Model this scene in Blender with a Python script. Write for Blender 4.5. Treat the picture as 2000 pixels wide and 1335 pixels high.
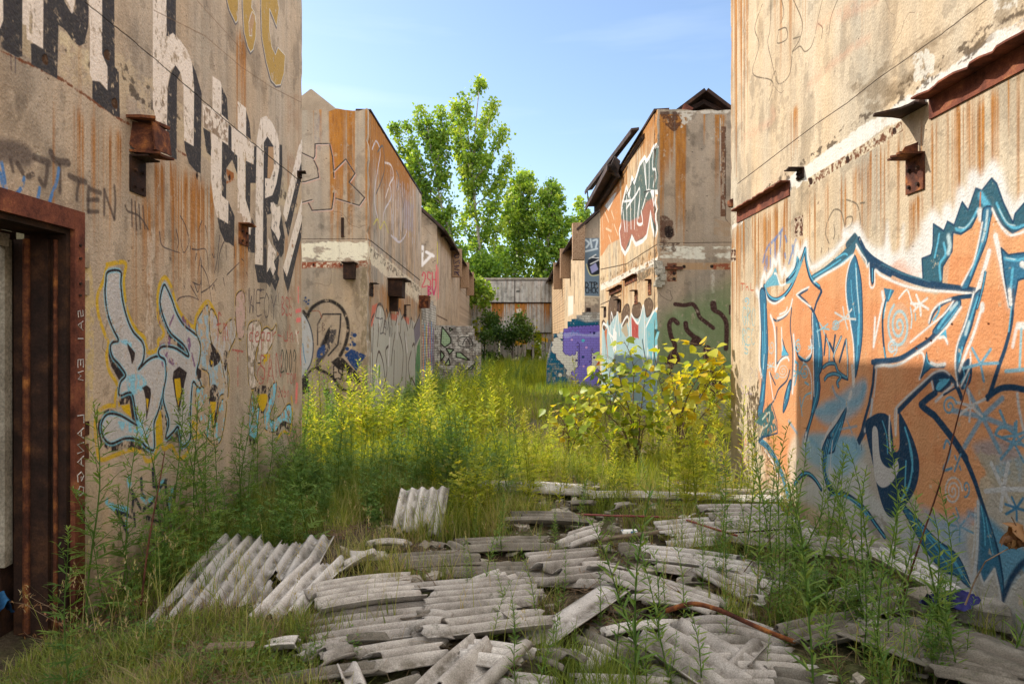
import bpy, math, random
import numpy as np
from mathutils import Vector, Matrix
R = math.radians
for o in list(bpy.data.objects): bpy.data.objects.remove(o)
S = bpy.context.scene
COL = S.collection

# ---------------------------------------------------------------- camera, sky, sun, exposure
EYE = 1.6; FPX = 1333.0; CX = 1000.0; CY = 667.0      # FPX, CX, CY describe the 2000 px wide photograph
cam_d = bpy.data.cameras.new('camera'); cam = bpy.data.objects.new('camera', cam_d); COL.objects.link(cam)
cam.location = (0, 0, EYE); cam.rotation_euler = (R(90), 0, 0)
cam_d.sensor_width = 36; cam_d.lens = 36*FPX/2000; cam_d.clip_start = .05; cam_d.clip_end = 3000
S.camera = cam
S.view_settings.view_transform = 'Standard'; S.view_settings.look = 'None'
S.view_settings.exposure = EXPOSURE = 1.15; S.view_settings.gamma = 1
SUN_EL = 39.4; LX, LY = .938, -.344                    # horizontal direction the light travels in
wd = bpy.data.worlds.new('World'); S.world = wd; wd.use_nodes = True
nt = wd.node_tree; nt.nodes.clear()
sky = nt.nodes.new('ShaderNodeTexSky'); sky.sky_type = 'NISHITA'; sky.sun_disc = False
sky.sun_elevation = R(SUN_EL); sky.sun_rotation = math.atan2(-LX, -LY)
sky.air_density = 1.0; sky.dust_density = 1.1; sky.ozone_density = 1.6
bg = nt.nodes.new('ShaderNodeBackground'); bg.inputs[1].default_value = .12
wo = nt.nodes.new('ShaderNodeOutputWorld')
# faint cirrus streaks
tc = nt.nodes.new('ShaderNodeTexCoord'); mp = nt.nodes.new('ShaderNodeMapping'); mp.inputs['Rotation'].default_value = (0, R(24), 0)
mp.inputs['Scale'].default_value = (2.2, 1.5, 17)
nz = nt.nodes.new('ShaderNodeTexNoise'); nz.inputs['Scale'].default_value = 1.2; nz.inputs['Detail'].default_value = 7
rp = nt.nodes.new('ShaderNodeMapRange'); rp.inputs['From Min'].default_value = .56; rp.inputs['From Max'].default_value = .85
rp.inputs['To Max'].default_value = .16
mx = nt.nodes.new('ShaderNodeMixRGB'); mx.inputs[2].default_value = (5.2, 5.6, 6.1, 1)
nt.links.new(tc.outputs['Generated'], mp.inputs[0]); nt.links.new(mp.outputs[0], nz.inputs[0]); nt.links.new(nz.outputs[0], rp.inputs[0])
nt.links.new(rp.outputs[0], mx.inputs[0]); nt.links.new(sky.outputs[0], mx.inputs[1])
# broken cloud added out of view overhead and behind, to brighten the shade
dt = nt.nodes.new('ShaderNodeVectorMath'); dt.operation = 'DOT_PRODUCT'; dt.inputs[1].default_value = (.15, -.75, .85); nt.links.new(tc.outputs['Generated'], dt.inputs[0])
r1 = nt.nodes.new('ShaderNodeMapRange'); r1.inputs['From Min'].default_value = .05; r1.inputs['From Max'].default_value = .45; nt.links.new(dt.outputs['Value'], r1.inputs[0])
n2 = nt.nodes.new('ShaderNodeTexNoise'); n2.inputs['Scale'].default_value = 2.3; n2.inputs['Detail'].default_value = 6; nt.links.new(tc.outputs['Generated'], n2.inputs[0])
r2 = nt.nodes.new('ShaderNodeMapRange'); r2.inputs['From Min'].default_value = .36; r2.inputs['From Max'].default_value = .52; nt.links.new(n2.outputs[0], r2.inputs[0])
ml = nt.nodes.new('ShaderNodeMath'); ml.operation = 'MULTIPLY'; nt.links.new(r1.outputs[0], ml.inputs[0]); nt.links.new(r2.outputs[0], ml.inputs[1])
m2 = nt.nodes.new('ShaderNodeMixRGB'); m2.inputs[2].default_value = (9.3, 9.15, 8.9, 1); nt.links.new(ml.outputs[0], m2.inputs[0]); nt.links.new(mx.outputs[0], m2.inputs[1])
nt.links.new(m2.outputs[0], bg.inputs[0]); nt.links.new(bg.outputs[0], wo.inputs[0])
sd = bpy.data.lights.new('sun', 'SUN'); sd.energy = 2.8; sd.angle = R(.5); sd.color = (1, .93, .80)
so = bpy.data.objects.new('sun', sd); COL.objects.link(so)
ce = math.cos(R(SUN_EL))
so.rotation_euler = Vector((LX*ce, LY*ce, -math.sin(R(SUN_EL)))).to_track_quat('-Z', 'Y').to_euler()
try:
    S.cycles.transparent_max_bounces = 16; S.cycles.max_bounces = 6; S.cycles.diffuse_bounces = 4
except Exception: pass

# ---------------------------------------------------------------- helpers
rnd = random.Random(7)
def s2l(c):
    c = np.asarray(c, dtype=np.float32)/255.0
    return np.where(c <= .04045, c/12.92, ((c+.055)/1.055)**2.4)
def l2s(c): return np.where(c <= .0031308, c*12.92, 1.055*np.clip(c, 0, None)**(1/2.4)-.055)
def setp(o, label=None, cat=None, group=None, kind=None, category=None):
    cat = cat or category
    if label: o['label'] = label
    if cat: o['category'] = cat
    if group: o['group'] = group
    if kind: o['kind'] = kind
    return o
def empty(name, loc=(0, 0, 0), rz=0, **k):
    o = bpy.data.objects.new(name, None); COL.objects.link(o); o.location = loc; o.rotation_euler = (0, 0, rz)
    o.empty_display_size = .1
    return setp(o, **k)
def fastmesh(name, V, Q, tint=None, mats=(), smooth=False, T=None, mi=None, uv=None):
    """V (n,3); Q (m,4) quads; T (k,3) tris; tint per vertex"""
    me = bpy.data.meshes.new(name); V = np.asarray(V, dtype=np.float32)
    Q = np.asarray(Q, dtype=np.int32).reshape(-1, 4); T = np.zeros((0, 3), np.int32) if T is None else np.asarray(T, dtype=np.int32).reshape(-1, 3)
    me.vertices.add(len(V)); me.vertices.foreach_set('co', V.ravel())
    nl = Q.size+T.size; me.loops.add(nl); me.polygons.add(len(Q)+len(T))
    me.loops.foreach_set('vertex_index', np.concatenate([Q.ravel(), T.ravel()]))
    st = np.concatenate([np.arange(len(Q))*4, Q.size+np.arange(len(T))*3]).astype(np.int32)
    me.polygons.foreach_set('loop_start', st)
    if mi is not None: me.polygons.foreach_set('material_index', np.asarray(mi, dtype=np.int32))
    if smooth: me.polygons.foreach_set('use_smooth', np.ones(len(Q)+len(T), dtype=bool))
    for m in mats: me.materials.append(m)
    me.update(calc_edges=True)
    if tint is not None:
        a = me.attributes.new('tint', 'FLOAT', 'POINT'); a.data.foreach_set('value', np.asarray(tint, dtype=np.float32))
    if uv is not None:
        l = me.uv_layers.new(name='UVMap'); idx = np.concatenate([Q.ravel(), T.ravel()]); l.data.foreach_set('uv', np.asarray(uv, dtype=np.float32)[idx].ravel())
    me.validate()
    return me
def link(name, me, parent=None, loc=None, rot=None, **k):
    o = bpy.data.objects.new(name, me); COL.objects.link(o)
    if parent: o.parent = parent
    if loc: o.location = loc
    if rot: o.rotation_euler = rot
    return setp(o, **k)
class MB:
    """collects shapes, builds one mesh"""
    def __init__(s): s.v = []; s.f = []; s.m = []
    def add(s, vs, fs, m=0):
        b = len(s.v); s.v += [tuple(v) for v in vs]; s.f += [tuple(i+b for i in f) for f in fs]; s.m += [m]*len(fs); return s
    def box(s, x0, x1, y0, y1, z0, z1, m=0, M=None, jit=0):
        vs = [Vector((x, y, z)) for z in (z0, z1) for x, y in ((x0, y0), (x1, y0), (x1, y1), (x0, y1))]
        if jit: vs = [v+Vector((rnd.uniform(-jit, jit), rnd.uniform(-jit, jit), rnd.uniform(-jit, jit))) for v in vs]
        if M: vs = [M@v for v in vs]
        return s.add(vs, [(0, 3, 2, 1), (4, 5, 6, 7), (0, 1, 5, 4), (1, 2, 6, 5), (2, 3, 7, 6), (3, 0, 4, 7)], m)
    def tube(s, pts, r0, r1=None, n=7, m=0, cap=True):
        r1 = r0 if r1 is None else r1; P = [Vector(p) for p in pts]; vs = []; fs = []
        for i, p in enumerate(P):
            d = (P[min(i+1, len(P)-1)]-P[max(i-1, 0)]).normalized()
            a = d.cross(Vector((0, 0, 1)) if abs(d.z) < .9 else Vector((1, 0, 0))).normalized(); b = d.cross(a)
            r = r0+(r1-r0)*i/max(1, len(P)-1)
            for k in range(n):
                t = 2*math.pi*k/n; vs.append(p+a*(r*math.cos(t))+b*(r*math.sin(t)))
        for i in range(len(P)-1):
            for k in range(n): fs.append((i*n+k, i*n+(k+1) % n, (i+1)*n+(k+1) % n, (i+1)*n+k))
        if cap: fs.append(tuple(range(n))[::-1]); fs.append(tuple((len(P)-1)*n+k for k in range(n)))
        return s.add(vs, fs, m)
    def prism(s, poly, d0, d1, ax='y', m=0):
        """poly in the two other axes (x,z for ax=y; y,z for ax=x; x,y for ax=z)"""
        def mk(a, b, d): return {'y': (a, d, b), 'x': (d, a, b), 'z': (a, b, d)}[ax]
        n = len(poly); vs = [mk(a, b, d0) for a, b in poly]+[mk(a, b, d1) for a, b in poly]
        fs = [tuple(range(n)), tuple(range(n, 2*n))[::-1]]+[(i, n+i, n+(i+1) % n, (i+1) % n) for i in range(n)]
        return s.add(vs, fs, m)
    def build(s, name, mats, parent=None, smooth=False, fixn=True, **k):
        me = bpy.data.meshes.new(name); me.from_pydata(s.v, [], s.f)
        for i, m in enumerate(s.m): me.polygons[i].material_index = m
        for m in (mats if isinstance(mats, (list, tuple)) else [mats]): me.materials.append(m)
        if fixn:
            import bmesh
            bm = bmesh.new(); bm.from_mesh(me); bmesh.ops.recalc_face_normals(bm, faces=bm.faces); bm.to_mesh(me); bm.free()
        if smooth:
            for p in me.polygons: p.use_smooth = True
        me.update()
        return link(name, me, parent, **k)

# ---------------------------------------------------------------- materials
def newmat(name):
    m = bpy.data.materials.new(name); m.use_nodes = True; n = m.node_tree.nodes; n.clear()
    return m, n, m.node_tree.links
def bsdf_out(m, n, l, rough=.9, spec=.2):
    b = n.new('ShaderNodeBsdfPrincipled'); o = n.new('ShaderNodeOutputMaterial'); l.new(b.outputs[0], o.inputs[0])
    b.inputs['Roughness'].default_value = rough; b.inputs['Specular IOR Level'].default_value = spec
    return b, o
def ramp(n, stops):
    r = n.new('ShaderNodeValToRGB'); e = r.color_ramp.elements
    while len(e) < len(stops): e.new(.5)
    for i, (p, c) in enumerate(stops): e[i].position = p; e[i].color = (*c, 1)
    return r
def noise(n, l, co, sc, det=6, rough=.6, scale3=None):
    if scale3:
        mp = n.new('ShaderNodeMapping'); mp.inputs['Scale'].default_value = scale3; l.new(co, mp.inputs[0]); co = mp.outputs[0]
    t = n.new('ShaderNodeTexNoise'); t.inputs['Scale'].default_value = sc; t.inputs['Detail'].default_value = det; t.inputs['Roughness'].default_value = rough
    l.new(co, t.inputs['Vector']); return t
def mix(n, l, f, a, b, mode='MIX'):
    x = n.new('ShaderNodeMixRGB'); x.blend_type = mode
    for s_, v in ((0, f), (1, a), (2, b)):
        if hasattr(v, 'links') or hasattr(v, 'is_linked'): l.new(v, x.inputs[s_])
        elif isinstance(v, tuple): x.inputs[s_].default_value = (*v, 1)
        else: x.inputs[s_].default_value = v
    return x.outputs[0]
def bump(n, l, h, b, st=.3, d=.01, prev=None):
    x = n.new('ShaderNodeBump'); x.inputs['Strength'].default_value = st; x.inputs['Distance'].default_value = d
    l.new(h, x.inputs['Height'])
    if prev: l.new(prev, x.inputs['Normal'])
    if b: l.new(x.outputs[0], b.inputs['Normal'])
    return x.outputs[0]
def noise_mat(name, stops, sc=4, det=8, rough=.9, bst=.5, bd=.01, fine=60, scale3=None, spec=.2, world=True, fine_amt=.25):
    m, n, l = newmat(name); b, o = bsdf_out(m, n, l, rough, spec)
    g = n.new('ShaderNodeTexCoord').outputs['Object']
    t = noise(n, l, g, sc, det, .62, scale3); r = ramp(n, stops); l.new(t.outputs[0], r.inputs[0])
    f = noise(n, l, g, fine, 3, .6); fr = ramp(n, [(.3, (1-fine_amt,)*3), (.7, (1+fine_amt,)*3)]); l.new(f.outputs[0], fr.inputs[0])
    l.new(mix(n, l, 1.0, r.outputs[0], fr.outputs[0], 'MULTIPLY'), b.inputs['Base Color'])
    p = bump(n, l, t.outputs[0], None, bst*.6, bd*2); bump(n, l, f.outputs[0], b, bst, bd*.5, p)
    return m
def rib_mat(name, stops, sc):
    """fibre cement: grime lies in the valleys ('tint' attribute), lichen and broken patches over all"""
    m, n, l = newmat(name); b, o = bsdf_out(m, n, l, .95, .12); co = n.new('ShaderNodeTexCoord').outputs['Object']; oi = n.new('ShaderNodeObjectInfo')
    ad = n.new('ShaderNodeVectorMath'); ad.operation = 'ADD'; cb = n.new('ShaderNodeCombineXYZ'); mu = n.new('ShaderNodeMath'); mu.operation = 'MULTIPLY'; mu.inputs[1].default_value = 37; l.new(oi.outputs['Random'], mu.inputs[0]); l.new(mu.outputs[0], cb.inputs[0]); l.new(co, ad.inputs[0]); l.new(cb.outputs[0], ad.inputs[1]); co = ad.outputs[0]
    t = noise(n, l, co, sc, 10, .68); r = ramp(n, stops); l.new(t.outputs[0], r.inputs[0])
    at = n.new('ShaderNodeAttribute'); at.attribute_name = 'tint'; t2 = noise(n, l, co, 9, 6, .7); mm = n.new('ShaderNodeMath'); mm.operation = 'MULTIPLY'; l.new(at.outputs['Fac'], mm.inputs[0]); g = ramp(n, [(.35, (0, 0, 0)), (.62, (1, 1, 1))]); l.new(t2.outputs[0], g.inputs[0]); l.new(g.outputs[0], mm.inputs[1])  # shadow lines of the ribs put into the colour, broken by noise
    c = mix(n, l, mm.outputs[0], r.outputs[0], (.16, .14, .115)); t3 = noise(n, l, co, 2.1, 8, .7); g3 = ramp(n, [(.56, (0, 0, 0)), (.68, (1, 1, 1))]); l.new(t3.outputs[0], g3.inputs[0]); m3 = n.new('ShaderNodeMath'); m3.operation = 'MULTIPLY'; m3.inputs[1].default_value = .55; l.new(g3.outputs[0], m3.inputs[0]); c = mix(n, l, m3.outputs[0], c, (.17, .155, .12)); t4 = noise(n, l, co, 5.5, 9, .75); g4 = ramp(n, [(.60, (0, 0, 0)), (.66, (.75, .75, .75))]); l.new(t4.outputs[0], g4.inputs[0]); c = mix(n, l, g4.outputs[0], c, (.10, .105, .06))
    f = noise(n, l, co, 150, 3, .65); fr = ramp(n, [(.32, (.68,)*3), (.68, (1.2,)*3)]); l.new(f.outputs[0], fr.inputs[0]); vr = ramp(n, [(0, (.80,)*3), (1, (1.08,)*3)]); l.new(oi.outputs['Random'], vr.inputs[0])
    c = mix(n, l, 1.0, c, fr.outputs[0], 'MULTIPLY'); l.new(mix(n, l, 1.0, c, vr.outputs[0], 'MULTIPLY'), b.inputs['Base Color']); p = bump(n, l, t.outputs[0], None, .6, .01); bump(n, l, f.outputs[0], b, .8, .003, p); return m
M = {}
M['rust'] = noise_mat('rust', [(.3, (.03, .013, .010)), (.46, (.085, .030, .018)), (.56, (.17, .060, .026)), (.66, (.33, .125, .036)), (.78, (.46, .22, .075))], 9, 9, .85, .8, .006, 90)
M['rust_dark'] = noise_mat('rust_dark', [(.3, (.012, .008, .007)), (.52, (.035, .018, .013)), (.72, (.10, .045, .022))], 6, 9, .8, .8, .006, 80)
M['rust_red'] = noise_mat('rust_red', [(.3, (.05, .018, .013)), (.45, (.13, .042, .027)), (.6, (.21, .068, .038)), (.72, (.34, .14, .06))], 8, 8, .85, .6, .005, 90)
M['steel_dark'] = noise_mat('steel_dark', [(.35, (.02, .016, .016)), (.6, (.06, .035, .028)), (.8, (.11, .055, .035))], 3, 8, .7, .5, .005, 60)
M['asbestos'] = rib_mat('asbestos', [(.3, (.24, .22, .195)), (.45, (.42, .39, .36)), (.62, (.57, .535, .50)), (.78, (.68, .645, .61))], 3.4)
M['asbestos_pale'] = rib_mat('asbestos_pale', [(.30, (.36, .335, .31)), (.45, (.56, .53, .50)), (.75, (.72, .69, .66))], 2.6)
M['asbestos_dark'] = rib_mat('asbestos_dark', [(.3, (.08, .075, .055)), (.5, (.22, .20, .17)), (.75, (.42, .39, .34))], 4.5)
M['concrete'] = noise_mat('concrete', [(.3, (.20, .155, .11)), (.5, (.33, .26, .19)), (.75, (.42, .345, .26))], 1.5, 9, .95, .5, .006, 70)
M['aggregate'] = noise_mat('aggregate', [(.3, (.17, .10, .06)), (.5, (.33, .21, .13)), (.75, (.45, .32, .22))], 22, 8, .95, 1, .012, 90, fine_amt=.4)
M['interior'] = noise_mat('interior', [(.3, (.26, .25, .15)), (.5, (.44, .42, .28)), (.75, (.52, .50, .36))], 1.2, 9, .9, .4, .006, 60)
M['rubble'] = noise_mat('rubble', [(.3, (.16, .14, .11)), (.5, (.30, .27, .22)), (.75, (.48, .44, .37))], 3, 8, .95, .8, .01, 60, fine_amt=.35)
M['wood'] = noise_mat('wood', [(.3, (.10, .075, .05)), (.5, (.20, .155, .11)), (.75, (.31, .26, .20))], 3, 8, .9, .6, .005, 60, scale3=(1, 8, 8))
M['bark'] = noise_mat('bark', [(.3, (.10, .085, .07)), (.5, (.26, .235, .20)), (.75, (.42, .39, .34))], 5, 8, .9, .6, .01, 60)
M['twig'] = noise_mat('twig', [(.3, (.09, .06, .04)), (.6, (.20, .14, .09)), (.8, (.30, .22, .15))], 9, 5, .9, .3, .003, 60)
M['stalk_red'] = noise_mat('stalk_red', [(.3, (.06, .02, .015)), (.7, (.16, .065, .04))], 9, 4, .8, .2, .003, 60)
M['hose'] = noise_mat('hose', [(.3, (.16, .03, .025)), (.7, (.26, .06, .05))], 9, 4, .5, .1, .003, 60, spec=.4)
M['blue_tarp'] = noise_mat('blue_tarp', [(.3, (.01, .03, .10)), (.7, (.02, .12, .26))], 5, 4, .6, .3, .01, 40)
M['navy'] = noise_mat('navy', [(.3, (.008, .008, .05)), (.7, (.03, .03, .16))], 9, 4, .6, .3, .01, 40)
def leaf_mat(name, stops, trans=.45, rough=.55):
    """colour from the per-leaf 'tint' attribute, partly translucent"""
    m, n, l = newmat(name)
    a = n.new('ShaderNodeAttribute'); a.attribute_name = 'tint'
    oi = n.new('ShaderNodeObjectInfo'); ad = n.new('ShaderNodeMath'); ad.operation = 'MULTIPLY_ADD'; ad.inputs[1].default_value = .22; ad.inputs[2].default_value = -.11
    l.new(oi.outputs['Random'], ad.inputs[0])
    ad2 = n.new('ShaderNodeMath'); ad2.operation = 'ADD'; l.new(a.outputs['Fac'], ad2.inputs[0]); l.new(ad.outputs[0], ad2.inputs[1])
    r = ramp(n, stops); l.new(ad2.outputs[0], r.inputs[0])
    b = n.new('ShaderNodeBsdfPrincipled'); b.inputs['Roughness'].default_value = rough; b.inputs['Specular IOR Level'].default_value = .3
    l.new(r.outputs[0], b.inputs['Base Color'])
    tr = n.new('ShaderNodeBsdfTranslucent'); g = mix(n, l, 1.0, r.outputs[0], (1.35, 1.25, .55), 'MULTIPLY'); l.new(g, tr.inputs[0])
    ms = n.new('ShaderNodeMixShader'); ms.inputs[0].default_value = trans
    l.new(b.outputs[0], ms.inputs[1]); l.new(tr.outputs[0], ms.inputs[2])
    o = n.new('ShaderNodeOutputMaterial'); l.new(ms.outputs[0], o.inputs[0])
    return m
M['grass'] = leaf_mat('grass', [(.0, (.08, .13, .025)), (.3, (.17, .24, .04)), (.6, (.30, .35, .075)), (.8, (.42, .38, .16)), (1, (.46, .37, .22))], .45)
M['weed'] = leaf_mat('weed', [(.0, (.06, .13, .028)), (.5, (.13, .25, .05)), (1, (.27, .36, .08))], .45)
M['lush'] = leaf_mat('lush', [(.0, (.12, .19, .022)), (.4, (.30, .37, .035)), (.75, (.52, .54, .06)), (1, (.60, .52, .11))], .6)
M['poplar'] = leaf_mat('poplar', [(.0, (.06, .14, .025)), (.5, (.19, .32, .045)), (1, (.42, .51, .09))], .58, .4)
M['sapling'] = leaf_mat('sapling', [(.0, (.09, .17, .015)), (.4, (.26, .34, .025)), (.72, (.55, .50, .035)), (1, (.62, .36, .04))], .5, .4)
M['bushdark'] = leaf_mat('bushdark', [(.0, (.02, .055, .012)), (.5, (.05, .11, .02)), (1, (.11, .18, .03))], .4)
M['deadgrass'] = leaf_mat('deadgrass', [(.0, (.13, .09, .05)), (.5, (.25, .18, .11)), (1, (.40, .31, .20))], .3, .8)
M['deadleaf'] = leaf_mat('deadleaf', [(.0, (.12, .055, .025)), (.5, (.22, .11, .05)), (1, (.34, .19, .09))], .25, .7)
# ---------------------------------------------------------------- painted wall maps (computed here, nothing is loaded)
RG = np.random.default_rng(11)
def vnoise(h, w, sy, sx, octv=4, pers=.55, seed=0):
    """value noise 0..1, sy/sx = cell size in pixels"""
    g = np.random.default_rng(seed); out = np.zeros((h, w), np.float32); amp = 1; tot = 0
    for o in range(octv):
        ny = max(2, int(h/sy)+3); nx = max(2, int(w/sx)+3); G = g.random((ny, nx), dtype=np.float32)
        y = np.arange(h)/sy; x = np.arange(w)/sx; yi = np.minimum(y.astype(int), ny-2); xi = np.minimum(x.astype(int), nx-2)
        fy = (y-yi)[:, None].astype(np.float32); fx = (x-xi)[None].astype(np.float32); fy = np.clip(fy, 0, 1); fx = np.clip(fx, 0, 1); fy = fy*fy*(3-2*fy); fx = fx*fx*(3-2*fx)
        a = G[yi][:, xi]; b = G[yi][:, xi+1]; c = G[yi+1][:, xi]; d = G[yi+1][:, xi+1]
        out += amp*((a*(1-fx)+b*fx)*(1-fy)+(c*(1-fx)+d*fx)*fy); tot += amp; amp *= pers; sy = max(1.0, sy/2); sx = max(1.0, sx/2)
    return out/tot
def sstep(a, b, x):
    t = np.clip((x-a)/(b-a), 0, 1); return t*t*(3-2*t)
def crom(P, closed=False, k=6):
    P = np.asarray(P, float); n = len(P)
    if n < 3: return P
    out = []
    for i in range(n if closed else n-1):
        p0 = P[(i-1) % n] if closed or i > 0 else P[0]; p1 = P[i]; p2 = P[(i+1) % n]; p3 = P[(i+2) % n] if closed or i+2 < n else P[-1]
        for t in np.arange(k)/k:
            out.append(.5*((2*p1)+(-p0+p2)*t+(2*p0-5*p1+4*p2-p3)*t*t+(-p0+3*p1-3*p2+p3)*t**3))
    if not closed: out.append(P[-1])
    return np.array(out)
class Canvas:
    def __init__(s, kind, c, u0, u1, h, ppm, seed=1, base=(.43, .335, .25), gain=1.0):
        s.kind = kind; s.c = c; s.u0 = u0; s.u1 = u1; s.H = h; s.ppm = ppm; s.w = int((u1-u0)*ppm); s.h = int(h*ppm); s.gain = gain; s.seed = seed
        s.a = np.empty((s.h, s.w, 3), np.float32); s.a[:] = base; s.z = np.full((s.h, s.w), .6, np.float32); s.t = (0, 0, 1); s.wn = None; s.wf = 1.0; s.boost = 1.0; s.rk = 1.2
    # photograph pixel (in the current tile) -> canvas pixel
    def P(s, pts):
        p = np.asarray(pts, float); x = s.t[0]+p[:, 0]/s.t[2]; y = s.t[1]+p[:, 1]/s.t[2]
        if s.kind == 's':
            d = s.c*FPX/np.where(np.abs(x-CX) < 1, 1, x-CX); u = d
        else:
            d = np.full(len(p), s.c); u = (x-CX)*d/FPX
        v = EYE+(CY-y)*d/FPX
        return np.stack([(u-s.u0)*s.ppm, v*s.ppm], 1), d
    def col(s, c, lin=False): return np.asarray(c, np.float32) if lin else np.clip(s2l(c)/s.gain, .004, .86)
    def wear(s, amt, cell=7):
        if amt <= 0: return None
        if s.wn is None: s.wn = vnoise(s.h, s.w, 14, 9, 4, .7, s.seed+90)
        return amt
    def blend(s, x0, x1, y0, y1, al, c, wear=0, op=1.0, hole=None):
        al = al*op
        if wear:
            s.wear(1); al = al*sstep(wear+.13, wear+.23, s.wn[y0:y1, x0:x1])
        R_ = s.a[y0:y1, x0:x1]; R_ += (c-R_)*al[..., None]
        if hole is not None: s.z[y0:y1, x0:x1] += (hole-s.z[y0:y1, x0:x1])*al
    def clipb(s, P, pad):
        x0 = max(0, int(P[:, 0].min()-pad)); x1 = min(s.w, int(P[:, 0].max()+pad)+2); y0 = max(0, int(P[:, 1].min()-pad)); y1 = min(s.h, int(P[:, 1].max()+pad)+2)
        return x0, x1, y0, y1
    def S(s, pts, w, c, soft=1.0, sm=False, closed=False, wear=0, op=1.0, raw=False, lin=False, taper=None, hole=None):
        w = w*(1 if raw else s.wf)  # w, soft in tile pixels
        if raw: P = np.asarray(pts, float)*s.ppm-np.array([s.u0*s.ppm, 0]); dd = np.full(len(P), float(s.ppm))
        else:
            P, d = s.P(pts); dd = d/FPX/s.t[2]*s.ppm
        A = np.c_[P, dd]
        if sm: A = crom(A, closed)
        if closed: A = np.vstack([A, A[:1]])
        n = len(A); x0, x1, y0, y1 = s.clipb(A, (w*.5+soft)*A[:, 2].max()+2)
        if x1 <= x0 or y1 <= y0: return
        buf = np.zeros((y1-y0, x1-x0), np.float32)
        for i in range(n-1):
            a, b = A[i], A[i+1]; f0 = f1 = 1
            if taper: f0 = taper[0]+(taper[1]-taper[0])*i/(n-1); f1 = taper[0]+(taper[1]-taper[0])*(i+1)/(n-1)
            ra, rb = max(.55, w*.5*a[2]*f0), max(.55, w*.5*b[2]*f1); sf = max(.7, soft*a[2]); pad = max(ra, rb)+sf+1
            bx0 = max(x0, int(min(a[0], b[0])-pad)); bx1 = min(x1, int(max(a[0], b[0])+pad)+2); by0 = max(y0, int(min(a[1], b[1])-pad)); by1 = min(y1, int(max(a[1], b[1])+pad)+2)
            if bx1 <= bx0 or by1 <= by0: continue
            X = np.arange(bx0, bx1)[None]-a[0]; Y = np.arange(by0, by1)[:, None]-a[1]; dx, dy = b[0]-a[0], b[1]-a[1]; L = dx*dx+dy*dy+1e-9
            t = np.clip((X*dx+Y*dy)/L, 0, 1); D = np.sqrt((X-t*dx)**2+(Y-t*dy)**2); r = ra+(rb-ra)*t
            al = np.clip((r+sf*.5-D)/sf, 0, 1); sl = buf[by0-y0:by1-y0, bx0-x0:bx1-x0]; np.maximum(sl, al*al*(3-2*al), out=sl)
        s.blend(x0, x1, y0, y1, buf, s.col(c, lin), wear, op, hole)
    def F(s, pts, c, soft=1.0, sm=False, wear=0, op=1.0, raw=False, lin=False, c2=None, hole=None, jag=0):
        if raw: P = np.asarray(pts, float)*s.ppm-np.array([s.u0*s.ppm, 0]); k = s.ppm
        else:
            P, d = s.P(pts); k = d.mean()/FPX/s.t[2]*s.ppm
        if sm: P = crom(P, True)
        sf = max(1.0, soft*k); x0, x1, y0, y1 = s.clipb(P, sf+1)
        if x1 <= x0 or y1 <= y0: return
        X, Y = np.meshgrid(np.arange(x0, x1, dtype=np.float32), np.arange(y0, y1, dtype=np.float32)); ins = np.zeros(X.shape, bool); n = len(P)
        for i in range(n):
            a, b = P[i], P[(i+1) % n]
            if a[1] == b[1]: continue
            cond = ((Y >= min(a[1], b[1])) & (Y < max(a[1], b[1]))); ins ^= cond & (X < (Y-a[1])*(b[0]-a[0])/(b[1]-a[1])+a[0])
        D = np.full(X.shape, 1e6, np.float32)
        for i in range(n):
            a, b = P[i], P[(i+1) % n]; pad = sf+2
            bx0 = max(x0, int(min(a[0], b[0])-pad))-x0; bx1 = min(x1, int(max(a[0], b[0])+pad)+2)-x0; by0 = max(y0, int(min(a[1], b[1])-pad))-y0; by1 = min(y1, int(max(a[1], b[1])+pad)+2)-y0
            if bx1 <= bx0 or by1 <= by0: continue
            xx = X[by0:by1, bx0:bx1]-a[0]; yy = Y[by0:by1, bx0:bx1]-a[1]; dx, dy = b[0]-a[0], b[1]-a[1]; t = np.clip((xx*dx+yy*dy)/(dx*dx+dy*dy+1e-9), 0, 1)
            sl = D[by0:by1, bx0:bx1]; np.minimum(sl, np.sqrt((xx-t*dx)**2+(yy-t*dy)**2), out=sl)
        sd_ = np.where(ins, D, -D); al = np.clip((sd_+sf*.5)/sf, 0, 1); cc = s.col(c, lin)
        if c2 is not None:
            t = np.clip((Y-P[:, 1].min())/(np.ptp(P[:, 1])+1e-6), 0, 1)[..., None]; cc = s.col(c2, lin)*(1-t)+cc*t
        s.blend(x0, x1, y0, y1, al*al*(3-2*al), cc, wear, op, hole)
    def outlined(s, pts, fill, lw, lc, sm=True, wear=0, lsoft=1.0, **k):
        s.F(pts, fill, sm=sm, wear=wear, **k); s.S(pts, lw, lc, lsoft, sm=sm, closed=True, wear=wear)
    def text(s, strokes, x, y, sx, sy, w, c, slant=0, **k):
        """strokes: list of polylines in a 1x1 cell, y down"""
        for st in strokes: s.S([(x+px*sx+slant*(1-py)*sy, y+py*sy) for px, py in st], w, c, **k)
    # -------- weathering
    def noise(s, cy, cx, o=5, sd=0, pers=.55): return vnoise(s.h, s.w, cy*s.ppm, cx*s.ppm, o, pers, s.seed*31+sd)
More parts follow.
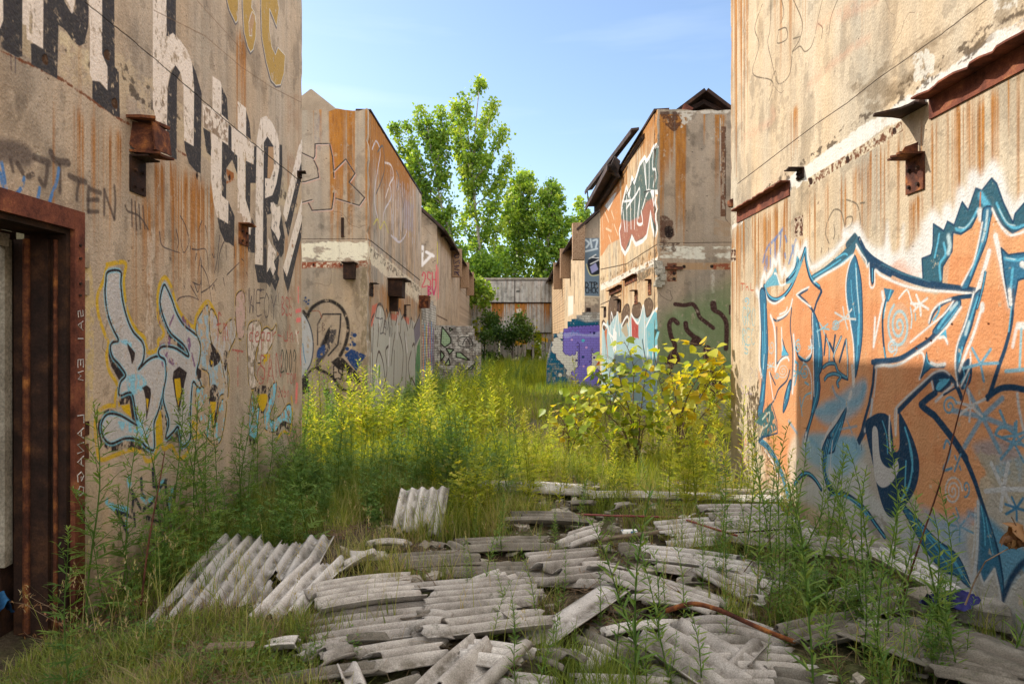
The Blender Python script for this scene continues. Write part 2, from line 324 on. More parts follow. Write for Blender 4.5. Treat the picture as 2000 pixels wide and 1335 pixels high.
    def concrete(s, streak=1.0, warm=1.0):
        n1 = s.noise(1.2, 1.0, 6, 1)-.5; n2 = s.noise(2.4, .10, 4, 2)-.5; n3 = s.noise(.012, .012, 2, 3)-.5; n4 = s.noise(.25, .22, 5, 4)-.5
        f = 1+n1*.35+n2*.35*streak+n3*.28+n4*.25; s.a *= f[..., None]
        w = s.noise(1.7, .35, 5, 5)-.5; s.a *= 1+np.stack([w*.30, w*.02, -w*.35], -1)*warm
        g = sstep(.60, .76, s.noise(1.0, .7, 6, 6)); s.a += (np.array([.30, .27, .22])-s.a)*(g*.45)[..., None]
        # pits and aggregate specks
        r = np.random.default_rng(s.seed+5).random((s.h, s.w)); s.a *= np.where(r > .9955, .45, 1)[..., None]; s.a[r < .004] *= 1.35
        for _ in range(int(s.w*s.h/s.ppm**2*5)):
            x = RG.integers(2, s.w-3); y = RG.integers(2, s.h-3); k = RG.integers(1, 3); s.a[y:y+k, x:x+k+1] *= .35; s.z[y:y+k, x:x+k+1] = .2
        s.z += n4*.25+n3*.35
        d = sstep(.58, .70, s.noise(.5, .28, 6, 8)); s.a *= (1-.26*d)[..., None]; d = sstep(.63, .72, s.noise(.16, .14, 5, 9)); s.a *= (1-.22*d)[..., None]
        g = random.Random(s.seed)
        for k in range(int(5+s.w*s.h/s.ppm**2*.22)):     # hairline cracks
            u = g.uniform(s.u0, s.u1); v = g.uniform(0, s.H); a = g.uniform(0, 6.3); P = [(u, v)]
            for j in range(g.randint(5, 16)): a += g.gauss(0, .45); u += .07*math.cos(a); v += .07*math.sin(a); P.append((u, v))
            s.S(P, .004, (.14, .10, .07), .004, raw=True, lin=True, op=g.uniform(.35, .85), hole=.15)
        for k in range(int(s.w*s.h/s.ppm**2*.7)):        # knocked spots showing paler or darker core
            u = g.uniform(s.u0, s.u1); v = g.uniform(0, s.H); r = g.uniform(.008, .03); P = [(u+r*g.uniform(.5, 1.2)*math.cos(t), v+r*g.uniform(.5, 1.2)*math.sin(t)) for t in np.arange(0, 6.2, .9)]
            s.F(P, g.choice([(.26, .20, .14), (.55, .48, .38), (.30, .24, .18)]), .004, raw=True, lin=True, op=.8, hole=.2)
        s.base = s.a.copy()
    def age(s, thr=.66, op=.85, sun=.12):
        """paint worn off the raised grain, thin streaks of dirt over it"""
        m = sstep(thr, thr+.05, s.noise(.10, .07, 6, 61, .7))*op; s.a += (s.base-s.a)*m[..., None]
        m = sstep(.5, .8, s.noise(.02, .02, 3, 62, .8))*sun; s.a += (s.base-s.a)*m[..., None]
        s.a *= (1-.10*sstep(.5, .75, s.noise(1.4, .05, 5, 63)))[..., None]
    def region(s, pts):
        P, d = s.P(pts); return P
    def rust(s, x0, x1, y, L, inten=1.0, tile=None, den=.5, seed=0, raw=None, dark=0, hard=False):
        """rust running down from a horizontal edge; x0..x1,y photo pixels (y at x0), L = length in metres"""
        if raw: u0, u1, v = raw; c0 = (u0-s.u0)*s.ppm; c1 = (u1-s.u0)*s.ppm; r0 = v*s.ppm
        else:
            P, _ = s.P([(x0, y), (x1, y)]); c0, c1 = sorted((P[0][0], P[1][0])); r0 = P[0][1]
        c0 = int(max(0, c0)); c1 = int(min(s.w, c1)); r1 = int(min(s.h, r0)); rl = int(max(0, r0-L*s.ppm))
        if c1 <= c0 or r1 <= rl: return
        h, w = r1-rl, c1-c0; n = vnoise(1, w, 1, .035*s.ppm, 3, .7, seed*7+s.seed)[0]; nl = vnoise(1, w, 1, .06*s.ppm, 2, .5, seed*7+s.seed+1)[0]
        t = (r0-np.arange(rl, r1))[:, None]/(L*s.ppm); ln = .25+1.1*nl[None]
        al = sstep(1-den-.12, 1-den+.22, n)[None]*np.clip(1-t/ln, 0, 1)**.8
        br = vnoise(h, w, .35*s.ppm, .012*s.ppm, 4, .6, seed+3); al = al*(.45+.9*br)*sstep(0, .02+.10*nl[None]*(0 if hard else 3), t)
        al += (.5 if hard else 0)*np.exp(-t*14)*vnoise(h, w, .03*s.ppm, .05*s.ppm, 3, .6, seed+8)
        e = np.minimum(np.arange(w), w-1-np.arange(w))/(.03*s.ppm); al = al*np.clip(e, 0, 1)[None]; al = np.clip(al*inten*s.rk, 0, .95)
        m = vnoise(h, w, .2*s.ppm, .03*s.ppm, 3, .6, seed+5)[..., None]
        c = np.array([.50, .205, .034])*(m)+np.array([.20, .072, .020])*(1-m)
        if dark: c = c*(1-dark)
        s.a[rl:r1, c0:c1] += (c-s.a[rl:r1, c0:c1])*al[..., None]
    def patch(s, pts, c, thr=.5, cell=.08, soft=.08, op=.9, edge=10, sd=0, lin=False, hole=None, cellx=None):
        """noise-broken patch inside a polygon (peeling paint, lime, dirt)"""
        P, d = s.P(pts); k = d.mean()/FPX/s.t[2]*s.ppm; x0, x1, y0, y1 = s.clipb(P, 2)
        if x1 <= x0 or y1 <= y0: return
        X, Y = np.meshgrid(np.arange(x0, x1, dtype=np.float32), np.arange(y0, y1, dtype=np.float32)); ins = np.zeros(X.shape, bool); D = np.full(X.shape, 1e6, np.float32); n = len(P)
        for i in range(n):
            a, b = P[i], P[(i+1) % n]
            if a[1] != b[1]:
                cond = ((Y >= min(a[1], b[1])) & (Y < max(a[1], b[1]))); ins ^= cond & (X < (Y-a[1])*(b[0]-a[0])/(b[1]-a[1])+a[0])
            dx, dy = b[0]-a[0], b[1]-a[1]; t = np.clip(((X-a[0])*dx+(Y-a[1])*dy)/(dx*dx+dy*dy+1e-9), 0, 1)
            np.minimum(D, np.sqrt((X-a[0]-t*dx)**2+(Y-a[1]-t*dy)**2), out=D)
        m = np.where(ins, np.clip(D/(edge*k), 0, 1), 0); nn = vnoise(y1-y0, x1-x0, cell*s.ppm, (cellx or cell)*s.ppm, 5, .65, sd+s.seed)
        al = sstep(thr-soft, thr+soft, nn-.35*(1-m)+.0)*(m > 0)*op
        s.blend(x0, x1, y0, y1, al, s.col(c, lin), hole=hole)
    def bricks(s, bw=.22, bh=.075, base=(.50, .47, .43), wear=.5, mort=(.27, .25, .22)):
        Y, X = np.mgrid[0:s.h, 0:s.w].astype(np.float32)/s.ppm; row = np.floor(Y/bh); X2 = X+(row % 2)*bw/2; fx = X2 % bw; fy = Y % bh
        e = np.minimum(np.minimum(fx, bw-fx), np.minimum(fy, bh-fy)); m = sstep(.003, .011, e+(s.noise(.03, .03, 3, 11)-.5)*.006)
        bid = (np.floor(X2/bw)*13.7+row*7.3); rv = (np.sin(bid*91.7)*43758.5) % 1
        s.a[:] = np.array(base)*(1+(rv-.5)*.22)[..., None]; n = s.noise(.2, .2, 6, 12)
        wr = sstep(wear, wear+.12, n); s.a += (np.array([.23, .19, .16])-s.a)*(wr*.8)[..., None]
        d = sstep(.5, .75, s.noise(.8, .6, 5, 13)); s.a *= (1-.35*d)[..., None]
        s.a = s.a*m[..., None]+np.array(mort)*(1-m)[..., None]; s.a *= (.88+.24*s.noise(.02, .02, 2, 14))[..., None]
        s.z = .15+.55*m+(s.noise(.02, .02, 2, 15)-.5)*.2; s.mort = m
    def mortar(s, k=.45): s.a *= (1-k*(1-s.mort))[..., None]
    def mat(s, name, rough=.9):
        im = bpy.data.images.new(name, s.w, s.h, alpha=True, float_buffer=False); im.alpha_mode = 'CHANNEL_PACKED'
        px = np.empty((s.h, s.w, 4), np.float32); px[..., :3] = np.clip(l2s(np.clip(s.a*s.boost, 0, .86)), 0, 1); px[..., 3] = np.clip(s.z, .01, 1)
        im.pixels.foreach_set(px.ravel()); im.update(); im.pack()
        m, n, l = newmat(name); b, o = bsdf_out(m, n, l, rough, .15)
        t = n.new('ShaderNodeTexImage'); t.image = im; t.extension = 'EXTEND'; t.interpolation = 'Cubic'
        g = n.new('ShaderNodeTexCoord'); l.new(g.outputs['UV'], t.inputs[0])
        f = noise(n, l, g.outputs['Object'], 130, 3, .6); fr = ramp(n, [(.3, (.84,)*3), (.7, (1.14,)*3)]); l.new(f.outputs[0], fr.inputs[0])
        l.new(mix(n, l, 1.0, t.outputs[0], fr.outputs[0], 'MULTIPLY'), b.inputs['Base Color'])
        p = bump(n, l, t.outputs[1], None, .55, .02); g2 = noise(n, l, g.outputs['Object'], 9, 8, .65); p = bump(n, l, g2.outputs[0], None, .25, .03, p); bump(n, l, f.outputs[0], b, .35, .004, p)
        s.m = m; return m
    def uv(s, x, y, z):
        u = y if s.kind == 's' else x
        return ((u-s.u0)/(s.u1-s.u0), z/s.H)
def wallmesh(mb, name, cs, cf, parent, extra=None, **k):
    """mesh of an MB: faces with x-normals take canvas cs, y-normals canvas cf; world coords as uv"""
    mats = [cs.m if cs else M['concrete'], cf.m if cf else M['concrete'], M['concrete']]
    o = mb.build(name, mats, parent, **k); me = o.data; uv = me.uv_layers.new(name='UVMap')
    for p in me.polygons:
        n = p.normal
        if abs(n.x) > .7: p.material_index = 0 if cs else 2; c = cs
        elif abs(n.y) > .7: p.material_index = 1 if cf else 2; c = cf
        else: p.material_index = 2; c = None
        for li in p.loop_indices:
            co = me.vertices[me.loops[li].vertex_index].co
            uv.data[li].uv = c.uv(*co) if c else (co.x*.3, co.y*.3)
    return o
# ---------------------------------------------------------------- what is painted and stained on each wall
DK = (62, 60, 62); WH = (222, 208, 196); BK = (48, 40, 42); YE = (196, 160, 30); SI = (182, 178, 178); LB = (120, 190, 216)
# ===== left near wall
L1 = Canvas('s', -2.614, 1.6, 8.5, 6.2, 235, 3, gain=.98); c = L1; c.wf = 1.15; c.rk = 1.35; c.concrete(1.0, .7)
TA = (0, 0, 4.45); TB = (280, 0, 4.172); TC = (280, 280, 4.172); TD = (0, 280, 4.45); TE = (170, 500, 5.34); TG = (380, 540, 3.708)
c.t = (0, 0, 1)
c.patch([(0, -40), (250, 110), (420, 250), (589, 358), (589, 430), (391, 315), (234, 226), (0, 90)], (196, 176, 146), .46, .10, .06, .55, 14, 4)
c.patch([(100, 20), (250, 110), (330, 200), (589, 390), (589, 420), (391, 290), (234, 190), (100, 90)], (64, 56, 50), .60, .07, .05, .8, 14, 9)
for a, b, y, L, i, d_ in ((5, 60, 100, .6, .8, .3), (80, 110, 150, 1.3, 1.0, .5), (140, 240, 190, .9, .95, .5), (255, 300, 345, 1.1, .8, .5), (300, 420, 285, 1.2, 1.0, .62), (330, 400, 300, .8, .8, .5), (455, 490, 450, .7, .9, .6), (540, 589, 440, 1.0, .7, .5), (460, 482, 40, 1.8, .85, .75), (140, 200, -60, 1.6, .5, .4), (560, 589, 300, 1.5, .5, .5)):
    c.rust(a, b, y, L, i, den=d_, seed=a)
c.patch([(0, 95), (120, 150), (234, 228), (391, 315), (391, 322), (234, 237), (120, 160), (0, 103)], (110, 58, 30), .40, .03, .1, .9, 3, 2)
c.patch([(560, 180), (589, 180), (589, 900), (560, 900)], (150, 108, 78), .5, .2, .2, .35, 4, 6)
# bottom dirt and pale lime streak
c.patch([(285, 440), (305, 440), (300, 800), (278, 800)], (206, 190, 174), .50, .06, .12, .6, 8, 12, cellx=.025)
c.patch([(205, 880), (300, 870), (420, 850), (300, 1050), (200, 1160)], (196, 176, 160), .5, .2, .15, .5, 20, 13)
c.patch([(40, 860), (160, 1260), (590, 940), (589, 850), (400, 930), (200, 1080)], (120, 104, 88), .48, .2, .15, .5, 30, 14)
c.t = TD
c.patch([(700, 900), (770, 900), (830, 1335), (800, 2700), (640, 2700), (700, 1335)], (196, 172, 110), .45, .05, .08, .55, 20, 3, cellx=.03)
# big block letters: grey shadow, then white face
c.t = TA
for p in ([(20, -300), (190, -300), (190, 490), (150, 500), (120, 485), (0, 410), (-60, 380), (-60, -200)],
          [(375, -300), (480, -300), (560, 20), (620, 120), (650, 60), (660, -60), (740, -60), (770, 80), (765, 230), (730, 380), (690, 400), (640, 370), (580, 280), (540, 240), (505, 220), (495, 685), (270, 560), (265, 380), (300, 380), (372, 425)],
          [(880, -300), (990, -300), (995, 580), (1030, 620), (1040, 1020), (990, 1010), (800, 860), (800, 700), (850, 700), (930, 785), (930, 590), (880, 520)]):
    c.F(p, DK, 3, wear=.09)
for p in ([(-60, -200), (20, -200), (25, 180), (0, 240), (-60, 300)], [(195, -300), (375, -300), (372, 425), (230, 340), (225, 220), (190, 210)], [(770, -60), (885, -60), (885, 470), (932, 580), (932, 785), (870, 710), (800, 700), (778, 640), (780, 250), (770, 150)], [(560, -60), (650, -60), (640, 100), (622, 118), (575, 40)]):
    c.F(p, WH, 3, wear=.17)
c.patch([(505, 225), (690, 405), (780, 420), (780, 640), (600, 520), (502, 500)], (206, 190, 158), .5, .07, .1, .7, 20, 31)
c.t = TB
D = [[(185, -200), (265, -200), (262, 300), (240, 270), (200, 300), (185, 290)], [(222, 600), (260, 530), (302, 585), (272, 650), (270, 1300), (240, 1290), (150, 1230), (120, 1130), (116, 1022), (190, 1062), (195, 720)],
     [(396, 513), (430, 600), (474, 760), (466, 1412), (430, 1400), (370, 1330), (340, 1230), (330, 1143), (406, 1190), (412, 800)], [(634, 700), (680, 800), (690, 982), (634, 930)], [(485, 1040), (545, 1075), (550, 1272), (515, 1240)],
     [(692, 1010), (722, 1040), (722, 1190), (768, 1250), (764, 1420), (722, 1300), (675, 1370), (673, 1630), (640, 1600), (632, 1330), (640, 1150), (690, 1185)],
     [(836, 898), (865, 1000), (876, 1138), (836, 1105)], [(600, 1765), (690, 1825), (690, 1635), (742, 1760), (738, 2010), (700, 1980), (662, 1970), (620, 1870)],
     [(832, 1305), (895, 1340), (900, 1190), (922, 1190), (915, 1490), (872, 1490), (868, 1750), (832, 1670)], [(826, 1905), (872, 1912), (880, 1770), (912, 1850), (908, 2060), (856, 2052)],
     [(975, 1130), (1010, 1112), (1052, 1170), (1060, 1168), (1130, 1180), (1132, 1390), (1110, 1600), (1092, 1668), (1050, 1650), (1030, 1690), (1042, 1738), (1006, 1750), (1004, 2305), (930, 2300), (905, 2152), (975, 2160)],
     [(1035, 1850), (1120, 1740), (1152, 1930), (1142, 2060), (1120, 2100), (1098, 2060), (1060, 1990)], [(1000, 2200), (1040, 2160), (1112, 2060), (1092, 2230), (1108, 2268), (1075, 2370), (1042, 2300), (1030, 2340), (1002, 2300)],
     [(1297, 1270), (1296, 1410), (1180, 1930), (1150, 1808), (1165, 1800), (1230, 1500)], [(1292, 1800), (1286, 1930), (1178, 2390), (1145, 2270), (1138, 2186), (1168, 2250)]]
for p in D: c.F(p, DK, 2.5, wear=.08)
c.F([(1018, 1195), (1062, 1195), (1062, 1370), (1035, 1452), (1010, 1450)], (176, 142, 110), 3)
W = [[(75, -200), (185, -200), (188, 300), (240, 268), (300, 330), (362, 420), (397, 520), (412, 720), (408, 1192), (330, 1145), (325, 700), (300, 590), (260, 530), (218, 580), (195, 700), (190, 1065), (115, 1020), (75, 870)],
     [(562, 618), (625, 660), (636, 700), (636, 930), (692, 985), (690, 1182), (640, 1150), (636, 1590), (692, 1640), (690, 1822), (600, 1770), (570, 1650), (548, 1440), (552, 1060), (490, 1040), (480, 845), (562, 882)],
     [(766, 822), (836, 880), (836, 1110), (902, 1170), (896, 1338), (832, 1308), (828, 1610), (872, 1758), (872, 1915), (830, 1870), (800, 1740), (768, 1730), (765, 1270), (718, 1225), (716, 1025), (768, 1060)],
     [(955, 960), (1000, 943), (1050, 1000), (1090, 1090), (1107, 1180), (1106, 1370), (1082, 1500), (1050, 1590), (990, 1615), (990, 1450), (1032, 1455), (1062, 1370), (1060, 1190), (1010, 1110), (980, 1160), (972, 2160), (908, 2150), (922, 1140)],
     [(1035, 1650), (1060, 1645), (1085, 1690), (1110, 1675), (1122, 1740), (1105, 1850), (1118, 1910), (1100, 1962), (1070, 1900), (1040, 1860), (1050, 1770)], [(1018, 1938), (1040, 1990), (1080, 2050), (1062, 2130), (1078, 2190), (1055, 2245), (1030, 2180), (1005, 2220)],
     [(1265, 1190), (1297, 1120), (1297, 1268), (1166, 1805), (1138, 1740), (1150, 1668)], [(1294, 1610), (1292, 1790), (1168, 2257), (1138, 2180), (1180, 2020)]]
for i, p in enumerate(W): c.F(p, WH, 2.5, wear=.16)
c.patch([(480, 845), (690, 985), (690, 1182), (490, 1040)], (120, 96, 72), .55, .05, .05, .8, 10, 71); c.patch([(80, 780), (190, 820), (190, 1060), (115, 1020)], (120, 100, 80), .56, .04, .05, .7, 10, 72)
c.patch([(325, 780), (410, 900), (408, 1190), (330, 1140)], (120, 100, 80), .6, .04, .05, .7, 10, 73)
# olive bubble letters above
OL = (170, 138, 78)
for p, hl in (([(680, -160), (770, -160), (772, 60), (765, 170), (750, 185), (700, 80), (680, 0)], None), ([(805, -160), (895, -160), (880, 60), (905, 100), (918, 180), (915, 300), (895, 400), (872, 425), (850, 380), (820, 260), (810, 80)], None),
              ([(960, -160), (1060, -160), (1105, 70), (1085, 215), (1028, 70), (1026, 240), (1045, 380), (1075, 445), (1095, 385), (1155, 450), (1145, 600), (1118, 690), (1080, 695), (1040, 650), (1000, 500), (965, 300), (958, 60)], None)):
    c.F(p, (150, 130, 112), 3); c.S([(x-4, y+8) for x, y in p], 22, (92, 88, 92), 6, closed=True, op=.9); c.F(p, OL, 4, wear=.06); c.S(p, 7, (206, 200, 192), 3, closed=True, wear=.1)
c.F([(862, 130), (885, 95), (905, 150), (880, 300), (862, 270), (860, 180)], (172, 140, 110), 3); c.S([(862, 280), (858, 180), (885, 92), (908, 120), (912, 180)], 7, (206, 200, 192), 3); c.S([(880, 235), (885, 290), (862, 290)], 7, (206, 200, 192), 3)
# long thin crack
c.t = (0, 0, 1); r_ = random.Random(4); pts = [(165+i*(424/60), .0) for i in range(61)]
c.S([(x, 5+(x-165)*.826+r_.uniform(-1, 1)-3*math.sin((x-165)/70)) for x, _ in pts], 1.5, (30, 24, 20), .9, hole=.0)
c.S([(300, 20), (400, 70), (470, 130), (530, 170), (589, 200)], .9, (110, 86, 66), 1.2); c.S([(384, 0), (420, 40), (470, 95)], 1, (110, 86, 66), 1.2)
c.S([(538, 180), (539, 330)], .8, (120, 96, 76), 1)
# smoky black words and blue marks by the doorway
c.t = TD; G1 = (84, 74, 72)
c.F([(-60, -40), (180, -10), (270, 60), (290, 150), (230, 210), (60, 170), (-60, 150)], G1, 90, op=.8, sm=True)
for p, w in (([(300, 120), (420, 170)], 60), ([(440, 80), (480, 150), (590, 170)], 60), ([(515, 190), (520, 300), (517, 420)], 34), ([(600, 280), (660, 310), (740, 335)], 50), ([(685, 330), (668, 420), (665, 490)], 30), ([(770, 380), (762, 480), (765, 590)], 36), ([(765, 492), (850, 490)], 36), ([(765, 592), (850, 592)], 32), ([(790, 400), (870, 430)], 40),
             ([(905, 400), (903, 620)], 28), ([(905, 410), (950, 540), (990, 655)], 28), ([(992, 370), (1000, 500), (992, 655)], 28), ([(150, 180), (200, 260), (240, 290), (280, 270)], 48), ([(410, 200), (400, 300), (380, 370), (340, 310)], 40), ([(90, 150), (110, 240)], 34)):
    c.S(p, w, (72, 62, 60), 26, sm=True, op=.82)
for p in ([(1085, 540), (1110, 590), (1190, 620), (1240, 670), (1285, 745)], [(1142, 490), (1146, 720)], [(1172, 510), (1184, 748)], [(1205, 530), (1218, 740)], [(1240, 545), (1256, 740)]): c.S(p, 18, (72, 62, 60), 12, sm=True, op=.85)
BL = (84, 124, 176)
for p in ([(12, 170), (40, 330), (62, 500)], [(60, 495), (130, 450), (185, 380), (208, 300)], [(342, 390), (325, 480), (292, 582)], [(508, 220), (490, 330), (440, 470), (408, 580)], [(0, 260), (40, 480)]): c.S(p, 32, BL, 6, sm=True, wear=.18)
c.S([(203, 470), (206, 510)], 40, BL, 5)
c.t = TA; c.S([(92, 470), (94, 610)], 6, (80, 66, 70), 3); c.S([(130, 490), (130, 636)], 7, (70, 66, 78), 3)
for x, y in ((387, 520), (925, 480), (992, 900)): c.F([(x-24, y-30), (x+8, y-46), (x+26, y-4), (x+24, y+44), (x-4, y+40), (x-24, y+8)], (70, 48, 32), 6, sm=True, hole=.0)
c.t = TB; c.F([(425, 1425), (436, 1395), (446, 1430), (436, 1470)], (40, 26, 20), 4, hole=0); c.t = TC
c.F([(676, 205), (735, 240), (740, 300), (675, 330)], (150, 92, 50), 8, wear=.2); c.F([(690, 270), (705, 250), (712, 290), (698, 305)], (50, 30, 22), 4, hole=0)
# thin black scrawl
for p in ([(300, 590), (345, 680), (370, 800), (328, 890), (300, 780)], [(265, 700), (285, 800), (268, 870)], [(475, 630), (450, 700)], [(505, 670), (520, 760)], [(130, 720), (150, 830), (230, 870), (295, 890)], [(380, 840), (388, 910)], [(395, 860), (440, 865), (510, 870), (530, 1040)], [(430, 900), (420, 960)],
          [(465, 920), (440, 1060)], [(470, 930), (470, 1290)], [(470, 990), (520, 1090), (555, 1290)], [(400, 1130), (460, 1150), (470, 1080)], [(415, 1140), (440, 1210), (460, 1160)], [(470, 1215), (540, 1170), (600, 1100)], [(560, 1190), (575, 1150), (585, 1200)], [(620, 750), (600, 950), (575, 1060)], [(560, 900), (575, 930), (580, 900)], [(655, 800), (620, 900), (605, 1080)],
          [(270, 1290), (300, 1255), (380, 1245), (450, 1275)], [(385, 1160), (450, 1275)], [(650, 1095), (660, 1160)], [(680, 1070), (780, 970)], [(800, 940), (820, 960)], [(840, 1050), (850, 1080)], [(215, 930), (220, 955)], [(330, 1160), (340, 1185)], [(672, 830), (674, 950)], [(865, 1180), (870, 1300), (900, 1330)], [(950, 1180), (945, 1330)], [(955, 1190), (985, 1190)], [(950, 1260), (985, 1255)]):
    c.S(p, 8, (66, 58, 62), 5, sm=True, wear=.10, taper=(1.3, .6))
# silver letters with blue edges, black outline and yellow glow
c.t = TE
B1 = [(215, 165), (345, 160), (350, 300), (372, 480), (420, 660), (480, 790), (575, 900), (595, 1000), (575, 1110), (535, 1180), (640, 1080), (740, 1045), (808, 1090), (822, 1180), (820, 1260), (790, 1430), (740, 1620), (698, 1740), (700, 1900), (700, 1990), (680, 2025), (610, 1985), (560, 1930), (470, 1900), (380, 1905), (250, 1955), (175, 1900), (145, 1790), (165, 1700), (220, 1645), (310, 1650), (400, 1690), (525, 1760), (505, 1640), (462, 1430), (345, 1455), (330, 1400), (350, 1310), (400, 1240), (330, 1130), (268, 1060), (240, 960), (265, 900), (325, 878), (270, 760), (212, 600), (186, 400), (192, 280)]
B2 = [(800, 300), (832, 340), (885, 460), (935, 600), (1010, 720), (1110, 800), (1160, 850), (1182, 950), (1170, 1080), (1142, 1220), (1185, 1330), (1182, 1372), (1150, 1362), (1108, 1310), (1088, 1420), (1075, 1700), (1075, 1900), (990, 1985), (970, 1880), (945, 1780), (900, 1830), (828, 1900), (822, 1860), (850, 1720), (790, 1480), (822, 1250), (812, 1090), (762, 1050), (742, 1000), (765, 955), (830, 940), (930, 965), (1050, 1045), (1050, 1000), (1000, 920), (870, 800), (800, 650), (762, 500), (768, 400)]
B0 = [(150, 1900), (120, 1830), (110, 1700), (150, 1620), (230, 1590), (330, 1620), (440, 1680), (420, 1520), (330, 1560), (300, 1500), (310, 1360), (330, 1290), (240, 1160), (225, 1050), (230, 930)]
Y1 = [(205, 90), (395, 70), (380, 250), (400, 480), (440, 640), (520, 780), (600, 860), (635, 1000), (740, 960), (740, 880), (800, 800), (740, 640), (735, 400), (770, 260), (820, 225), (880, 330), (920, 480), (990, 620), (1110, 740), (1140, 620), (1240, 480), (1300, 520), (1350, 640)]
c.S(Y1, 42, YE, 10, sm=True, wear=.12, op=.9)
c.S([(205, 90), (170, 250), (105, 420), (115, 600), (170, 780), (220, 920), (200, 1040), (230, 1200), (310, 1340), (290, 1500), (330, 1560), (220, 1560), (120, 1620), (80, 1740), (95, 1950), (120, 2100), (180, 2120), (280, 2080), (450, 2020), (560, 2040), (610, 2130), (680, 2120), (720, 2020), (760, 1760), (790, 2000), (880, 1980), (960, 2110), (1050, 2040), (1080, 1900), (1180, 1880)], 42, YE, 10, sm=True, wear=.14, op=.9)
c.F([(720, 1640), (770, 1600), (790, 1900), (740, 2030), (705, 1900)], YE, 12, wear=.1); c.F([(350, 1560), (440, 1540), (460, 1680), (380, 1620)], YE, 10); c.F([(1080, 1700), (1180, 1760), (1180, 1880), (1080, 1850)], YE, 14, wear=.28)
c.F([(225, 920), (330, 880), (260, 1000), (400, 1240), (330, 1290), (250, 1150), (220, 1040)], BK, 8, wear=.12); c.F([(310, 1360), (460, 1430), (420, 1540), (340, 1550)], BK, 8, wear=.15); c.F([(430, 1440), (470, 1430), (530, 1760), (470, 1700)], BK, 8, wear=.12)
c.F([(130, 1640), (230, 1590), (350, 1640), (520, 1740), (300, 1670), (160, 1720), (150, 1880), (250, 1970), (400, 1900), (560, 1920), (690, 2060), (600, 2040), (470, 1990), (250, 2040), (140, 1960), (105, 1800)], BK, 12, wear=.24)
c.F([(760, 450), (800, 660), (870, 800), (1040, 960), (1050, 1060), (880, 880), (790, 760), (740, 600)], BK, 8, wear=.28); c.F([(790, 1470), (850, 1720), (820, 1890), (780, 1880), (800, 1740), (755, 1600)], BK, 10, wear=.26)
c.F([(830, 1900), (940, 1790), (1000, 1990), (1070, 1900), (1060, 1980), (960, 2060), (900, 1900), (810, 1960)], (88, 80, 78), 12, wear=.28)
for B in (B1, B2):
    c.F(B, SI, 5, sm=True, wear=.06); c.S(B, 46, LB, 22, sm=True, closed=True, op=.75, wear=.14); c.S(B, 22, BK, 4, sm=True, closed=True, wear=.06)
for p in ([(330, 880), (440, 880), (500, 1000), (420, 940)], [(420, 1250), (560, 1240), (620, 1340), (500, 1440), (420, 1400)], [(540, 1700), (620, 1760), (640, 1900), (560, 1880), (480, 1800)], [(330, 1720), (480, 1760), (500, 1840), (340, 1800)]): c.F(p, LB, 30, sm=True, wear=.26, op=.8)
c.F([(415, 905), (470, 970), (500, 1010), (490, 1080), (465, 1130), (450, 1040), (420, 950)], BK, 4); c.F([(570, 1370), (620, 1345), (660, 1380), (665, 1440), (640, 1600), (615, 1720), (610, 1500), (590, 1400)], BK, 4); c.F([(612, 1480), (642, 1490), (625, 1610)], YE, 3)
c.F([(900, 1200), (960, 1150), (1040, 1210), (1010, 1350), (955, 1640), (915, 1450), (890, 1270)], BK, 5); c.F([(908, 1280), (968, 1270), (982, 1400), (950, 1570), (925, 1440)], YE, 4); c.F([(1150, 1160), (1190, 1190), (1190, 1260), (1165, 1290), (1140, 1220)], BK, 4)
PU = (112, 72, 118)
for p, w in (([(735, 580), (760, 700)], 30), ([(1000, 650), (1060, 740)], 55), ([(1050, 820), (1070, 960)], 60), ([(1090, 1020), (1120, 1140)], 30), ([(760, 930), (880, 900)], 34), ([(790, 960), (860, 1080), (930, 1140)], 55), ([(780, 1110), (800, 1180)], 30), ([(900, 620), (860, 720)], 24), ([(1255, 620), (1245, 780), (1230, 1000)], 34), ([(1160, 720), (1175, 840)], 18), ([(830, 830), (880, 900)], 26)): c.S(p, w, PU, 12, wear=.28, op=.85)
c.t = TG
for p, f, wr in (([(85, 210), (20, 310), (10, 400), (45, 520), (35, 650), (100, 700), (110, 860), (130, 1090), (150, 1080), (180, 870), (240, 840), (245, 700), (210, 650), (185, 600), (120, 480), (100, 250)], (152, 176, 190), .30),
                 ([(125, 235), (160, 300), (185, 410), (240, 330), (290, 310), (300, 420), (250, 540), (235, 650), (240, 870), (190, 600), (120, 470), (105, 280)], SI, .34), ([(300, 140), (355, 110), (366, 250), (360, 400), (340, 450), (310, 430), (298, 310)], (190, 160, 150), .24),
                 ([(385, 370), (440, 320), (475, 340), (480, 420), (440, 560), (430, 700), (460, 780), (400, 800), (385, 600)], (204, 190, 180), .28), ([(480, 420), (520, 370), (560, 390), (590, 350), (575, 450), (520, 560), (480, 620), (450, 600)], (204, 190, 180), .32),
                 ([(585, 760), (578, 900), (545, 1000), (560, 1040), (620, 1000), (670, 930), (700, 940), (702, 1060), (640, 1050), (590, 1120), (510, 1100), (500, 990), (470, 960), (455, 1100), (440, 1180), (400, 1170), (395, 1000), (420, 830), (440, 960)], LB, .30),
                 ([(100, 860), (60, 800), (20, 790), (5, 900), (40, 1060), (120, 1200), (190, 1180), (230, 930), (190, 900), (150, 1080), (130, 1090)], LB, .42)):
    c.S(p, 26, YE, 10, closed=True, sm=True, op=.55, wear=.26); c.F(p, f, 5, sm=True, wear=wr); c.S(p, 9, BK, 4, closed=True, sm=True, wear=.24)
c.S([(700, 870), (708, 960), (690, 1130), (640, 1120), (590, 1190)], 20, YE, 8, sm=True, wear=.2)
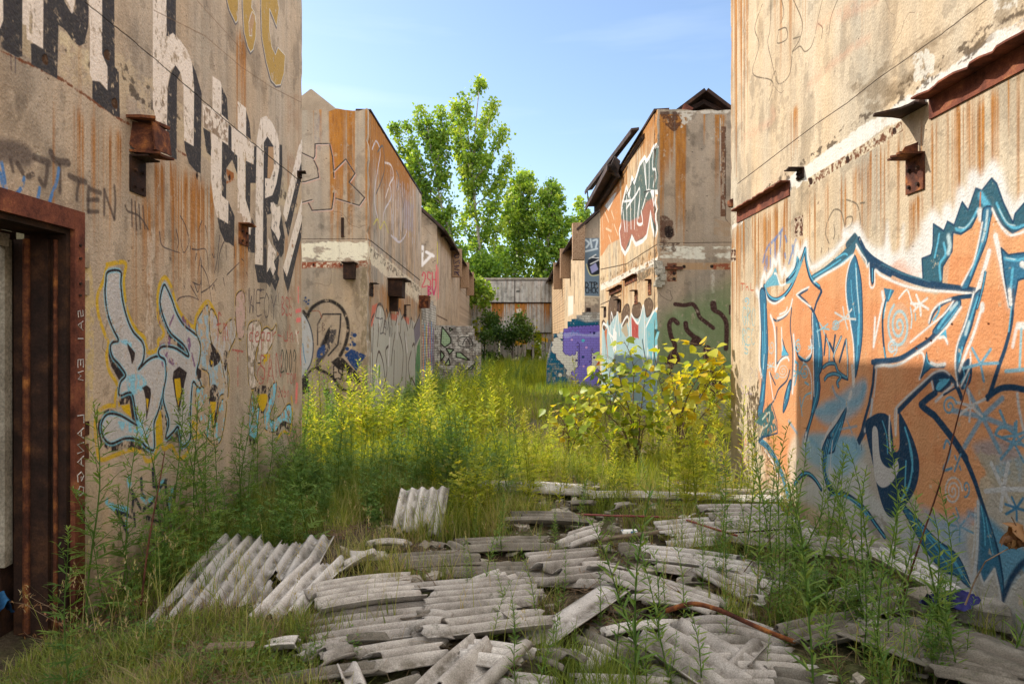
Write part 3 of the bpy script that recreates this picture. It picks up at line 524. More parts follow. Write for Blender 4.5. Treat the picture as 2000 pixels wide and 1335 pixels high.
for p in ([(110, 480), (185, 600), (112, 650)], [(130, 780), (165, 800), (172, 900), (140, 1100), (105, 900), (110, 820)], [(440, 800), (540, 800), (545, 880), (495, 990), (455, 930)], [(590, 1110), (640, 1045), (690, 1070), (680, 1120), (640, 1080), (600, 1150)], [(400, 1150), (440, 1190), (430, 1240), (400, 1210)], [(215, 540), (240, 550), (225, 680), (212, 640)]): c.F(p, BK, 6, wear=.30, sm=True)
c.F([(110, 905), (156, 905), (135, 1080)], YE, 5); c.F([(452, 860), (520, 850), (525, 900), (492, 975), (458, 910)], YE, 5, sm=True); c.F([(498, 560), (560, 560), (500, 640)], YE, 12, wear=.3); c.F([(115, 600), (135, 620), (118, 640)], YE, 4)
RE = (166, 84, 76)
Lt = {'f': [[(.9, .1), (.5, 0), (.4, .3), (.3, 1)], [(.1, .45), (.8, .4)]], 'm': [[(0, 1), (.1, .4)], [(.1, .5), (.35, .4), (.4, 1)], [(.4, .5), (.8, .4), (.9, 1)]], 'd': [[(.8, 0), (.8, 1)], [(.8, .5), (.2, .5), (.1, .9), (.8, .95)]], 'e': [[(.1, .7), (.8, .6), (.5, .4), (.1, .7), (.3, 1), (.9, .95)]],
      'p': [[(.1, .4), (.2, 1.5)], [(.2, .5), (.8, .45), (.7, .9), (.2, .9)]], 'a': [[(.8, .5), (.2, .5), (.1, .9), (.7, .9), (.8, .5), (.9, 1)]], 'r': [[(.1, .4), (.2, 1)], [(.2, .6), (.8, .4)]], '-': [[(0, .6), (1, .7)]], 'u': [[(.1, .4), (.1, .9), (.8, .9), (.85, .4), (.9, 1)]], 'h': [[(.1, 0), (.15, 1)], [(.15, .6), (.6, .45), (.8, 1)]],
      'S': [[(.9, .1), (.3, 0), (.2, .4), (.8, .6), (.7, 1), (.1, .9)]], 'A': [[(0, 1), (.4, 0), (.9, 1)], [(.2, .6), (.7, .6)]], 'N': [[(.05, 1), (.1, 0), (.8, 1), (.9, 0)]], 'T': [[(0, 0), (1, .05)], [(.5, 0), (.5, 1)]], 'O': [[(.5, 0), (.1, .4), (.3, 1), (.8, .9), (.9, .3), (.5, 0)]], 'M': [[(0, 1), (.15, 0), (.45, .6), (.8, 0), (.95, 1)]],
      'W': [[(0, 0), (.2, 1), (.5, .3), (.75, 1), (1, 0)]], 'E': [[(.9, 0), (.1, 0), (.1, 1), (.9, 1)], [(.1, .5), (.7, .5)]], 'Y': [[(0, 0), (.45, .5), (.9, 0)], [(.5, .5), (.4, 1)]], 'b': [[(.1, 0), (.15, 1)], [(.15, .5), (.8, .6), (.7, .95), (.15, .95)]], 'o': [[(.5, .4), (.1, .7), (.5, 1), (.85, .7), (.5, .4)]],
      '2': [[(.1, .25), (.4, 0), (.8, .2), (.6, .6), (.05, 1), (.95, .95)]], '0': [[(.5, 0), (.1, .5), (.45, 1), (.85, .5), (.5, 0)]], '9': [[(.85, .2), (.4, 0), (.15, .3), (.5, .5), (.85, .2), (.75, 1)]], 'C': [[(.9, .15), (.4, 0), (.1, .5), (.4, 1), (.9, .9)]], 'I': [[(.5, 0), (.5, 1)]], 'K': [[(.1, 0), (.1, 1)], [(.9, 0), (.15, .5), (.9, 1)]], 'R': [[(.1, 1), (.1, 0), (.8, .2), (.15, .5), (.9, 1)]],
      'Z': [[(.1, 0), (.9, 0), (.1, 1), (.9, 1)]], 'H': [[(.1, 0), (.1, 1)], [(.85, 0), (.85, 1)], [(.1, .5), (.85, .5)]], 'B': [[(.1, 1), (.1, 0), (.7, .2), (.15, .5), (.85, .75), (.1, 1)]], 'V': [[(0, 0), (.5, 1), (.95, 0)]], '%': [[(.9, 0), (.1, 1)], [(.15, .1), (.3, .3)], [(.75, .7), (.9, .9)]], 'L': [[(.1, 0), (.1, 1), (.8, 1)]], 'G': [[(.9, .1), (.3, 0), (.1, .6), (.5, 1), (.9, .6), (.5, .55)]], 'P': [[(.1, 1), (.1, 0), (.8, .25), (.15, .5)]], 'D': [[(.1, 0), (.1, 1), (.8, .6), (.5, .1), (.1, 0)]]}
def write(c, txt, x, y, w, h, col, lw, gap=1.25, dy=0, **k):
    for i, ch in enumerate(txt):
        if ch in Lt:
            for st in Lt[ch]: c.S([(x+(i*gap+px)*w, y+dy*i+py*h) for px, py in st], lw, col, lw*.6, sm=len(st) > 3, **k)
write(c, 'fm', 155, 260, 40, 200, RE, 11, wear=.2); write(c, 'depar-uhr', 395, 350, 32, 120, RE, 9, 1.3, wear=.15); write(c, 'T', 275, 530, 75, 260, RE, 12, wear=.2); write(c, 'SAN', 470, 570, 45, 170, RE, 10, 1.3, -8, wear=.15)
write(c, 'OA', 450, 640, 60, 130, RE, 8, wear=.25); write(c, 'TOM', 665, 700, 20, 70, RE, 7, wear=.15); write(c, 'bobo', 600, 790, 18, 80, RE, 7, wear=.15); write(c, 'BSS', 630, 150, 26, 130, RE, 9, 1.0, wear=.2); write(c, '2009', 622, 530, 26, 160, (58, 62, 54), 10, 1.15, wear=.05)
write(c, 'WEOY', 390, 90, 42, 170, (70, 62, 66), 8, 1.3, 15, wear=.12); PK = (214, 116, 112)
for p, w in (([(750, 80), (750, 180)], 22), ([(735, 250), (768, 240)], 26), ([(740, 315), (765, 312)], 30), ([(740, 790), (735, 900)], 44), ([(765, 500), (768, 640)], 10)): c.S(p, w, PK, 10, wear=.22)
c.S([(735, 400), (750, 480)], 26, (214, 200, 190), 12, wear=.2)
# worn blue and black tag at the foot of the wall
c.t = (0, 900, 3.07)
for p in ([(640, 240), (680, 280), (760, 290)], [(770, 110), (775, 140)], [(850, 210), (880, 240), (910, 230)], [(990, 90), (950, 170)], [(760, 320), (760, 400)], [(1030, 180), (1010, 280)]): c.S(p, 34, LB, 18, wear=.25)
for p in ([(695, 300), (735, 370), (765, 440), (745, 530)], [(785, 180), (830, 260), (850, 300)], [(800, 210), (790, 310)], [(845, 110), (850, 200), (880, 230)], [(800, 320), (810, 400)], [(915, 50), (920, 150), (960, 160), (1000, 110)], [(860, 290), (910, 250), (940, 200)], [(990, 120), (1000, 250), (1015, 330)], [(1050, 150), (1035, 250)], [(880, 340), (960, 370)], [(700, 310), (760, 320), (790, 340)], [(935, 260), (960, 360)]): c.S(p, 22, (52, 56, 66), 8, wear=.18, taper=(1.2, .6))

for x, y, ln in ((1100, 2400, 60), (740, 2010, 90), (466, 1412, 70), (1000, 2300, 50), (905, 2060, 40)): c.t = TB; c.S([(x, y-10), (x+1, y+ln)], 6, DK, 3)
c.age(.68, .8, .14)
# ===== right near wall
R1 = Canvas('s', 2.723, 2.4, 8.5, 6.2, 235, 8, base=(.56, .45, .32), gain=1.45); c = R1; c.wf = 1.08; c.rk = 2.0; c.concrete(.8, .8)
c.t = (0, 0, 1)
c.patch([(1430, 455), (1560, 350), (1740, 215), (2060, 5), (2200, -90), (2200, 30), (2000, 78), (1820, 200), (1620, 330), (1430, 440)], (250, 244, 232), .40, .10, .06, .9, 16, 5)
c.patch([(1430, 440), (1560, 330), (1740, 205), (2060, -20), (2200, -100), (2200, -10), (2000, 100), (1820, 195), (1640, 315), (1430, 448)], (254, 250, 242), .27, .12, .08, .95, 10, 25)
c.patch([(1430, 405), (1560, 310), (1740, 165), (2060, -60), (2060, 20), (1840, 160), (1620, 300), (1430, 440)], (92, 76, 60), .58, .05, .05, .85, 12, 7, cellx=.09)
c.patch([(1650, 170), (1800, 60), (2000, -60), (2000, 60), (1850, 140), (1700, 235)], (130, 108, 80), .5, .12, .1, .6, 12, 17, cellx=.3)
c.patch([(1780, 100), (1830, 80), (1830, 160), (1780, 170)], (250, 244, 232), .45, .06, .06, .8, 10, 27); c.patch([(1930, -20), (2000, -30), (1990, 20), (1940, 30)], (250, 244, 232), .45, .06, .06, .8, 10, 28)
c.rust(1428, 1462, -150, 3.2, 1.1, den=.62, seed=5); c.rust(1500, 1580, -150, 2.1, .9, den=.5, seed=15); c.rust(1462, 1500, -150, 1.2, .5, den=.4, seed=16); c.rust(1535, 1560, 215, .9, .5, den=.5, seed=25)
for a, b, y, L, i, d_ in ((1442, 1545, 425, 1.3, .95, .55), (1575, 1700, 365, 1.1, .6, .4), (1680, 1762, 290, 1.2, .7, .45), (1760, 1815, 240, .8, .6, .4), (1815, 2000, 225, .85, .95, .5), (1815, 2150, 180, 2.0, .55, .35), (1772, 1805, 378, .5, .7, .55), (1428, 1445, 430, 2.2, .8, .6), (1556, 1575, 460, .5, .6, .5), (1680, 2000, -90, 1.2, .25, .3)):
    c.rust(a, b, y, L, i, den=d_, seed=a+1)
c.t = (1420, 0, 2.384)
for p in ([(375, 830), (580, 705), (585, 745), (380, 875)], [(585, 700), (815, 560), (822, 610), (590, 748)]): c.F(p, (242, 226, 196), 3, wear=.16); c.patch(p, (116, 60, 30), .50, .03, .08, .95, 3, 9)
for x, y in ((390, 845), (562, 745), (780, 612), (365, 1010+999)): c.F([(x-7, y-12), (x+6, y-16), (x+9, y+8), (x-4, y+14)], (60, 34, 22), 3, sm=True, hole=0)
for x, y, w, h in ((335, 1055, 20, 50), (30, 1187, 12, 34)):
    c.F([(x-w, y-h+8), (x+w, y-h-6), (x+w, y+h-8), (x-w, y+h)], (226, 206, 180), 3); c.patch([(x-w, y-h+8), (x+w, y-h-6), (x+w, y+h-8), (x-w, y+h)], (100, 48, 26), .52, .025, .06, .95, 2, 4)
    for dx in (-.6, .5):
        for dy in (-.6, .5): c.F([(x+dx*w-4, y+dy*h-5), (x+dx*w+5, y+dy*h-5), (x+dx*w+5, y+dy*h+5), (x+dx*w-4, y+dy*h+5)], (70, 36, 22), 2)
GY = (112, 98, 80)
for p in ([(205, 0), (200, 140), (190, 200), (210, 290), (230, 380)], [(165, 20), (130, 130), (150, 210), (120, 340), (200, 370), (215, 400), (195, 470)], [(240, 140), (275, 130), (280, 180), (235, 200), (240, 150)], [(310, 0), (350, 100), (340, 180), (305, 240), (340, 215), (365, 240), (400, 200), (430, 60), (445, 0)], [(425, 110), (445, 130), (440, 180)], [(515, 0), (485, 80), (475, 160)], [(305, 240), (290, 350), (240, 390), (225, 330), (200, 400)],
          [(255, 0), (265, 60), (250, 110)], [(310, 180), (340, 170)]): c.S(p, 6, GY, 4, sm=True, wear=.12, taper=(1, .7))
for p in ([(80, 150), (100, 90), (170, 40), (180, 0)], [(95, 330), (90, 280), (140, 170)], [(300, 250), (330, 330), (260, 440)], [(90, 660), (200, 690), (290, 640)], [(180, 0), (190, 180), (160, 260)], [(420, 20), (410, 150), (380, 220)]): c.S(p, 6, (236, 216, 186), 5, sm=True, wear=.2, op=.7)
for p in ([(420, 120), (600, 10)], [(80, 640), (210, 560), (210, 510)], [(540, 80), (700, 0)], [(380, 400), (560, 240), (660, 180)]): c.S(p, 34, (232, 176, 146), 40, sm=True, wear=.2, op=.35)
c.S([(50, 855), (150, 780), (300, 665), (420, 575), (560, 480), (700, 370), (850, 265), (1000, 160), (1210, 0), (1500, -220)], 3, (44, 32, 24), 2, hole=0)
c.t = T1 = (1440, 300, 4.45); T2 = (1700, 300, 4.45); T3 = (1440, 580, 4.45); T4 = (1700, 580, 4.45); T5 = (1440, 860, 4.45); T6 = (1700, 860, 3.337)
for p in ([(950, 400), (1040, 440), (1070, 560), (1065, 650)], [(790, 580), (840, 490), (900, 500), (930, 600), (940, 680)], [(840, 620), (850, 690), (835, 750)], [(780, 600), (770, 700), (800, 780)], [(940, 660), (990, 620), (1000, 550), (950, 560), (945, 620)], [(1070, 430), (1110, 425)], [(735, 820), (730, 860)], [(795, 820), (800, 900)], [(620, 880), (650, 960)]): c.S(p, 12, (120, 108, 92), 10, sm=True, wear=.14)
for p in ([(225, 940), (260, 820), (330, 740), (400, 650)], [(250, 900), (240, 1000)], [(290, 800), (290, 980)], [(330, 740), (330, 900)], [(380, 700), (370, 860)], [(400, 650), (430, 760)], [(510, 750), (450, 950)], [(415, 870), (420, 900)], [(480, 800), (500, 900)], [(260, 900), (258, 1010)]): c.S(p, 28, (92, 140, 205), 22, sm=True, wear=.2, op=.75)
HW = (252, 250, 248)
# white spray halo behind the crown
c.t = T2
c.F([(0, 860), (120, 800), (150, 600), (180, 850), (260, 820), (290, 620), (310, 850), (430, 700), (450, 600), (520, 560), (540, 700), (500, 880), (440, 1060), (300, 1060), (60, 930)], HW, 110, op=.85, sm=True)
H2 = [(-120, 760), (0, 870), (60, 905), (200, 970), (330, 1040), (450, 1060), (440, 910), (515, 860), (540, 560), (635, 640), (670, 500), (712, 600), (770, 480), (792, 350), (850, 450), (892, 210), (965, 290), (1060, 130), (1112, 210), (1152, 380), (1245, 520), (1335, 420), (1450, 340)]
c.S(H2, 150, HW, 100, op=.55); c.S(H2, 95, HW, 60, op=.9); c.S(H2, 50, HW, 22)
c.t = T1; H1 = [(170, 1190), (200, 1240), (215, 1100), (235, 1040), (250, 1090), (300, 1010), (312, 920), (340, 960), (360, 880), (375, 1000), (390, 1060), (410, 1000), (440, 1060), (490, 980), (520, 800), (540, 880), (598, 775), (612, 900), (630, 1000), (700, 970), (840, 860), (935, 750), (930, 690), (990, 720), (1030, 650), (1080, 740), (1140, 830), (1200, 900)]
c.S(H1, 80, HW, 60, op=.5); c.S(H1, 38, HW, 18); c.S([(940, 700), (1040, 650), (1080, 740)], 110, HW, 70, op=.6); c.F([(1180, 900), (1335, 930), (1335, 800), (1300, 700), (1280, 860)], HW, 60, op=.6)
# orange ground
OR = (250, 182, 130); c.t = (0, 0, 1)
c.F([(1487, 600), (1500, 592), (1545, 560), (1572, 505), (1590, 540), (1625, 530), (1670, 482), (1692, 520), (1702, 525), (1760, 560), (1830, 575), (1850, 560), (1862, 460), (1890, 450), (1920, 400), (1940, 405), (1965, 455), (2040, 440), (2200, 420), (2200, 870), (2005, 885), (1960, 905), (1915, 935), (1905, 1025), (1850, 1035), (1800, 1000), (1770, 930), (1700, 890), (1640, 870), (1572, 890), (1562, 960), (1535, 925), (1503, 880), (1488, 800)], OR, 5, wear=.03)
r = c.a; 
c.patch([(1480, 560), (2200, 400), (2200, 900), (1480, 960)], (240, 152, 98), .5, .3, .15, .5, 30, 41)
# pale and cyan clouds low down
CY1 = (150, 200, 224)
for p, col_, o in (([(1570, 860), (1640, 850), (1740, 880), (1800, 1000), (1900, 1040), (1960, 920), (2200, 900), (2200, 1400), (1990, 1260), (1900, 1170), (1700, 1020), (1560, 960)], (206, 200, 188), .95), ([(1590, 800), (1640, 770), (1690, 740), (1680, 800), (1620, 830)], CY1, .8), ([(1570, 850), (1640, 850), (1690, 880), (1640, 920), (1580, 900)], CY1, .75), ([(1890, 1000), (1930, 1010), (2000, 1070), (2200, 1200), (2200, 1300), (1990, 1150), (1960, 1160), (1930, 1050)], (96, 170, 208), .9),
                   ([(1820, 1010), (1880, 1040), (1890, 1110), (1840, 1060)], (170, 188, 204), .8), ([(1500, 930), (1560, 960), (1640, 1010), (1560, 980)], (214, 206, 190), .8), ([(1900, 870), (1960, 860), (2000, 900), (1950, 930)], (120, 180, 208), .5), ([(1540, 880), (1560, 850), (1570, 960), (1545, 940)], (240, 226, 206), .8)):
    c.F(p, col_, 22, op=o, sm=True)
for p, q, o_ in (([(1560, 965), (1640, 900), (1690, 905), (1700, 960), (1760, 1010), (1800, 1060), (1700, 1050), (1620, 1000)], (228, 232, 232), .7), ([(1780, 1020), (1850, 1050), (1900, 1120), (1900, 1190), (1830, 1150), (1760, 1070)], (216, 222, 228), .8), ([(1610, 880), (1660, 850), (1680, 880), (1650, 930)], (150, 205, 232), .7), ([(1800, 990), (1850, 1010), (1900, 1010), (1880, 1060), (1840, 1050)], (176, 206, 230), .75), ([(1950, 1180), (2000, 1120), (2100, 1200), (2100, 1320), (2000, 1260)], (214, 216, 214), .8), ([(1930, 900), (1990, 905), (1990, 940), (1940, 930)], (150, 200, 228), .6)): c.F(p, q, 26, op=o_, sm=True)
c.patch([(1900, 1180), (1990, 1100), (2200, 1240), (2200, 1420), (2000, 1270)], (150, 140, 124), .46, .08, .1, .7, 14, 44); c.patch([(1640, 960), (1720, 1000), (1830, 1100), (1900, 1200), (1700, 1050)], (150, 140, 124), .46, .1, .1, .6, 14, 45)
c.patch([(1900, 880), (2100, 880), (2100, 1060), (1960, 1010)], (206, 196, 172), .42, .12, .1, .8, 14, 46)
NB = (36, 74, 108); MB_ = (62, 126, 162); CB = (104, 196, 232); CW = (206, 232, 240)
def blade(pts, hi=(), tile=None, sm=True, edge=7, base=MB_, whi=()):
    if tile: c.t = tile
    c.F(pts, base, 4, sm=sm); c.S(pts, edge*2.2, NB, 6, closed=True, sm=sm)
    for h in hi: c.S(h[1], h[0], CB, h[0]*.7, sm=True)
    for h in whi: c.S(h[1], h[0], CW, h[0]*.8, sm=True)
def band(pts, w, tile=None, cy=None, dx=0, dy=0, tp=None):
    if tile: c.t = tile
    c.S(pts, w, NB, 5, sm=True, taper=tp)
    if cy: c.S([(x+dx, y+dy) for x, y in pts], w*cy, CB, w*.22, sm=True, taper=tp)
def wl(pts, w, tile=None, col_=HW, sm=True, **k):
    if tile: c.t = tile
    c.S(pts, w*2.4, col_, w*1.6, sm=sm, op=.16); c.S(pts, w*1.22, col_, 4, sm=sm, **k)
# top crown
blade([(450, 912), (530, 880), (546, 800), (550, 612), (640, 672), (672, 590), (730, 622), (800, 420), (852, 492), (920, 302), (970, 322), (1056, 215), (1100, 262), (1160, 432), (1242, 602), (1262, 520), (1340, 430), (1450, 400), (1450, 640), (1335, 640), (1240, 690), (1150, 620), (1082, 500), (1020, 520), (930, 540), (880, 640), (790, 700), (720, 682), (712, 850), (632, 980), (622, 1132), (480, 1112), (460, 1092)],
      [(26, [(640, 780), (655, 880), (605, 960), (612, 1090)]), (24, [(745, 655), (800, 665), (870, 600), (935, 480)]), (22, [(1100, 430), (1170, 580), (1250, 645), (1340, 620)]), (20, [(560, 900), (590, 760), (600, 700)]), (60, [(960, 360), (1030, 470)])], T2, sm=False, base=(58, 108, 128), whi=[(44, [(680, 720), (692, 800), (680, 860)]), (10, [(770, 640), (830, 640), (900, 560)]), (10, [(1120, 480), (1190, 600), (1260, 625)])])
c.S([(960, 340), (955, 460)], 16, (220, 130, 90), 10); c.S([(952, 500), (962, 560)], 60, HW, 34)
band([(-40, 860), (20, 920), (150, 1000), (300, 1070), (450, 1120), (620, 1155), (800, 1180), (930, 1200)], 62, T2); c.S([(100, 960), (300, 1050), (520, 1110)], 14, (70, 120, 144), 10)
wl([(45, 1005), (80, 1050), (200, 1110), (340, 1160), (480, 1185), (700, 1200), (885, 1215)], 17)
blade([(985, 480), (1062, 470), (1040, 600), (1010, 760), (940, 940), (860, 1140), (840, 1175), (790, 1165), (880, 1000), (930, 840), (965, 640)], [(18, [(1010, 560), (985, 720), (930, 900), (870, 1060)]), (10, [(1040, 560), (1000, 760)])], T2, whi=[(26, [(1020, 500), (1005, 640), (975, 760)])])
wl([(975, 600), (945, 760), (900, 940), (850, 1040), (795, 1145)], 15); wl([(1062, 480), (1120, 600), (1200, 700), (1280, 700), (1350, 670)], 18)
wl([(1090, 715), (1130, 900), (1180, 1140), (1216, 1320)], 42); wl([(1035, 850), (1000, 980), (930, 1200)], 38); band([(1003, 1030), (975, 1180), (930, 1340)], 30, T2, .4)
blade([(1140, 822), (1200, 880), (1340, 862), (1480, 840), (1480, 1100), (1340, 1085), (1285, 1100), (1245, 1340), (1212, 1330), (1170, 1080)], [(24, [(1170, 910), (1260, 925), (1400, 900)]), (26, [(1240, 1000), (1225, 1150), (1215, 1300)])], T2, sm=False, whi=[(10, [(1180, 905), (1260, 920)])]); c.S([(1320, 960), (1400, 1000)], 50, HW, 20)
# left letters
band([(235, 1150), (270, 1235), (330, 1270), (400, 1240), (470, 1150), (530, 1010), (575, 880), (592, 830), (600, 930), (640, 1080), (715, 1160)], 42, T1, .35, 4, -6); c.F([(240, 1160), (255, 1110), (305, 1050), (330, 990), (350, 1040), (372, 1135), (420, 1120), (445, 1070), (500, 985), (520, 890), (548, 930), (560, 960), (500, 1100), (440, 1130), (300, 1150), (270, 1160)], (120, 190, 214), 14, sm=True); c.S([(430, 1100), (490, 1040), (530, 930)], 34, NB, 8, sm=True); c.S([(450, 1080), (510, 1000), (530, 920)], 12, CB, 8, sm=True)
wl([(245, 1200), (270, 1270), (330, 1300), (410, 1250)], 14); wl([(325, 1040), (345, 1050), (375, 1140), (420, 1130)], 14, col_=HW)
c.F([(640, 1060), (760, 985), (900, 870), (1000, 770), (1000, 730), (1030, 690), (1060, 730), (1130, 850), (1180, 940), (1335, 1020), (1335, 1075), (1230, 1020), (1150, 990), (1100, 920), (1035, 800), (1010, 880), (900, 960), (670, 1110)], (62, 112, 134), 4); c.S([(1060, 740), (1120, 860), (1180, 960), (1335, 1050)], 44, NB, 6, sm=True); c.S([(960, 790), (1020, 720)], 60, (60, 96, 114), 14)
for q in ([(660, 1070), (780, 1000), (900, 920)], [(860, 910), (930, 870), (960, 880)], [(700, 1080), (850, 990), (1000, 880)]): c.S(q, 15, CB, 10, sm=True)
c.S([(680, 1090), (800, 1020)], 9, CW, 8)
wl([(670, 1110), (760, 1050), (900, 970), (1012, 880)], 16); wl([(1035, 790), (1080, 870), (1120, 930), (1130, 985), (1150, 960), (1152, 1130), (1175, 1165), (1196, 1130), (1200, 1010), (1260, 1060), (1335, 1090)], 13)
c.F([(1150, 950), (1192, 960), (1190, 1120), (1172, 1150), (1160, 1100)], NB, 4); c.S([(1176, 1000), (1176, 1110)], 12, CB, 6)
blade([(1020, 882), (1060, 1000), (1082, 1150), (1090, 1400), (1086, 1600), (1060, 1800), (1025, 1940), (1015, 1700), (990, 1500), (955, 1300), (950, 1150), (975, 980)], [(20, [(1030, 960), (1040, 1150), (1060, 1400), (1055, 1650)]), (10, [(990, 1100), (1000, 1250), (1030, 1450)]), (12, [(1050, 1500), (1040, 1800)])], T1, whi=[(14, [(1035, 1000), (1045, 1180), (1062, 1380)])])
wl([(1012, 880), (975, 960), (948, 1100), (950, 1260), (985, 1480), (1012, 1680), (1018, 1980)], 13)
c.S([(612, 1175), (530, 1225), (600, 1290), (650, 1350), (665, 1380), (690, 1290), (735, 1200), (720, 1165)], 26, NB, 6); wl([(625, 1158), (560, 1190), (515, 1225), (560, 1270), (640, 1330)], 12, sm=False); c.S([(735, 1185), (700, 1260), (680, 1330)], 18, NB, 5)
c.t = T3
blade([(198, -40), (245, -40), (262, 250), (266, 480), (250, 700), (235, 900), (205, 1045), (175, 1010), (198, 880), (215, 700), (205, 560), (210, 300)], [(16, [(235, 60), (240, 300), (242, 480)]), (12, [(222, 300), (225, 560), (222, 680)]), (12, [(232, 760), (215, 900)])], T3, whi=[(12, [(235, 500), (228, 620)])])
wl([(180, -60), (192, 60), (200, 300), (192, 560), (212, 690)], 18); c.S([(315, 190), (350, 205), (430, 155), (472, 90), (462, 250), (482, 450), (482, 620), (468, 800)], 17, NB, 5, sm=True); wl([(480, 20), (455, 110), (400, 165), (350, 185)], 16); wl([(435, 90), (420, 125), (370, 150)], 12)
wl([(290, 160), (320, 250), (335, 420), (332, 640)], 22); c.S([(345, 260), (345, 580), (390, 525), (445, 500), (420, 460), (392, 360)], 15, NB, 4); c.F([(392, 400), (425, 470), (450, 500), (385, 512)], CB, 6); wl([(385, 270), (392, 460)], 14); wl([(335, 640), (375, 555), (430, 520), (450, 548)], 16)
c.S([(285, 655), (332, 760)], 15, NB, 4); wl([(280, 650), (312, 880)], 12); c.S([(458, 635), (430, 725), (360, 800), (315, 905), (210, 1040)], 16, NB, 4, sm=True); blade([(452, 735), (470, 740), (445, 900), (400, 1000), (412, 870)], [(12, [(450, 770), (430, 880)])], T3)
wl([(490, 330), (500, 560), (480, 830)], 22); c.S([(512, 440), (540, 525), (600, 552), (645, 505), (652, 340)], 26, NB, 5, sm=True); c.S([(530, 500), (600, 548), (640, 510)], 9, CB, 6, sm=True); wl([(640, 370), (645, 480), (600, 535)], 13); c.S([(505, 560), (530, 600), (500, 760)], 20, CB, 14, sm=True)
blade([(655, 120), (690, 180), (720, 280), (740, 480), (736, 620), (715, 680), (722, 780), (706, 900), (660, 1030), (622, 1160), (600, 1250), (588, 1200), (640, 1030), (660, 880), (672, 700), (665, 400), (650, 250)], [(14, [(690, 230), (712, 400), (708, 600)]), (12, [(700, 740), (690, 860), (650, 1000)]), (8, [(650, 1030), (610, 1180)])], T3, whi=[(10, [(700, 300), (715, 430)])])
wl([(655, 140), (664, 600), (668, 860)], 9); wl([(600, 1180), (585, 1290)], 24, col_=(226, 226, 226)); wl([(575, 565), (625, 630), (648, 740), (645, 880)], 13)
for q in ([(772, 330), (756, 500)], [(778, 360), (802, 430), (800, 570)], [(805, 400), (840, 480)], [(852, 335), (836, 460)], [(905, 345), (850, 470), (838, 520), (862, 620)], [(942, 380), (890, 560)], [(948, 370), (962, 540), (960, 710)], [(860, 600), (900, 690), (960, 712)]): c.S(q, 26, NB, 4); 
for q in ([(778, 360), (802, 430), (800, 570)], [(905, 345), (850, 470), (838, 520)], [(948, 370), (960, 540), (960, 700)]): c.S(q, 12, CW, 4)
for q in ([(748, 610), (790, 580), (850, 580), (880, 650), (950, 700)], [(762, 715), (790, 680), (850, 665), (900, 690), (870, 740), (880, 775)]): c.S(q, 34, NB, 4, sm=True); c.S(q, 20, (110, 176, 204), 4, sm=True)
def aster(cx, cy, r, w, col_, n=6, ph=.3, asp=1.0, **k):
    for i in range(n):
        a = ph+i*2*math.pi/n+.25*math.sin(i*7.3+cx); rr = r*(.85+.3*abs(math.sin(i*3.1+cy))); c.S([(cx, cy), (cx+rr*math.cos(a)*asp, cy+rr*math.sin(a))], w, col_, w*.35, **k)
def spiral(cx, cy, r, w, col_, turns=2.4, asp=.8, ph=0, **k):
    c.S([(cx+asp*r*t*math.cos(ph+t*turns*6.283), cy+r*t*math.sin(ph+t*turns*6.283)) for t in np.linspace(.08, 1, 40)], w, col_, w*.4, **k)
LC = (150, 204, 222)
aster(745, 270, 62, 14, LC, 5); aster(935, 185, 100, 18, (220, 222, 220), 6); spiral(855, 240, 45, 12, LC); spiral(398, 640, 62, 11, (232, 214, 200), 2.4); spiral(300, 430, 70, 9, (205, 220, 226), 1.5, .4); spiral(530, 430, 60, 14, LC, 1.8, .5); spiral(590, 650, 70, 14, LC, 1.8, .6); aster(540, 660, 60, 14, LC, 6); spiral(345, 680, 30, 10, LC, 1.5); aster(295, 600, 40, 9, CW, 6); aster(640, 440, 30, 10, CW, 6)
c.S([(545, 870), (565, 1030)], 16, LC, 6); c.S([(560, 950), (590, 860), (640, 830)], 16, LC, 6, sm=True); c.S([(590, 740), (620, 760)], 20, LC, 6)
write(c, 'ThL', 30, 0-120, 34, 60, (206, 96, 60), 9); spiral(80, 30, 34, 12, LC, 1.2); write(c, 'GRO', 45, 90, 36, 150, (150, 206, 214), 9, 1.1, wear=.2); write(c, 'REC', 45, 280, 34, 130, (150, 206, 214), 9, 1.1, wear=.2); write(c, 'S', 60, 410, 40, 80, (150, 206, 214), 10)
write(c, 'RAA', 110, 620, 34, 110, (190, 176, 170), 8, wear=.2); write(c, 'SOL', 30, 720, 30, 120, (180, 160, 190), 8, wear=.25)
c.t = T5; write(c, 'HAA', 5, -20, 26, 90, (222, 110, 80), 7, 1.1, wear=.15); write(c, 'HHH', 5, 90, 26, 120, (226, 120, 90), 6, 1.0, wear=.2); c.t = T3
c.patch([(80, 800), (190, 700), (200, 900), (160, 1250), (80, 1300)], (86, 66, 40), .48, .05, .05, .9, 20, 51, cellx=.03); c.patch([(120, 950), (200, 900), (350, 1400), (140, 1400)], (86, 72, 44), .5, .08, .05, .7, 20, 52, cellx=.03)
for q in ([(990, 830), (950, 960), (860, 1070), (790, 1180), (750, 1290)],): wl(q, 34, col_=(228, 224, 222))
blade([(950, 960), (915, 1120), (860, 1270), (835, 1345), (740, 1345), (780, 1220), (865, 1100)], [(10, [(900, 1090), (850, 1200), (800, 1330)]), (8, [(870, 1100), (800, 1240), (770, 1330)]), (8, [(920, 1080), (870, 1240), (830, 1330)])], T3)
wl([(1000, 600), (1012, 765)], 28, col_=(238, 234, 230))
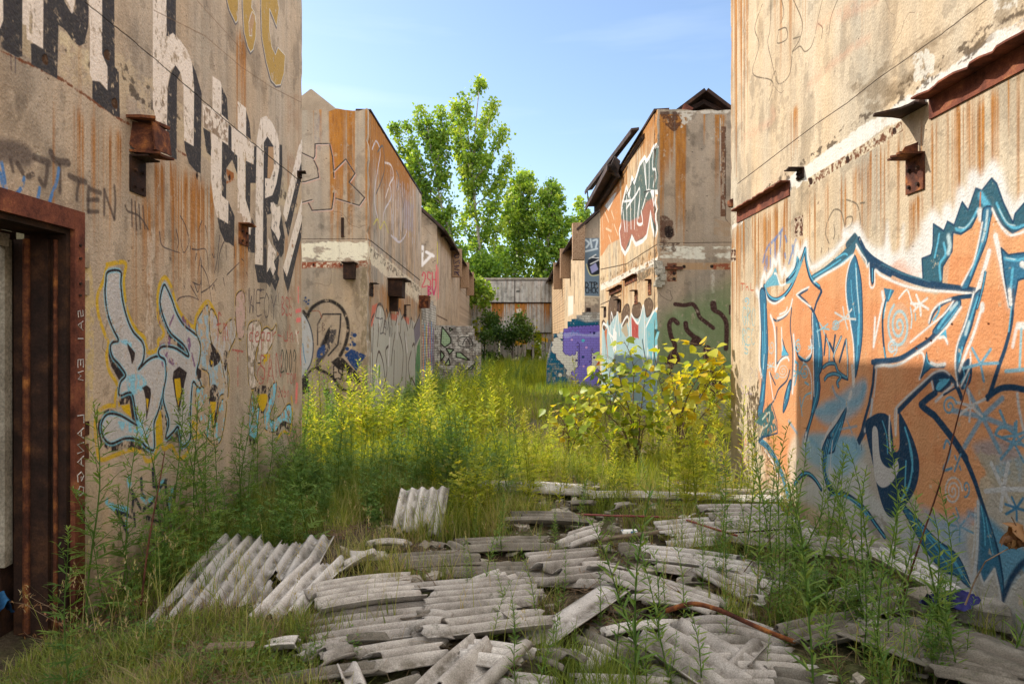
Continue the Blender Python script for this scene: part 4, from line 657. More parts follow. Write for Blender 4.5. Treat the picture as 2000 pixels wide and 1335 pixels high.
c.S([(1340, 548), (1200, 552), (1192, 620), (1180, 760), (1150, 920), (1100, 1100), (1065, 1260)], 36, NB, 7, taper=(1, 1)); c.F([(1110, 1080), (1150, 1130), (1060, 1290), (1040, 1240)], NB, 6); wl([(1340, 590), (1215, 592), (1200, 760), (1190, 860)], 15, sm=False, col_=(236, 226, 220)); wl([(1175, 890), (1155, 1060), (1110, 1160)], 24, col_=(220, 222, 226))
wl([(1200, 180), (1186, 430), (1262, 60)], 20, sm=False); wl([(1262, -40), (1278, 60), (1280, 110)], 30)
for q, w in (([(830, 780), (860, 850), (930, 900)], 30), ([(780, 950), (900, 940), (1050, 900), (1110, 780)], 60), ([(690, 1000), (860, 990)], 50), ([(960, 1080), (1000, 1180)], 18), ([(890, 1150), (1040, 1120)], 20), ([(900, 1240), (950, 1220)], 20), ([(1010, 1240), (1060, 1330)], 50), ([(640, 1240), (700, 1300)], 50), ([(450, 1080), (520, 1180)], 30)): c.S(q, w, (140, 190, 216), w*.8, sm=True, op=.75)
# right letters
c.t = T4
c.F([(150, 180), (250, 50), (330, 120), (345, 330), (330, 420), (250, 480), (160, 420)], (214, 208, 198), 40, op=.25, sm=True); spiral(250, 250, 200, 26, (184, 216, 226), 2.6, .5, .5); wl([(190, 390), (225, 400), (230, 450), (180, 470), (160, 420), (180, 380), (215, 370)], 11, col_=(236, 236, 236)); spiral(190, 440, 70, 13, (196, 222, 232), 2.2, .7)
c.S([(165, -60), (128, 60), (108, 200), (115, 380), (135, 540)], 26, NB, 5, sm=True); c.S([(150, 0), (122, 120), (118, 180)], 12, CB, 8); c.S([(118, 440), (132, 520)], 14, CB, 8); c.F([(118, -80), (212, -60), (160, 40), (140, 40)], MB_, 5); c.S([(180, -60), (160, 10)], 20, CB, 12)
c.S([(20, 565), (150, 553), (270, 530), (400, 450), (520, 370), (600, 270), (690, 160)], 46, NB, 6, sm=True); blade([(545, 300), (600, 215), (680, 90), (740, 40), (785, 30), (775, 110), (700, 200), (640, 275), (580, 330)], [(22, [(590, 270), (660, 170), (740, 80)]), (10, [(620, 280), (700, 180), (760, 90)])], T4, whi=[(26, [(700, 110), (755, 50)])])
c.S([(515, 220), (560, 120), (640, 50), (740, 10), (880, -10)], 36, NB, 5, sm=True); c.S([(605, 80), (590, 140), (550, 200)], 22, CB, 12, sm=True)
for q, w in (([(45, 610), (110, 592), (180, 600), (280, 570), (400, 492), (455, 490), (472, 580), (430, 710)], 19), ([(510, 220), (540, 130), (600, 60), (700, 20)], 16), ([(722, 40), (640, 150), (520, 250), (350, 392)], 14), ([(790, 90), (720, 190), (640, 290), (540, 390), (410, 482)], 20), ([(600, 355), (645, 350), (672, 400)], 20)): wl(q, w)
blade([(490, 478), (500, 540), (530, 588), (650, 600), (640, 612), (530, 612), (470, 665), (440, 705), (462, 620), (480, 540)], [(12, [(490, 500), (500, 560), (540, 600)])], T4, edge=5, sm=False); wl([(530, 572), (580, 592), (650, 582)], 24)
c.F([(600, 340), (660, 280), (668, 360), (640, 330)], CB, 8)
c.S([(245, 990), (330, 900), (460, 770), (550, 690), (640, 660), (700, 700), (760, 790), (795, 880)], 46, NB, 6, sm=True); c.F([(540, 700), (640, 660), (710, 710), (700, 770), (620, 830), (560, 820)], NB, 6); c.F([(595, 740), (640, 725), (692, 708), (660, 760), (600, 812), (570, 795)], CB, 6, sm=True); c.S([(600, 720), (660, 715)], 12, CB, 6)
wl([(218, 1190), (214, 1010), (250, 935), (455, 745), (560, 655), (640, 640), (690, 672)], 15, col_=(232, 228, 226)); wl([(535, 735), (552, 820)], 16, col_=(226, 226, 226))
c.S([(570, 830), (500, 880), (440, 935), (465, 960), (560, 1030), (640, 1130), (740, 1260), (830, 1400)], 66, NB, 8, taper=(.8, 1.1)); wl([(722, 760), (640, 840), (570, 905)], 19, col_=(228, 226, 226)); c.S([(740, 790), (690, 820), (640, 850)], 16, NB, 4)
blade([(962, -60), (930, 60), (880, 260), (810, 450), (775, 600), (770, 760), (745, 600), (760, 420), (830, 200), (900, 0)], [(18, [(935, 0), (880, 170), (830, 330)]), (20, [(800, 440), (775, 560)])], T4, whi=[(30, [(860, 220), (830, 320)])])
c.F([(780, 640), (840, 540), (880, 560), (885, 680), (860, 760), (790, 800)], NB, 6, sm=True); c.S([(800, 600), (820, 680), (790, 740)], 14, CB, 5, sm=True); c.S([(862, 660), (840, 740)], 14, CB, 5)
for q, w in (([(902, -40), (830, 220), (756, 420), (740, 600), (762, 770)], 15), ([(975, 80), (900, 320), (840, 470), (775, 640)], 24), ([(870, 480), (872, 580), (830, 690), (790, 770)], 14)): wl(q, w)
c.S([(975, 70), (975, 110)], 50, HW, 20)
c.S([(1245, -60), (1232, 200), (1182, 420), (1120, 600), (1045, 830), (1020, 880)], 42, NB, 7, sm=True, taper=(.7, 1.2)); c.S([(1232, 60), (1205, 300)], 14, CB, 9); c.S([(1020, 870), (1120, 800), (1220, 785), (1340, 805), (1500, 860)], 52, NB, 7, sm=True)
wl([(1212, -60), (1222, 60)], 32); c.S([(1290, 250), (1340, 250)], 62, HW, 20); c.S([(1270, 280), (1240, 430)], 34, HW, 20, op=.8); c.S([(1315, 280), (1300, 620)], 26, (170, 212, 226), 10); c.S([(1180, 645), (1345, 630)], 32, (150, 196, 216), 8)
wl([(1280, 840), (1300, 1000), (1340, 1180)], 22, col_=(226, 224, 224))
c.S([(440, 160), (430, 60), (400, -20)], 22, HW, 6); aster(435, 60, 90, 22, HW, 6); c.S([(250, 10), (320, -60), (360, 40), (400, 90)], 18, HW, 6, sm=True); c.S([(350, 90), (362, 180), (355, 270)], 16, CW, 8, sm=True); c.S([(392, 140), (395, 200)], 14, LC, 6)
LB2 = (130, 184, 212)
for a in ((830, 780), (1150, 880), (720, 985), (820, 1300), (1130, 1345), (1260, 1150)): c.S([(975, 1040), a], 46, LB2, 24, op=.85)
aster(960, 580, 135, 26, LB2, 5, .2); aster(875, 945, 130, 24, (226, 224, 224), 6, .5); spiral(690, 950, 90, 18, LB2, 1.8, .7, 1); aster(1270, 1200, 130, 24, LB2, 6, .8); c.S([(1130, 990), (1180, 1110)], 30, LB2, 10); c.S([(1090, 1190), (1120, 1140), (1180, 1130)], 30, LB2, 10, sm=True)
for x, y in ((1030, 235), (402, 447), (530, 380), (712, 238), (488, 362)): c.F([(x-8, y-8), (x+8, y-6), (x+9, y+8), (x-7, y+7)], (110, 56, 34), 4, sm=True, hole=0)
# hanging drop
c.t = (0, 0, 1)
c.F([(1690, 830), (1704, 812), (1722, 806), (1738, 815), (1744, 850), (1747, 880), (1757, 872), (1756, 810), (1764, 815), (1785, 860), (1796, 905), (1790, 950), (1770, 985), (1748, 1010), (1730, 1000), (1716, 960), (1704, 900)], NB, 2, sm=True); c.F([(1704, 842), (1714, 838), (1720, 895), (1738, 914), (1752, 898), (1755, 920), (1738, 946), (1720, 950), (1708, 925)], (224, 222, 220), 2, sm=True)
for q, w in (([(1768, 835), (1782, 890), (1778, 940), (1762, 975)], 5), ([(1724, 822), (1732, 850), (1734, 885)], 3), ([(1775, 860), (1784, 920)], 3), ([(1770, 900), (1768, 950)], 4), ([(1738, 840), (1740, 870)], 2.2)): c.S(q, w, CB, 2, sm=True)
wl([(1738, 812), (1737, 850), (1740, 880)], 3); wl([(1752, 800), (1750, 850)], 3)
c.t = T6
blade([(190, 400), (320, 520), (430, 640), (540, 720), (600, 800), (655, 950), (620, 935), (560, 880), (480, 850), (380, 740), (290, 590)], [(10, [(260, 470), (380, 600), (520, 740), (600, 860)]), (12, [(280, 520), (400, 660), (500, 800)]), (8, [(320, 560), (450, 680), (560, 780)]), (14, [(540, 780), (600, 880)])], T6, edge=5)
c.S([(545, -10), (620, 120), (680, 260), (720, 380), (780, 560), (830, 720), (862, 900)], 42, NB, 6, sm=True, taper=(1.1, .6)); blade([(712, 400), (780, 540), (835, 740), (872, 960), (862, 1045), (820, 860), (740, 935), (700, 850), (708, 600)], [(10, [(725, 430), (745, 560), (750, 680)]), (8, [(755, 500), (780, 640), (800, 740)])], T6, edge=5)
wl([(704, 400), (702, 600), (690, 800), (662, 950)], 20, col_=(214, 222, 228)); wl([(685, 440), (680, 640), (665, 760)], 8, col_=(220, 226, 230))
c.F([(690, 960), (708, 862), (742, 930), (812, 838), (850, 990), (868, 1080), (900, 1010), (960, 930), (1010, 870), (1100, 800), (1100, 1335), (900, 1210), (720, 1130), (680, 1010)], (206, 204, 196), 20, sm=False, op=.9); c.S([(866, 1030), (915, 910), (960, 840), (1010, 790), (1100, 760)], 38, NB, 22, sm=True); c.S([(868, 1060), (870, 1140)], 20, NB, 24, op=.5)
wl([(712, 860), (742, 940), (812, 838), (840, 960), (852, 1040)], 14, col_=(226, 228, 228), sm=False)
c.S([(1000, 880), (930, 980), (890, 1080)], 20, (214, 214, 208), 16, sm=True)
for a in ((790, 150), (900, 150), (752, 330), (1060, 318), (930, 440), (852, 450)): c.S([(868, 318), a], 30, (226, 228, 230), 8)
spiral(540, 330, 98, 12, (232, 228, 226), 2.8, .62, 1.2); write(c, '2', 475, 0, 60, 190, (110, 172, 206), 17); write(c, '%', 545, 90, 50, 110, (110, 172, 206), 14); spiral(625, 310, 60, 12, (120, 176, 208), 1.3, .45)
aster(585, 560, 90, 14, (130, 180, 210), 6, wear=.1); aster(955, 440, 90, 16, (70, 140, 186), 6); aster(940, 20, 120, 18, (120, 176, 208), 6)
c.S([(380, 500), (420, 530)], 26, LB2, 12); c.S([(560, 440), (580, 500), (520, 540)], 14, LB2, 10)
c.t = T5
band([(815, 475), (880, 458), (960, 480), (1050, 540), (1130, 620), (1200, 720), (1280, 830)], 48, T5, .3, 4, 8); c.S([(930, 480), (1040, 560), (1100, 640)], 8, CB, 5, sm=True); c.S([(1080, 590), (1150, 680)], 22, CB, 10)
c.F([(800, 500), (900, 490), (1020, 570), (1120, 700), (1140, 860), (1000, 790), (920, 680), (880, 600), (820, 640)], (222, 220, 216), 26, sm=True); c.S([(890, 620), (920, 700), (970, 780)], 10, (90, 84, 74), 10, sm=True); c.S([(800, 640), (840, 620), (850, 740)], 40, (216, 214, 208), 30, sm=True)
band([(500, 380), (560, 300), (620, 290), (680, 340), (730, 420)], 42, T5, .3, 0, -5); band([(800, -20), (768, 100), (758, 250), (790, 380), (830, 430)], 66, T5); 
for dx in (-14, 0, 16): c.S([(800+dx, -10), (775+dx, 110), (770+dx, 260), (800+dx, 380)], 9, CB, 5, sm=True)
wl([(830, 0), (815, 150), (812, 300), (830, 400)], 10, col_=(220, 224, 226)); wl([(740, 0), (728, 120), (725, 300)], 8, col_=(220, 224, 226))
c.S([(200, 0), (270, 60), (340, 170), (400, 330), (440, 480)], 56, (86, 150, 180), 8, sm=True); 
for dx in (-16, 4, 22): c.S([(200+dx, 10), (270+dx, 70), (340+dx, 190), (395+dx, 330)], 7, NB, 4, sm=True)
c.S([(250, -60), (190, 0)], 30, NB, 6); wl([(240, 80), (310, 190), (370, 360)], 10); c.t = T3; c.F([(150, 1080), (290, 920), (330, 1060), (345, 1150), (270, 1200), (200, 1210), (230, 1130)], (70, 116, 122), 10, wear=.16); c.S([(300, 920), (345, 1080), (350, 1180), (210, 1220)], 14, NB, 5); c.S([(220, 1060), (280, 1000), (270, 1100), (220, 1140)], 16, (206, 214, 200), 10, sm=True, wear=.2)
c.S([(620, 1230), (640, 1340)], 12, CW, 8)

R1.t = T3; [R1.S([(x, y), (x+1, y+l)], 5, NB, 3) for x, y, l in ((1080, 1280, 50), (720, 780, 60), (240, 900, 70), (1035, 1260, 60))]
R1.age(.73, .7, .05)
# ===== middle left building
FL2 = Canvas('f', 13.2, -6.2, -2.785, 6.25, 120, 21, gain=.95); c = FL2; c.rk = 1.7; c.concrete(1.2, .9)
R3 = (580, 150, 3.813); R4 = (580, 450, 3.813); R5 = (1040, 150, 3.815); R6 = (1040, 450, 3.815)
c.t = (0, 0, 1); c.a *= .93
for a, b, L, i, d_, sd in ((643, 672, 3.2, 1.25, .8, 3), (676, 694, 2.6, 1.3, .85, 4), (640, 695, 1.5, .8, .6, 5), (712, 722, 3.5, 1.2, .8, 6), (600, 630, 1.2, .5, .4, 7), (655, 668, 3.4, .9, .8, 8)): c.rust(a, b, 212, L, i, den=d_, seed=sd, hard=True)
c.t = R3; c.patch([(110, 150), (190, 150), (190, 560), (110, 560)], (120, 110, 110), .5, .1, .15, .5, 20, 3, cellx=.04); c.patch([(370, 500), (420, 500), (420, 1180), (360, 1180)], (100, 84, 68), .45, .1, .15, .5, 10, 4, cellx=.04)
c.t = (0, 0, 1); c.patch([(540, 472), (722, 470), (722, 512), (540, 514)], (226, 218, 196), .36, .10, .06, .95, 5, 8, cellx=.2); c.patch([(560, 510), (722, 508), (722, 524), (560, 526)], (130, 70, 44), .44, .05, .06, .9, 2, 9, cellx=.12)
c.t = R4; c.F([(-60, 235), (385, 235), (385, 275), (-60, 278)], (206, 190, 168), 3); c.patch([(-60, 235), (385, 235), (385, 275), (-60, 278)], (136, 62, 36), .44, .05, .05, .95, 1, 19)
for x in (120, 325, 25): c.F([(x-7, 246), (x+7, 246), (x+7, 264), (x-7, 264)], (50, 30, 24), 2, hole=0)
c.S([(-100, 64), (525, 64)], 3, (60, 48, 40), 2, hole=0); c.rust(560, 600, 525, .35, .5, seed=2); c.rust(683, 706, 546, .5, .9, seed=2)
c.patch([(380, 280), (470, 280), (520, 1300), (380, 1300)], (108, 92, 72), .5, .2, .15, .5, 30, 6, cellx=.08); c.t = (0, 0, 1); c.patch([(700, 520), (722, 520), (722, 820), (704, 820)], (120, 106, 82), .42, .1, .1, .7, 4, 5, cellx=.03)
# open outline letters up high
c.t = R3
for p in ([(130, 590), (132, 500), (240, 497), (262, 600), (272, 750)], [(272, 700), (360, 612), (428, 720), (385, 785), (500, 900), (460, 958), (285, 905)], [(272, 850), (268, 900), (255, 985), (110, 995), (80, 935)], [(-60, 520), (45, 572), (115, 605), (150, 680), (158, 750), (60, 780), (-60, 790)], [(130, 590), (118, 610)], [(110, 915), (-60, 960)]):
    c.S([(x+9, y+9) for x, y in p], 7, (196, 112, 96), 8, op=.6); c.S([(x+3, y+5) for x, y in p], 9, (206, 196, 186), 5, op=.8); c.S(p, 9, (58, 50, 48), 3)
# big round figure below
c.t = R4
c.F([(-60, 600), (40, 620), (95, 720), (118, 850), (100, 980), (45, 1080), (-60, 1100)], (176, 176, 178), 8, sm=True, wear=.12); c.S([(-20, 600), (40, 615), (95, 715), (118, 850), (100, 985), (40, 1085)], 8, (54, 60, 74), 5, sm=True); c.S([(40, 840), (50, 930), (62, 985)], 5, (60, 120, 160), 3)
c.S([(75, 640), (110, 575), (190, 527), (260, 530), (330, 580), (370, 670), (376, 760), (352, 860), (318, 930)], 26, (42, 38, 38), 12, sm=True); c.S([(75, 640), (45, 600)], 20, (42, 38, 38), 12)
c.S([(190, 622), (322, 622), (318, 720), (300, 850), (230, 930)], 12, (50, 46, 48), 5, sm=False); c.S([(190, 622), (150, 700), (150, 850)], 10, (70, 62, 60), 6); c.F([(150, 900), (200, 790), (250, 705), (290, 740), (260, 850), (190, 960), (140, 1010)], (70, 66, 68), 16, sm=True, wear=.2); c.F([(205, 780), (240, 720), (235, 800), (180, 880)], (36, 34, 36), 8, sm=True); c.F([(150, 890), (200, 850), (200, 920), (150, 950)], (40, 66, 112), 10, sm=True)
c.S([(110, 600), (160, 600), (180, 650)], 6, (136, 80, 62), 4, sm=True)
for x, y, r_ in ((425, 778, 16), (410, 830, 8), (395, 800, 6), (422, 848, 14), (400, 775, 5), (370, 880, 14), (60, 500, 7), (85, 520, 8), (65, 530, 7), (468, 990, 7), (460, 1003, 5), (405, 760, 5), (50, 520, 6), (80, 545, 8), (390, 850, 10)): c.S([(x, y), (x+1, y)], r_*2, (38, 62, 104), 4)
for x, y, r_ in ((70, 578, 13), (360, 910, 12), (385, 940, 12), (180, 920, 9), (380, 850, 10)): c.S([(x, y), (x+1, y)], r_*2, (150, 124, 90), 6)
c.F([(350, 925), (400, 880), (515, 930), (470, 980), (440, 1045), (400, 1000)], (32, 60, 108), 6, sm=False, wear=.12)
c.S([(20, 1130), (110, 1030), (170, 1010)], 14, (42, 38, 38), 8); c.F([(250, 980), (300, 940), (340, 950), (450, 1070), (480, 1150), (440, 1140), (400, 1060), (300, 1030)], (42, 38, 38), 8); c.S([(150, 1030), (250, 1080), (330, 1180), (420, 1200)], 22, (42, 38, 38), 10, sm=True); c.F([(190, 1170), (240, 1180), (240, 1300), (200, 1230)], (42, 38, 38), 8); c.F([(270, 1190), (340, 1240), (330, 1290), (280, 1260)], (42, 38, 38), 8); c.F([(30, 1110), (80, 1080), (90, 1200), (40, 1220)], (42, 38, 38), 10)
c.t = R4; write(c, 'ESEAN', 268, 1010, 30, 90, (34, 32, 32), 9, 1.12, 6); write(c, 'EB', 150, 690, 26, 60, (96, 78, 70), 5)
for k in range(60): x, y = RG.uniform(-40, 500), RG.uniform(300, 900); c.S([(x, y), (x+2, y+1)], RG.uniform(2, 7), (206, 186, 128), 3, op=.6)
SL2 = Canvas('s', -2.785, 13.2, 21.2, 6.25, 110, 22, gain=.98); c = SL2; c.wf = 2.3; c.rk = 1.6; c.concrete(2.6, 1.3)
c.t = (0, 0, 1)
for a, b, L, i, d_, sd in ((722, 760, 1.6, 1.3, .85, 3), (735, 770, 2.3, .9, .6, 4), (740, 800, 1.2, 1.2, .8, 5), (770, 812, 3.2, .6, .55, 6), (722, 730, 4, .9, .8, 7), (722, 800, .7, 1.1, .9, 8)): c.rust(a, b, 667-1.63*(a-1000)*-1+0 if False else 212+(a-722)*1.64, L, i, den=d_, seed=sd, hard=True)
c.t = R3
for i, p in enumerate(([(560, 540), (590, 480), (620, 560), (600, 700), (575, 900), (600, 1050)], [(600, 560), (640, 520), (650, 700), (590, 870)], [(655, 640), (700, 660), (720, 740), (690, 800), (660, 900)], [(690, 800), (700, 900), (650, 1000), (640, 1100)], [(740, 700), (760, 760), (740, 850)], [(570, 1100), (600, 1060), (620, 1130), (650, 1080), (680, 1160)], [(710, 1030), (720, 1180), (745, 1210)], [(790, 790), (800, 900), (790, 1000)], [(840, 880), (850, 1000), (840, 1180)], [(700, 1180), (760, 1230), (800, 1190), (815, 1150)], [(780, 1200), (790, 1000), (770, 800)])):
    c.S(p, 7, [(198, 190, 196), (92, 88, 88), (190, 176, 90)][i % 3] if i != 2 else (210, 196, 190), 5, sm=True, wear=.16)
for x in range(700, 870, 14): c.S([(x, 720+(x-700)*.9+RG.uniform(-40, 40)), (x+6, 1120+(x-700)*.4+RG.uniform(-60, 60))], 9, (196, 190, 200), 12, wear=.24, op=.7)
c.F([(800, 900), (870, 960), (860, 1160), (800, 1130)], (140, 140, 160), 30, op=.35)
c.t = (0, 0, 1); c.patch([(718, 470), (822, 560), (822, 600), (718, 512)], (214, 200, 176), .38, .10, .06, .9, 4, 8, cellx=.2); c.patch([(722, 480), (820, 560), (820, 575), (722, 500)], (52, 38, 30), .56, .06, .04, .9, 3, 9)
c.S([(720, 467), (820, 547)], .9, (50, 40, 34), .6, hole=0); c.rust(722, 822, 540, 1.2, .8, den=.55, seed=13); c.rust(750, 790, 560, 1.5, .9, den=.6, seed=14)
c.t = R4
c.F([(542, 1400), (545, 760), (580, 620), (600, 555), (640, 575), (660, 680), (690, 600), (705, 660), (740, 650), (760, 590), (790, 650), (830, 680), (850, 655), (880, 690), (915, 620), (922, 1300)], (176, 172, 162), 6, wear=.08)
c.F([(545, 700), (560, 560), (600, 540), (580, 620), (560, 720)], (200, 96, 76), 12, op=.8); c.S([(700, 640), (740, 650), (760, 600)], 20, (196, 104, 84), 14, op=.8); c.S([(800, 640), (830, 680)], 20, (196, 104, 84), 14, op=.8); c.S([(830, 650), (835, 690)], 8, (190, 80, 70), 5)
c.F([(880, 1000), (895, 860), (915, 800), (922, 1300), (880, 1300)], (86, 128, 84), 10, wear=.1); c.F([(600, 1000), (620, 1000), (618, 1100), (602, 1090)], (110, 150, 60), 6); c.F([(870, 740), (915, 640), (920, 780), (880, 860)], (120, 112, 122), 10)
for p in ([(555, 900), (548, 700), (575, 620)], [(585, 640), (600, 560), (630, 555), (655, 640), (640, 760)], [(655, 700), (665, 590), (680, 650), (690, 760)], [(690, 640), (700, 590), (702, 700)], [(735, 700), (762, 585), (775, 640), (770, 760)], [(780, 660), (800, 630), (825, 740)], [(840, 720), (852, 650), (860, 720)], [(870, 730), (915, 625)], [(590, 980), (610, 900), (640, 980), (655, 1100)], [(640, 1200), (670, 1040), (660, 900), (680, 860)], [(700, 1000), (715, 860), (730, 760)], [(760, 760), (790, 900), (780, 1100)], [(830, 1200), (850, 1100), (880, 1150)], [(850, 900), (830, 1000), (840, 1100)], [(860, 860), (875, 850), (885, 1000)], [(610, 700), (600, 860)], [(725, 900), (720, 1150)], [(800, 760), (815, 1000), (800, 1250)], [(570, 700), (562, 1000), (575, 1250)], [(900, 1000), (905, 1200)]):
    c.S(p, 9, (84, 70, 66), 4, sm=True, wear=.06)
for p in ([(620, 590), (615, 700)], [(750, 640), (745, 800)], [(810, 800), (822, 900)], [(605, 1000), (600, 1150)], [(690, 800), (680, 1000)]): c.S(p, 12, (214, 208, 206), 6, wear=.1)
c.t = R4; write(c, 'TZS', 590, 650, 26, 100, (84, 80, 84), 4, 1.0, 10); write(c, 'MW', 660, 680, 26, 100, (84, 80, 84), 4, 1.0, 10)
# ===== middle right building
FR2 = Canvas('f', 13.2, 2.8, 6.2, 6.25, 120, 23, gain=.9); c = FR2; c.rk = 1.7; c.concrete(.9, .5); c.a *= .80
c.t = (0, 0, 1)
for a, b, L, i, d_, sd in ((1287, 1318, 1.4, 1.2, .8, 3), (1287, 1300, 3, .8, .7, 4), (1320, 1342, 2.6, 1.2, .7, 5), (1318, 1330, 2.3, .9, .8, 8), (1372, 1380, .6, .7, .8, 6), (1395, 1420, 2.2, .8, .6, 7)): c.rust(a, b, 222, L, i, den=d_, seed=sd, hard=True)
c.t = R5; c.patch([(945, 255), (1120, 255), (1130, 330), (1060, 420), (945, 330)], (66, 40, 32), .42, .08, .08, .85, 8, 3); c.patch([(1060, 250), (1480, 245), (1480, 275), (1200, 280), (1180, 330), (1090, 400), (1110, 330)], (186, 178, 166), .46, .06, .05, .9, 6, 4)
c.patch([(945, 1020), (1050, 1050), (1060, 1180), (1000, 1240), (945, 1240)], (76, 46, 34), .40, .08, .1, .85, 8, 5); c.F([(985, 1125), (1015, 1110), (1045, 1135), (1040, 1190), (1000, 1200), (985, 1170)], (34, 24, 22), 8, sm=True, hole=0)
c.F([(1400, 370), (1440, 370), (1440, 1040), (1400, 1040)], (96, 66, 50), 6, wear=.2); c.S([(1400, 300), (1402, 700)], 4, (210, 200, 186), 3, wear=.2); c.S([(1435, 380), (1438, 1060), (1480, 1110)], 4, (60, 44, 36), 3); c.patch([(1350, 1050), (1480, 1080), (1480, 1200), (1340, 1180)], (150, 124, 98), .42, .1, .1, .6, 10, 6)
c.t = R6; c.S([(940, 92), (1200, 92), (1480, 90)], 3, (56, 46, 40), 2, hole=0); c.patch([(940, 110), (1480, 110), (1480, 235), (940, 210)], (214, 210, 196), .46, .12, .08, .85, 10, 7, cellx=.25); c.patch([(940, 85), (1100, 90), (1060, 170), (940, 150)], (64, 44, 36), .46, .06, .06, .8, 6, 17)
c.F([(1000, 240), (1480, 240), (1480, 292), (1075, 292), (1075, 380), (1000, 380)], (160, 130, 100), 4, wear=.06); c.patch([(1340, 245), (1480, 245), (1480, 292), (1340, 292)], (128, 60, 38), .40, .06, .06, .9, 3, 8); c.patch([(1000, 240), (1075, 240), (1075, 380), (1000, 380)], (96, 50, 36), .46, .06, .06, .9, 3, 18)
for x, y in ((1128, 270), (1335, 268), (1055, 270), (1055, 318), (1055, 360)): c.F([(x-10, y-9), (x+9, y-10), (x+10, y+9), (x-9, y+10)], (30, 22, 20), 3, sm=True, hole=0)
c.patch([(1320, 290), (1360, 290), (1360, 470), (1330, 470)], (196, 188, 176), .5, .06, .1, .6, 6, 9, cellx=.03)
GN = (104, 124, 84)
c.F([(935, 700), (1000, 600), (1120, 530), (1240, 480), (1350, 430), (1560, 420), (1560, 1320), (935, 1320)], GN, 160, op=.62, sm=True); c.F([(940, 780), (1060, 620), (1250, 560), (1480, 560), (1480, 1200), (1100, 1300), (940, 1200)], GN, 90, op=.6, sm=True); c.F([(1180, 1000), (1480, 960), (1480, 1120), (1200, 1150)], (70, 120, 80), 100, op=.5, sm=True); c.S([(1060, 600), (1150, 700), (1300, 800)], 30, (146, 160, 130), 40, op=.3, sm=True)
BR = (62, 40, 38)
for p, w in (([(1062, 548), (1130, 556), (1190, 548), (1225, 590), (1245, 645), (1300, 690), (1345, 725)], 30), ([(1350, 548), (1350, 590), (1400, 620), (1440, 680), (1445, 780), (1440, 880)], 34), ([(1080, 690), (1045, 662), (1018, 700), (1032, 790), (1060, 860), (1040, 980), (1010, 1060)], 34), ([(1140, 690), (1150, 740), (1200, 790), (1250, 830)], 36), ([(1300, 880), (1300, 960), (1330, 1040)], 56), ([(1470, 560), (1470, 620)], 16)): c.S(p, w, BR, 5, sm=True)
c.F([(985, 985), (1040, 890), (1075, 900), (1100, 970), (1050, 1000)], BR, 6, sm=True); c.F([(1170, 840), (1210, 780), (1262, 810), (1260, 850), (1200, 860)], BR, 6, sm=True); c.F([(1285, 1100), (1330, 1040), (1400, 1080), (1410, 1180), (1330, 1260), (1280, 1190)], BR, 6, sm=True); c.S([(1345, 545), (1350, 580)], 48, BR, 6); c.S([(1340, 1200), (1300, 1320)], 40, BR, 6)
c.t = R6; c.patch([(1200, 1180), (1480, 1180), (1480, 1400), (1150, 1400)], (176, 166, 146), .46, .2, .1, .6, 20, 10)
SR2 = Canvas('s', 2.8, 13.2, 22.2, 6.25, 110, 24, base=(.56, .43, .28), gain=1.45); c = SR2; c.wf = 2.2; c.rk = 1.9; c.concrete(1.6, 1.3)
c.t = (0, 0, 1)
for a, b, L, i, d_, sd in ((1250, 1285, 1.5, 1.2, .75, 3), (1213, 1260, 1.8, 1.1, .7, 4), (1213, 1225, 4.0, .9, .7, 5), (1262, 1285, 3.0, .6, .5, 6), (1276, 1285, 4.5, .7, .8, 7), (1213, 1285, .7, 1.1, .9, 8)): c.rust(a, b, 667-(b-1000)*1.586, L, i, den=d_, seed=sd, hard=True)
c.rust(1172, 1213, 400, 3, .5, den=.5, seed=9); c.rust(1180, 1285, 545, 1.6, .7, den=.5, seed=10)
c.t = R5
c.F([(500, 900), (640, 720), (655, 1200), (560, 1250), (510, 1330), (500, 1335)], (222, 150, 92), 14, wear=.05); c.F([(530, 960), (600, 870), (620, 860), (560, 1000)], HW, 12, wear=.12)
for p in ([(530, 1000), (560, 1080)], [(580, 1000), (600, 1060)], [(540, 1130), (580, 1150)], [(560, 1180), (580, 1240)], [(600, 1100), (630, 1180)], [(510, 1000), (520, 1200)], [(620, 820), (560, 900)]): c.S(p, 8, (240, 206, 170), 6)
PT = [(655, 1100), (670, 950), (700, 830), (720, 900), (740, 760), (760, 800), (790, 700), (800, 660), (835, 610), (850, 640), (875, 600), (890, 560), (905, 530), (935, 515), (940, 600), (935, 780), (925, 850), (885, 850), (905, 900), (915, 1000), (920, 1120), (908, 1170), (890, 1100), (880, 1000), (865, 1100), (850, 1180), (820, 1215), (770, 1240), (740, 1180), (720, 1260), (690, 1310), (650, 1240), (640, 1150)]
c.S(PT, 24, HW, 6, closed=True); c.F([(x, y) for x, y in PT], (86, 108, 104), 5); c.F([(640, 1150), (660, 1060), (720, 1080), (800, 1040), (850, 930), (905, 900), (915, 1120), (880, 1000), (850, 1180), (770, 1230), (740, 1170), (690, 1300), (650, 1240)], (176, 112, 92), 24); c.S(PT, 7, HW, 4, closed=True)
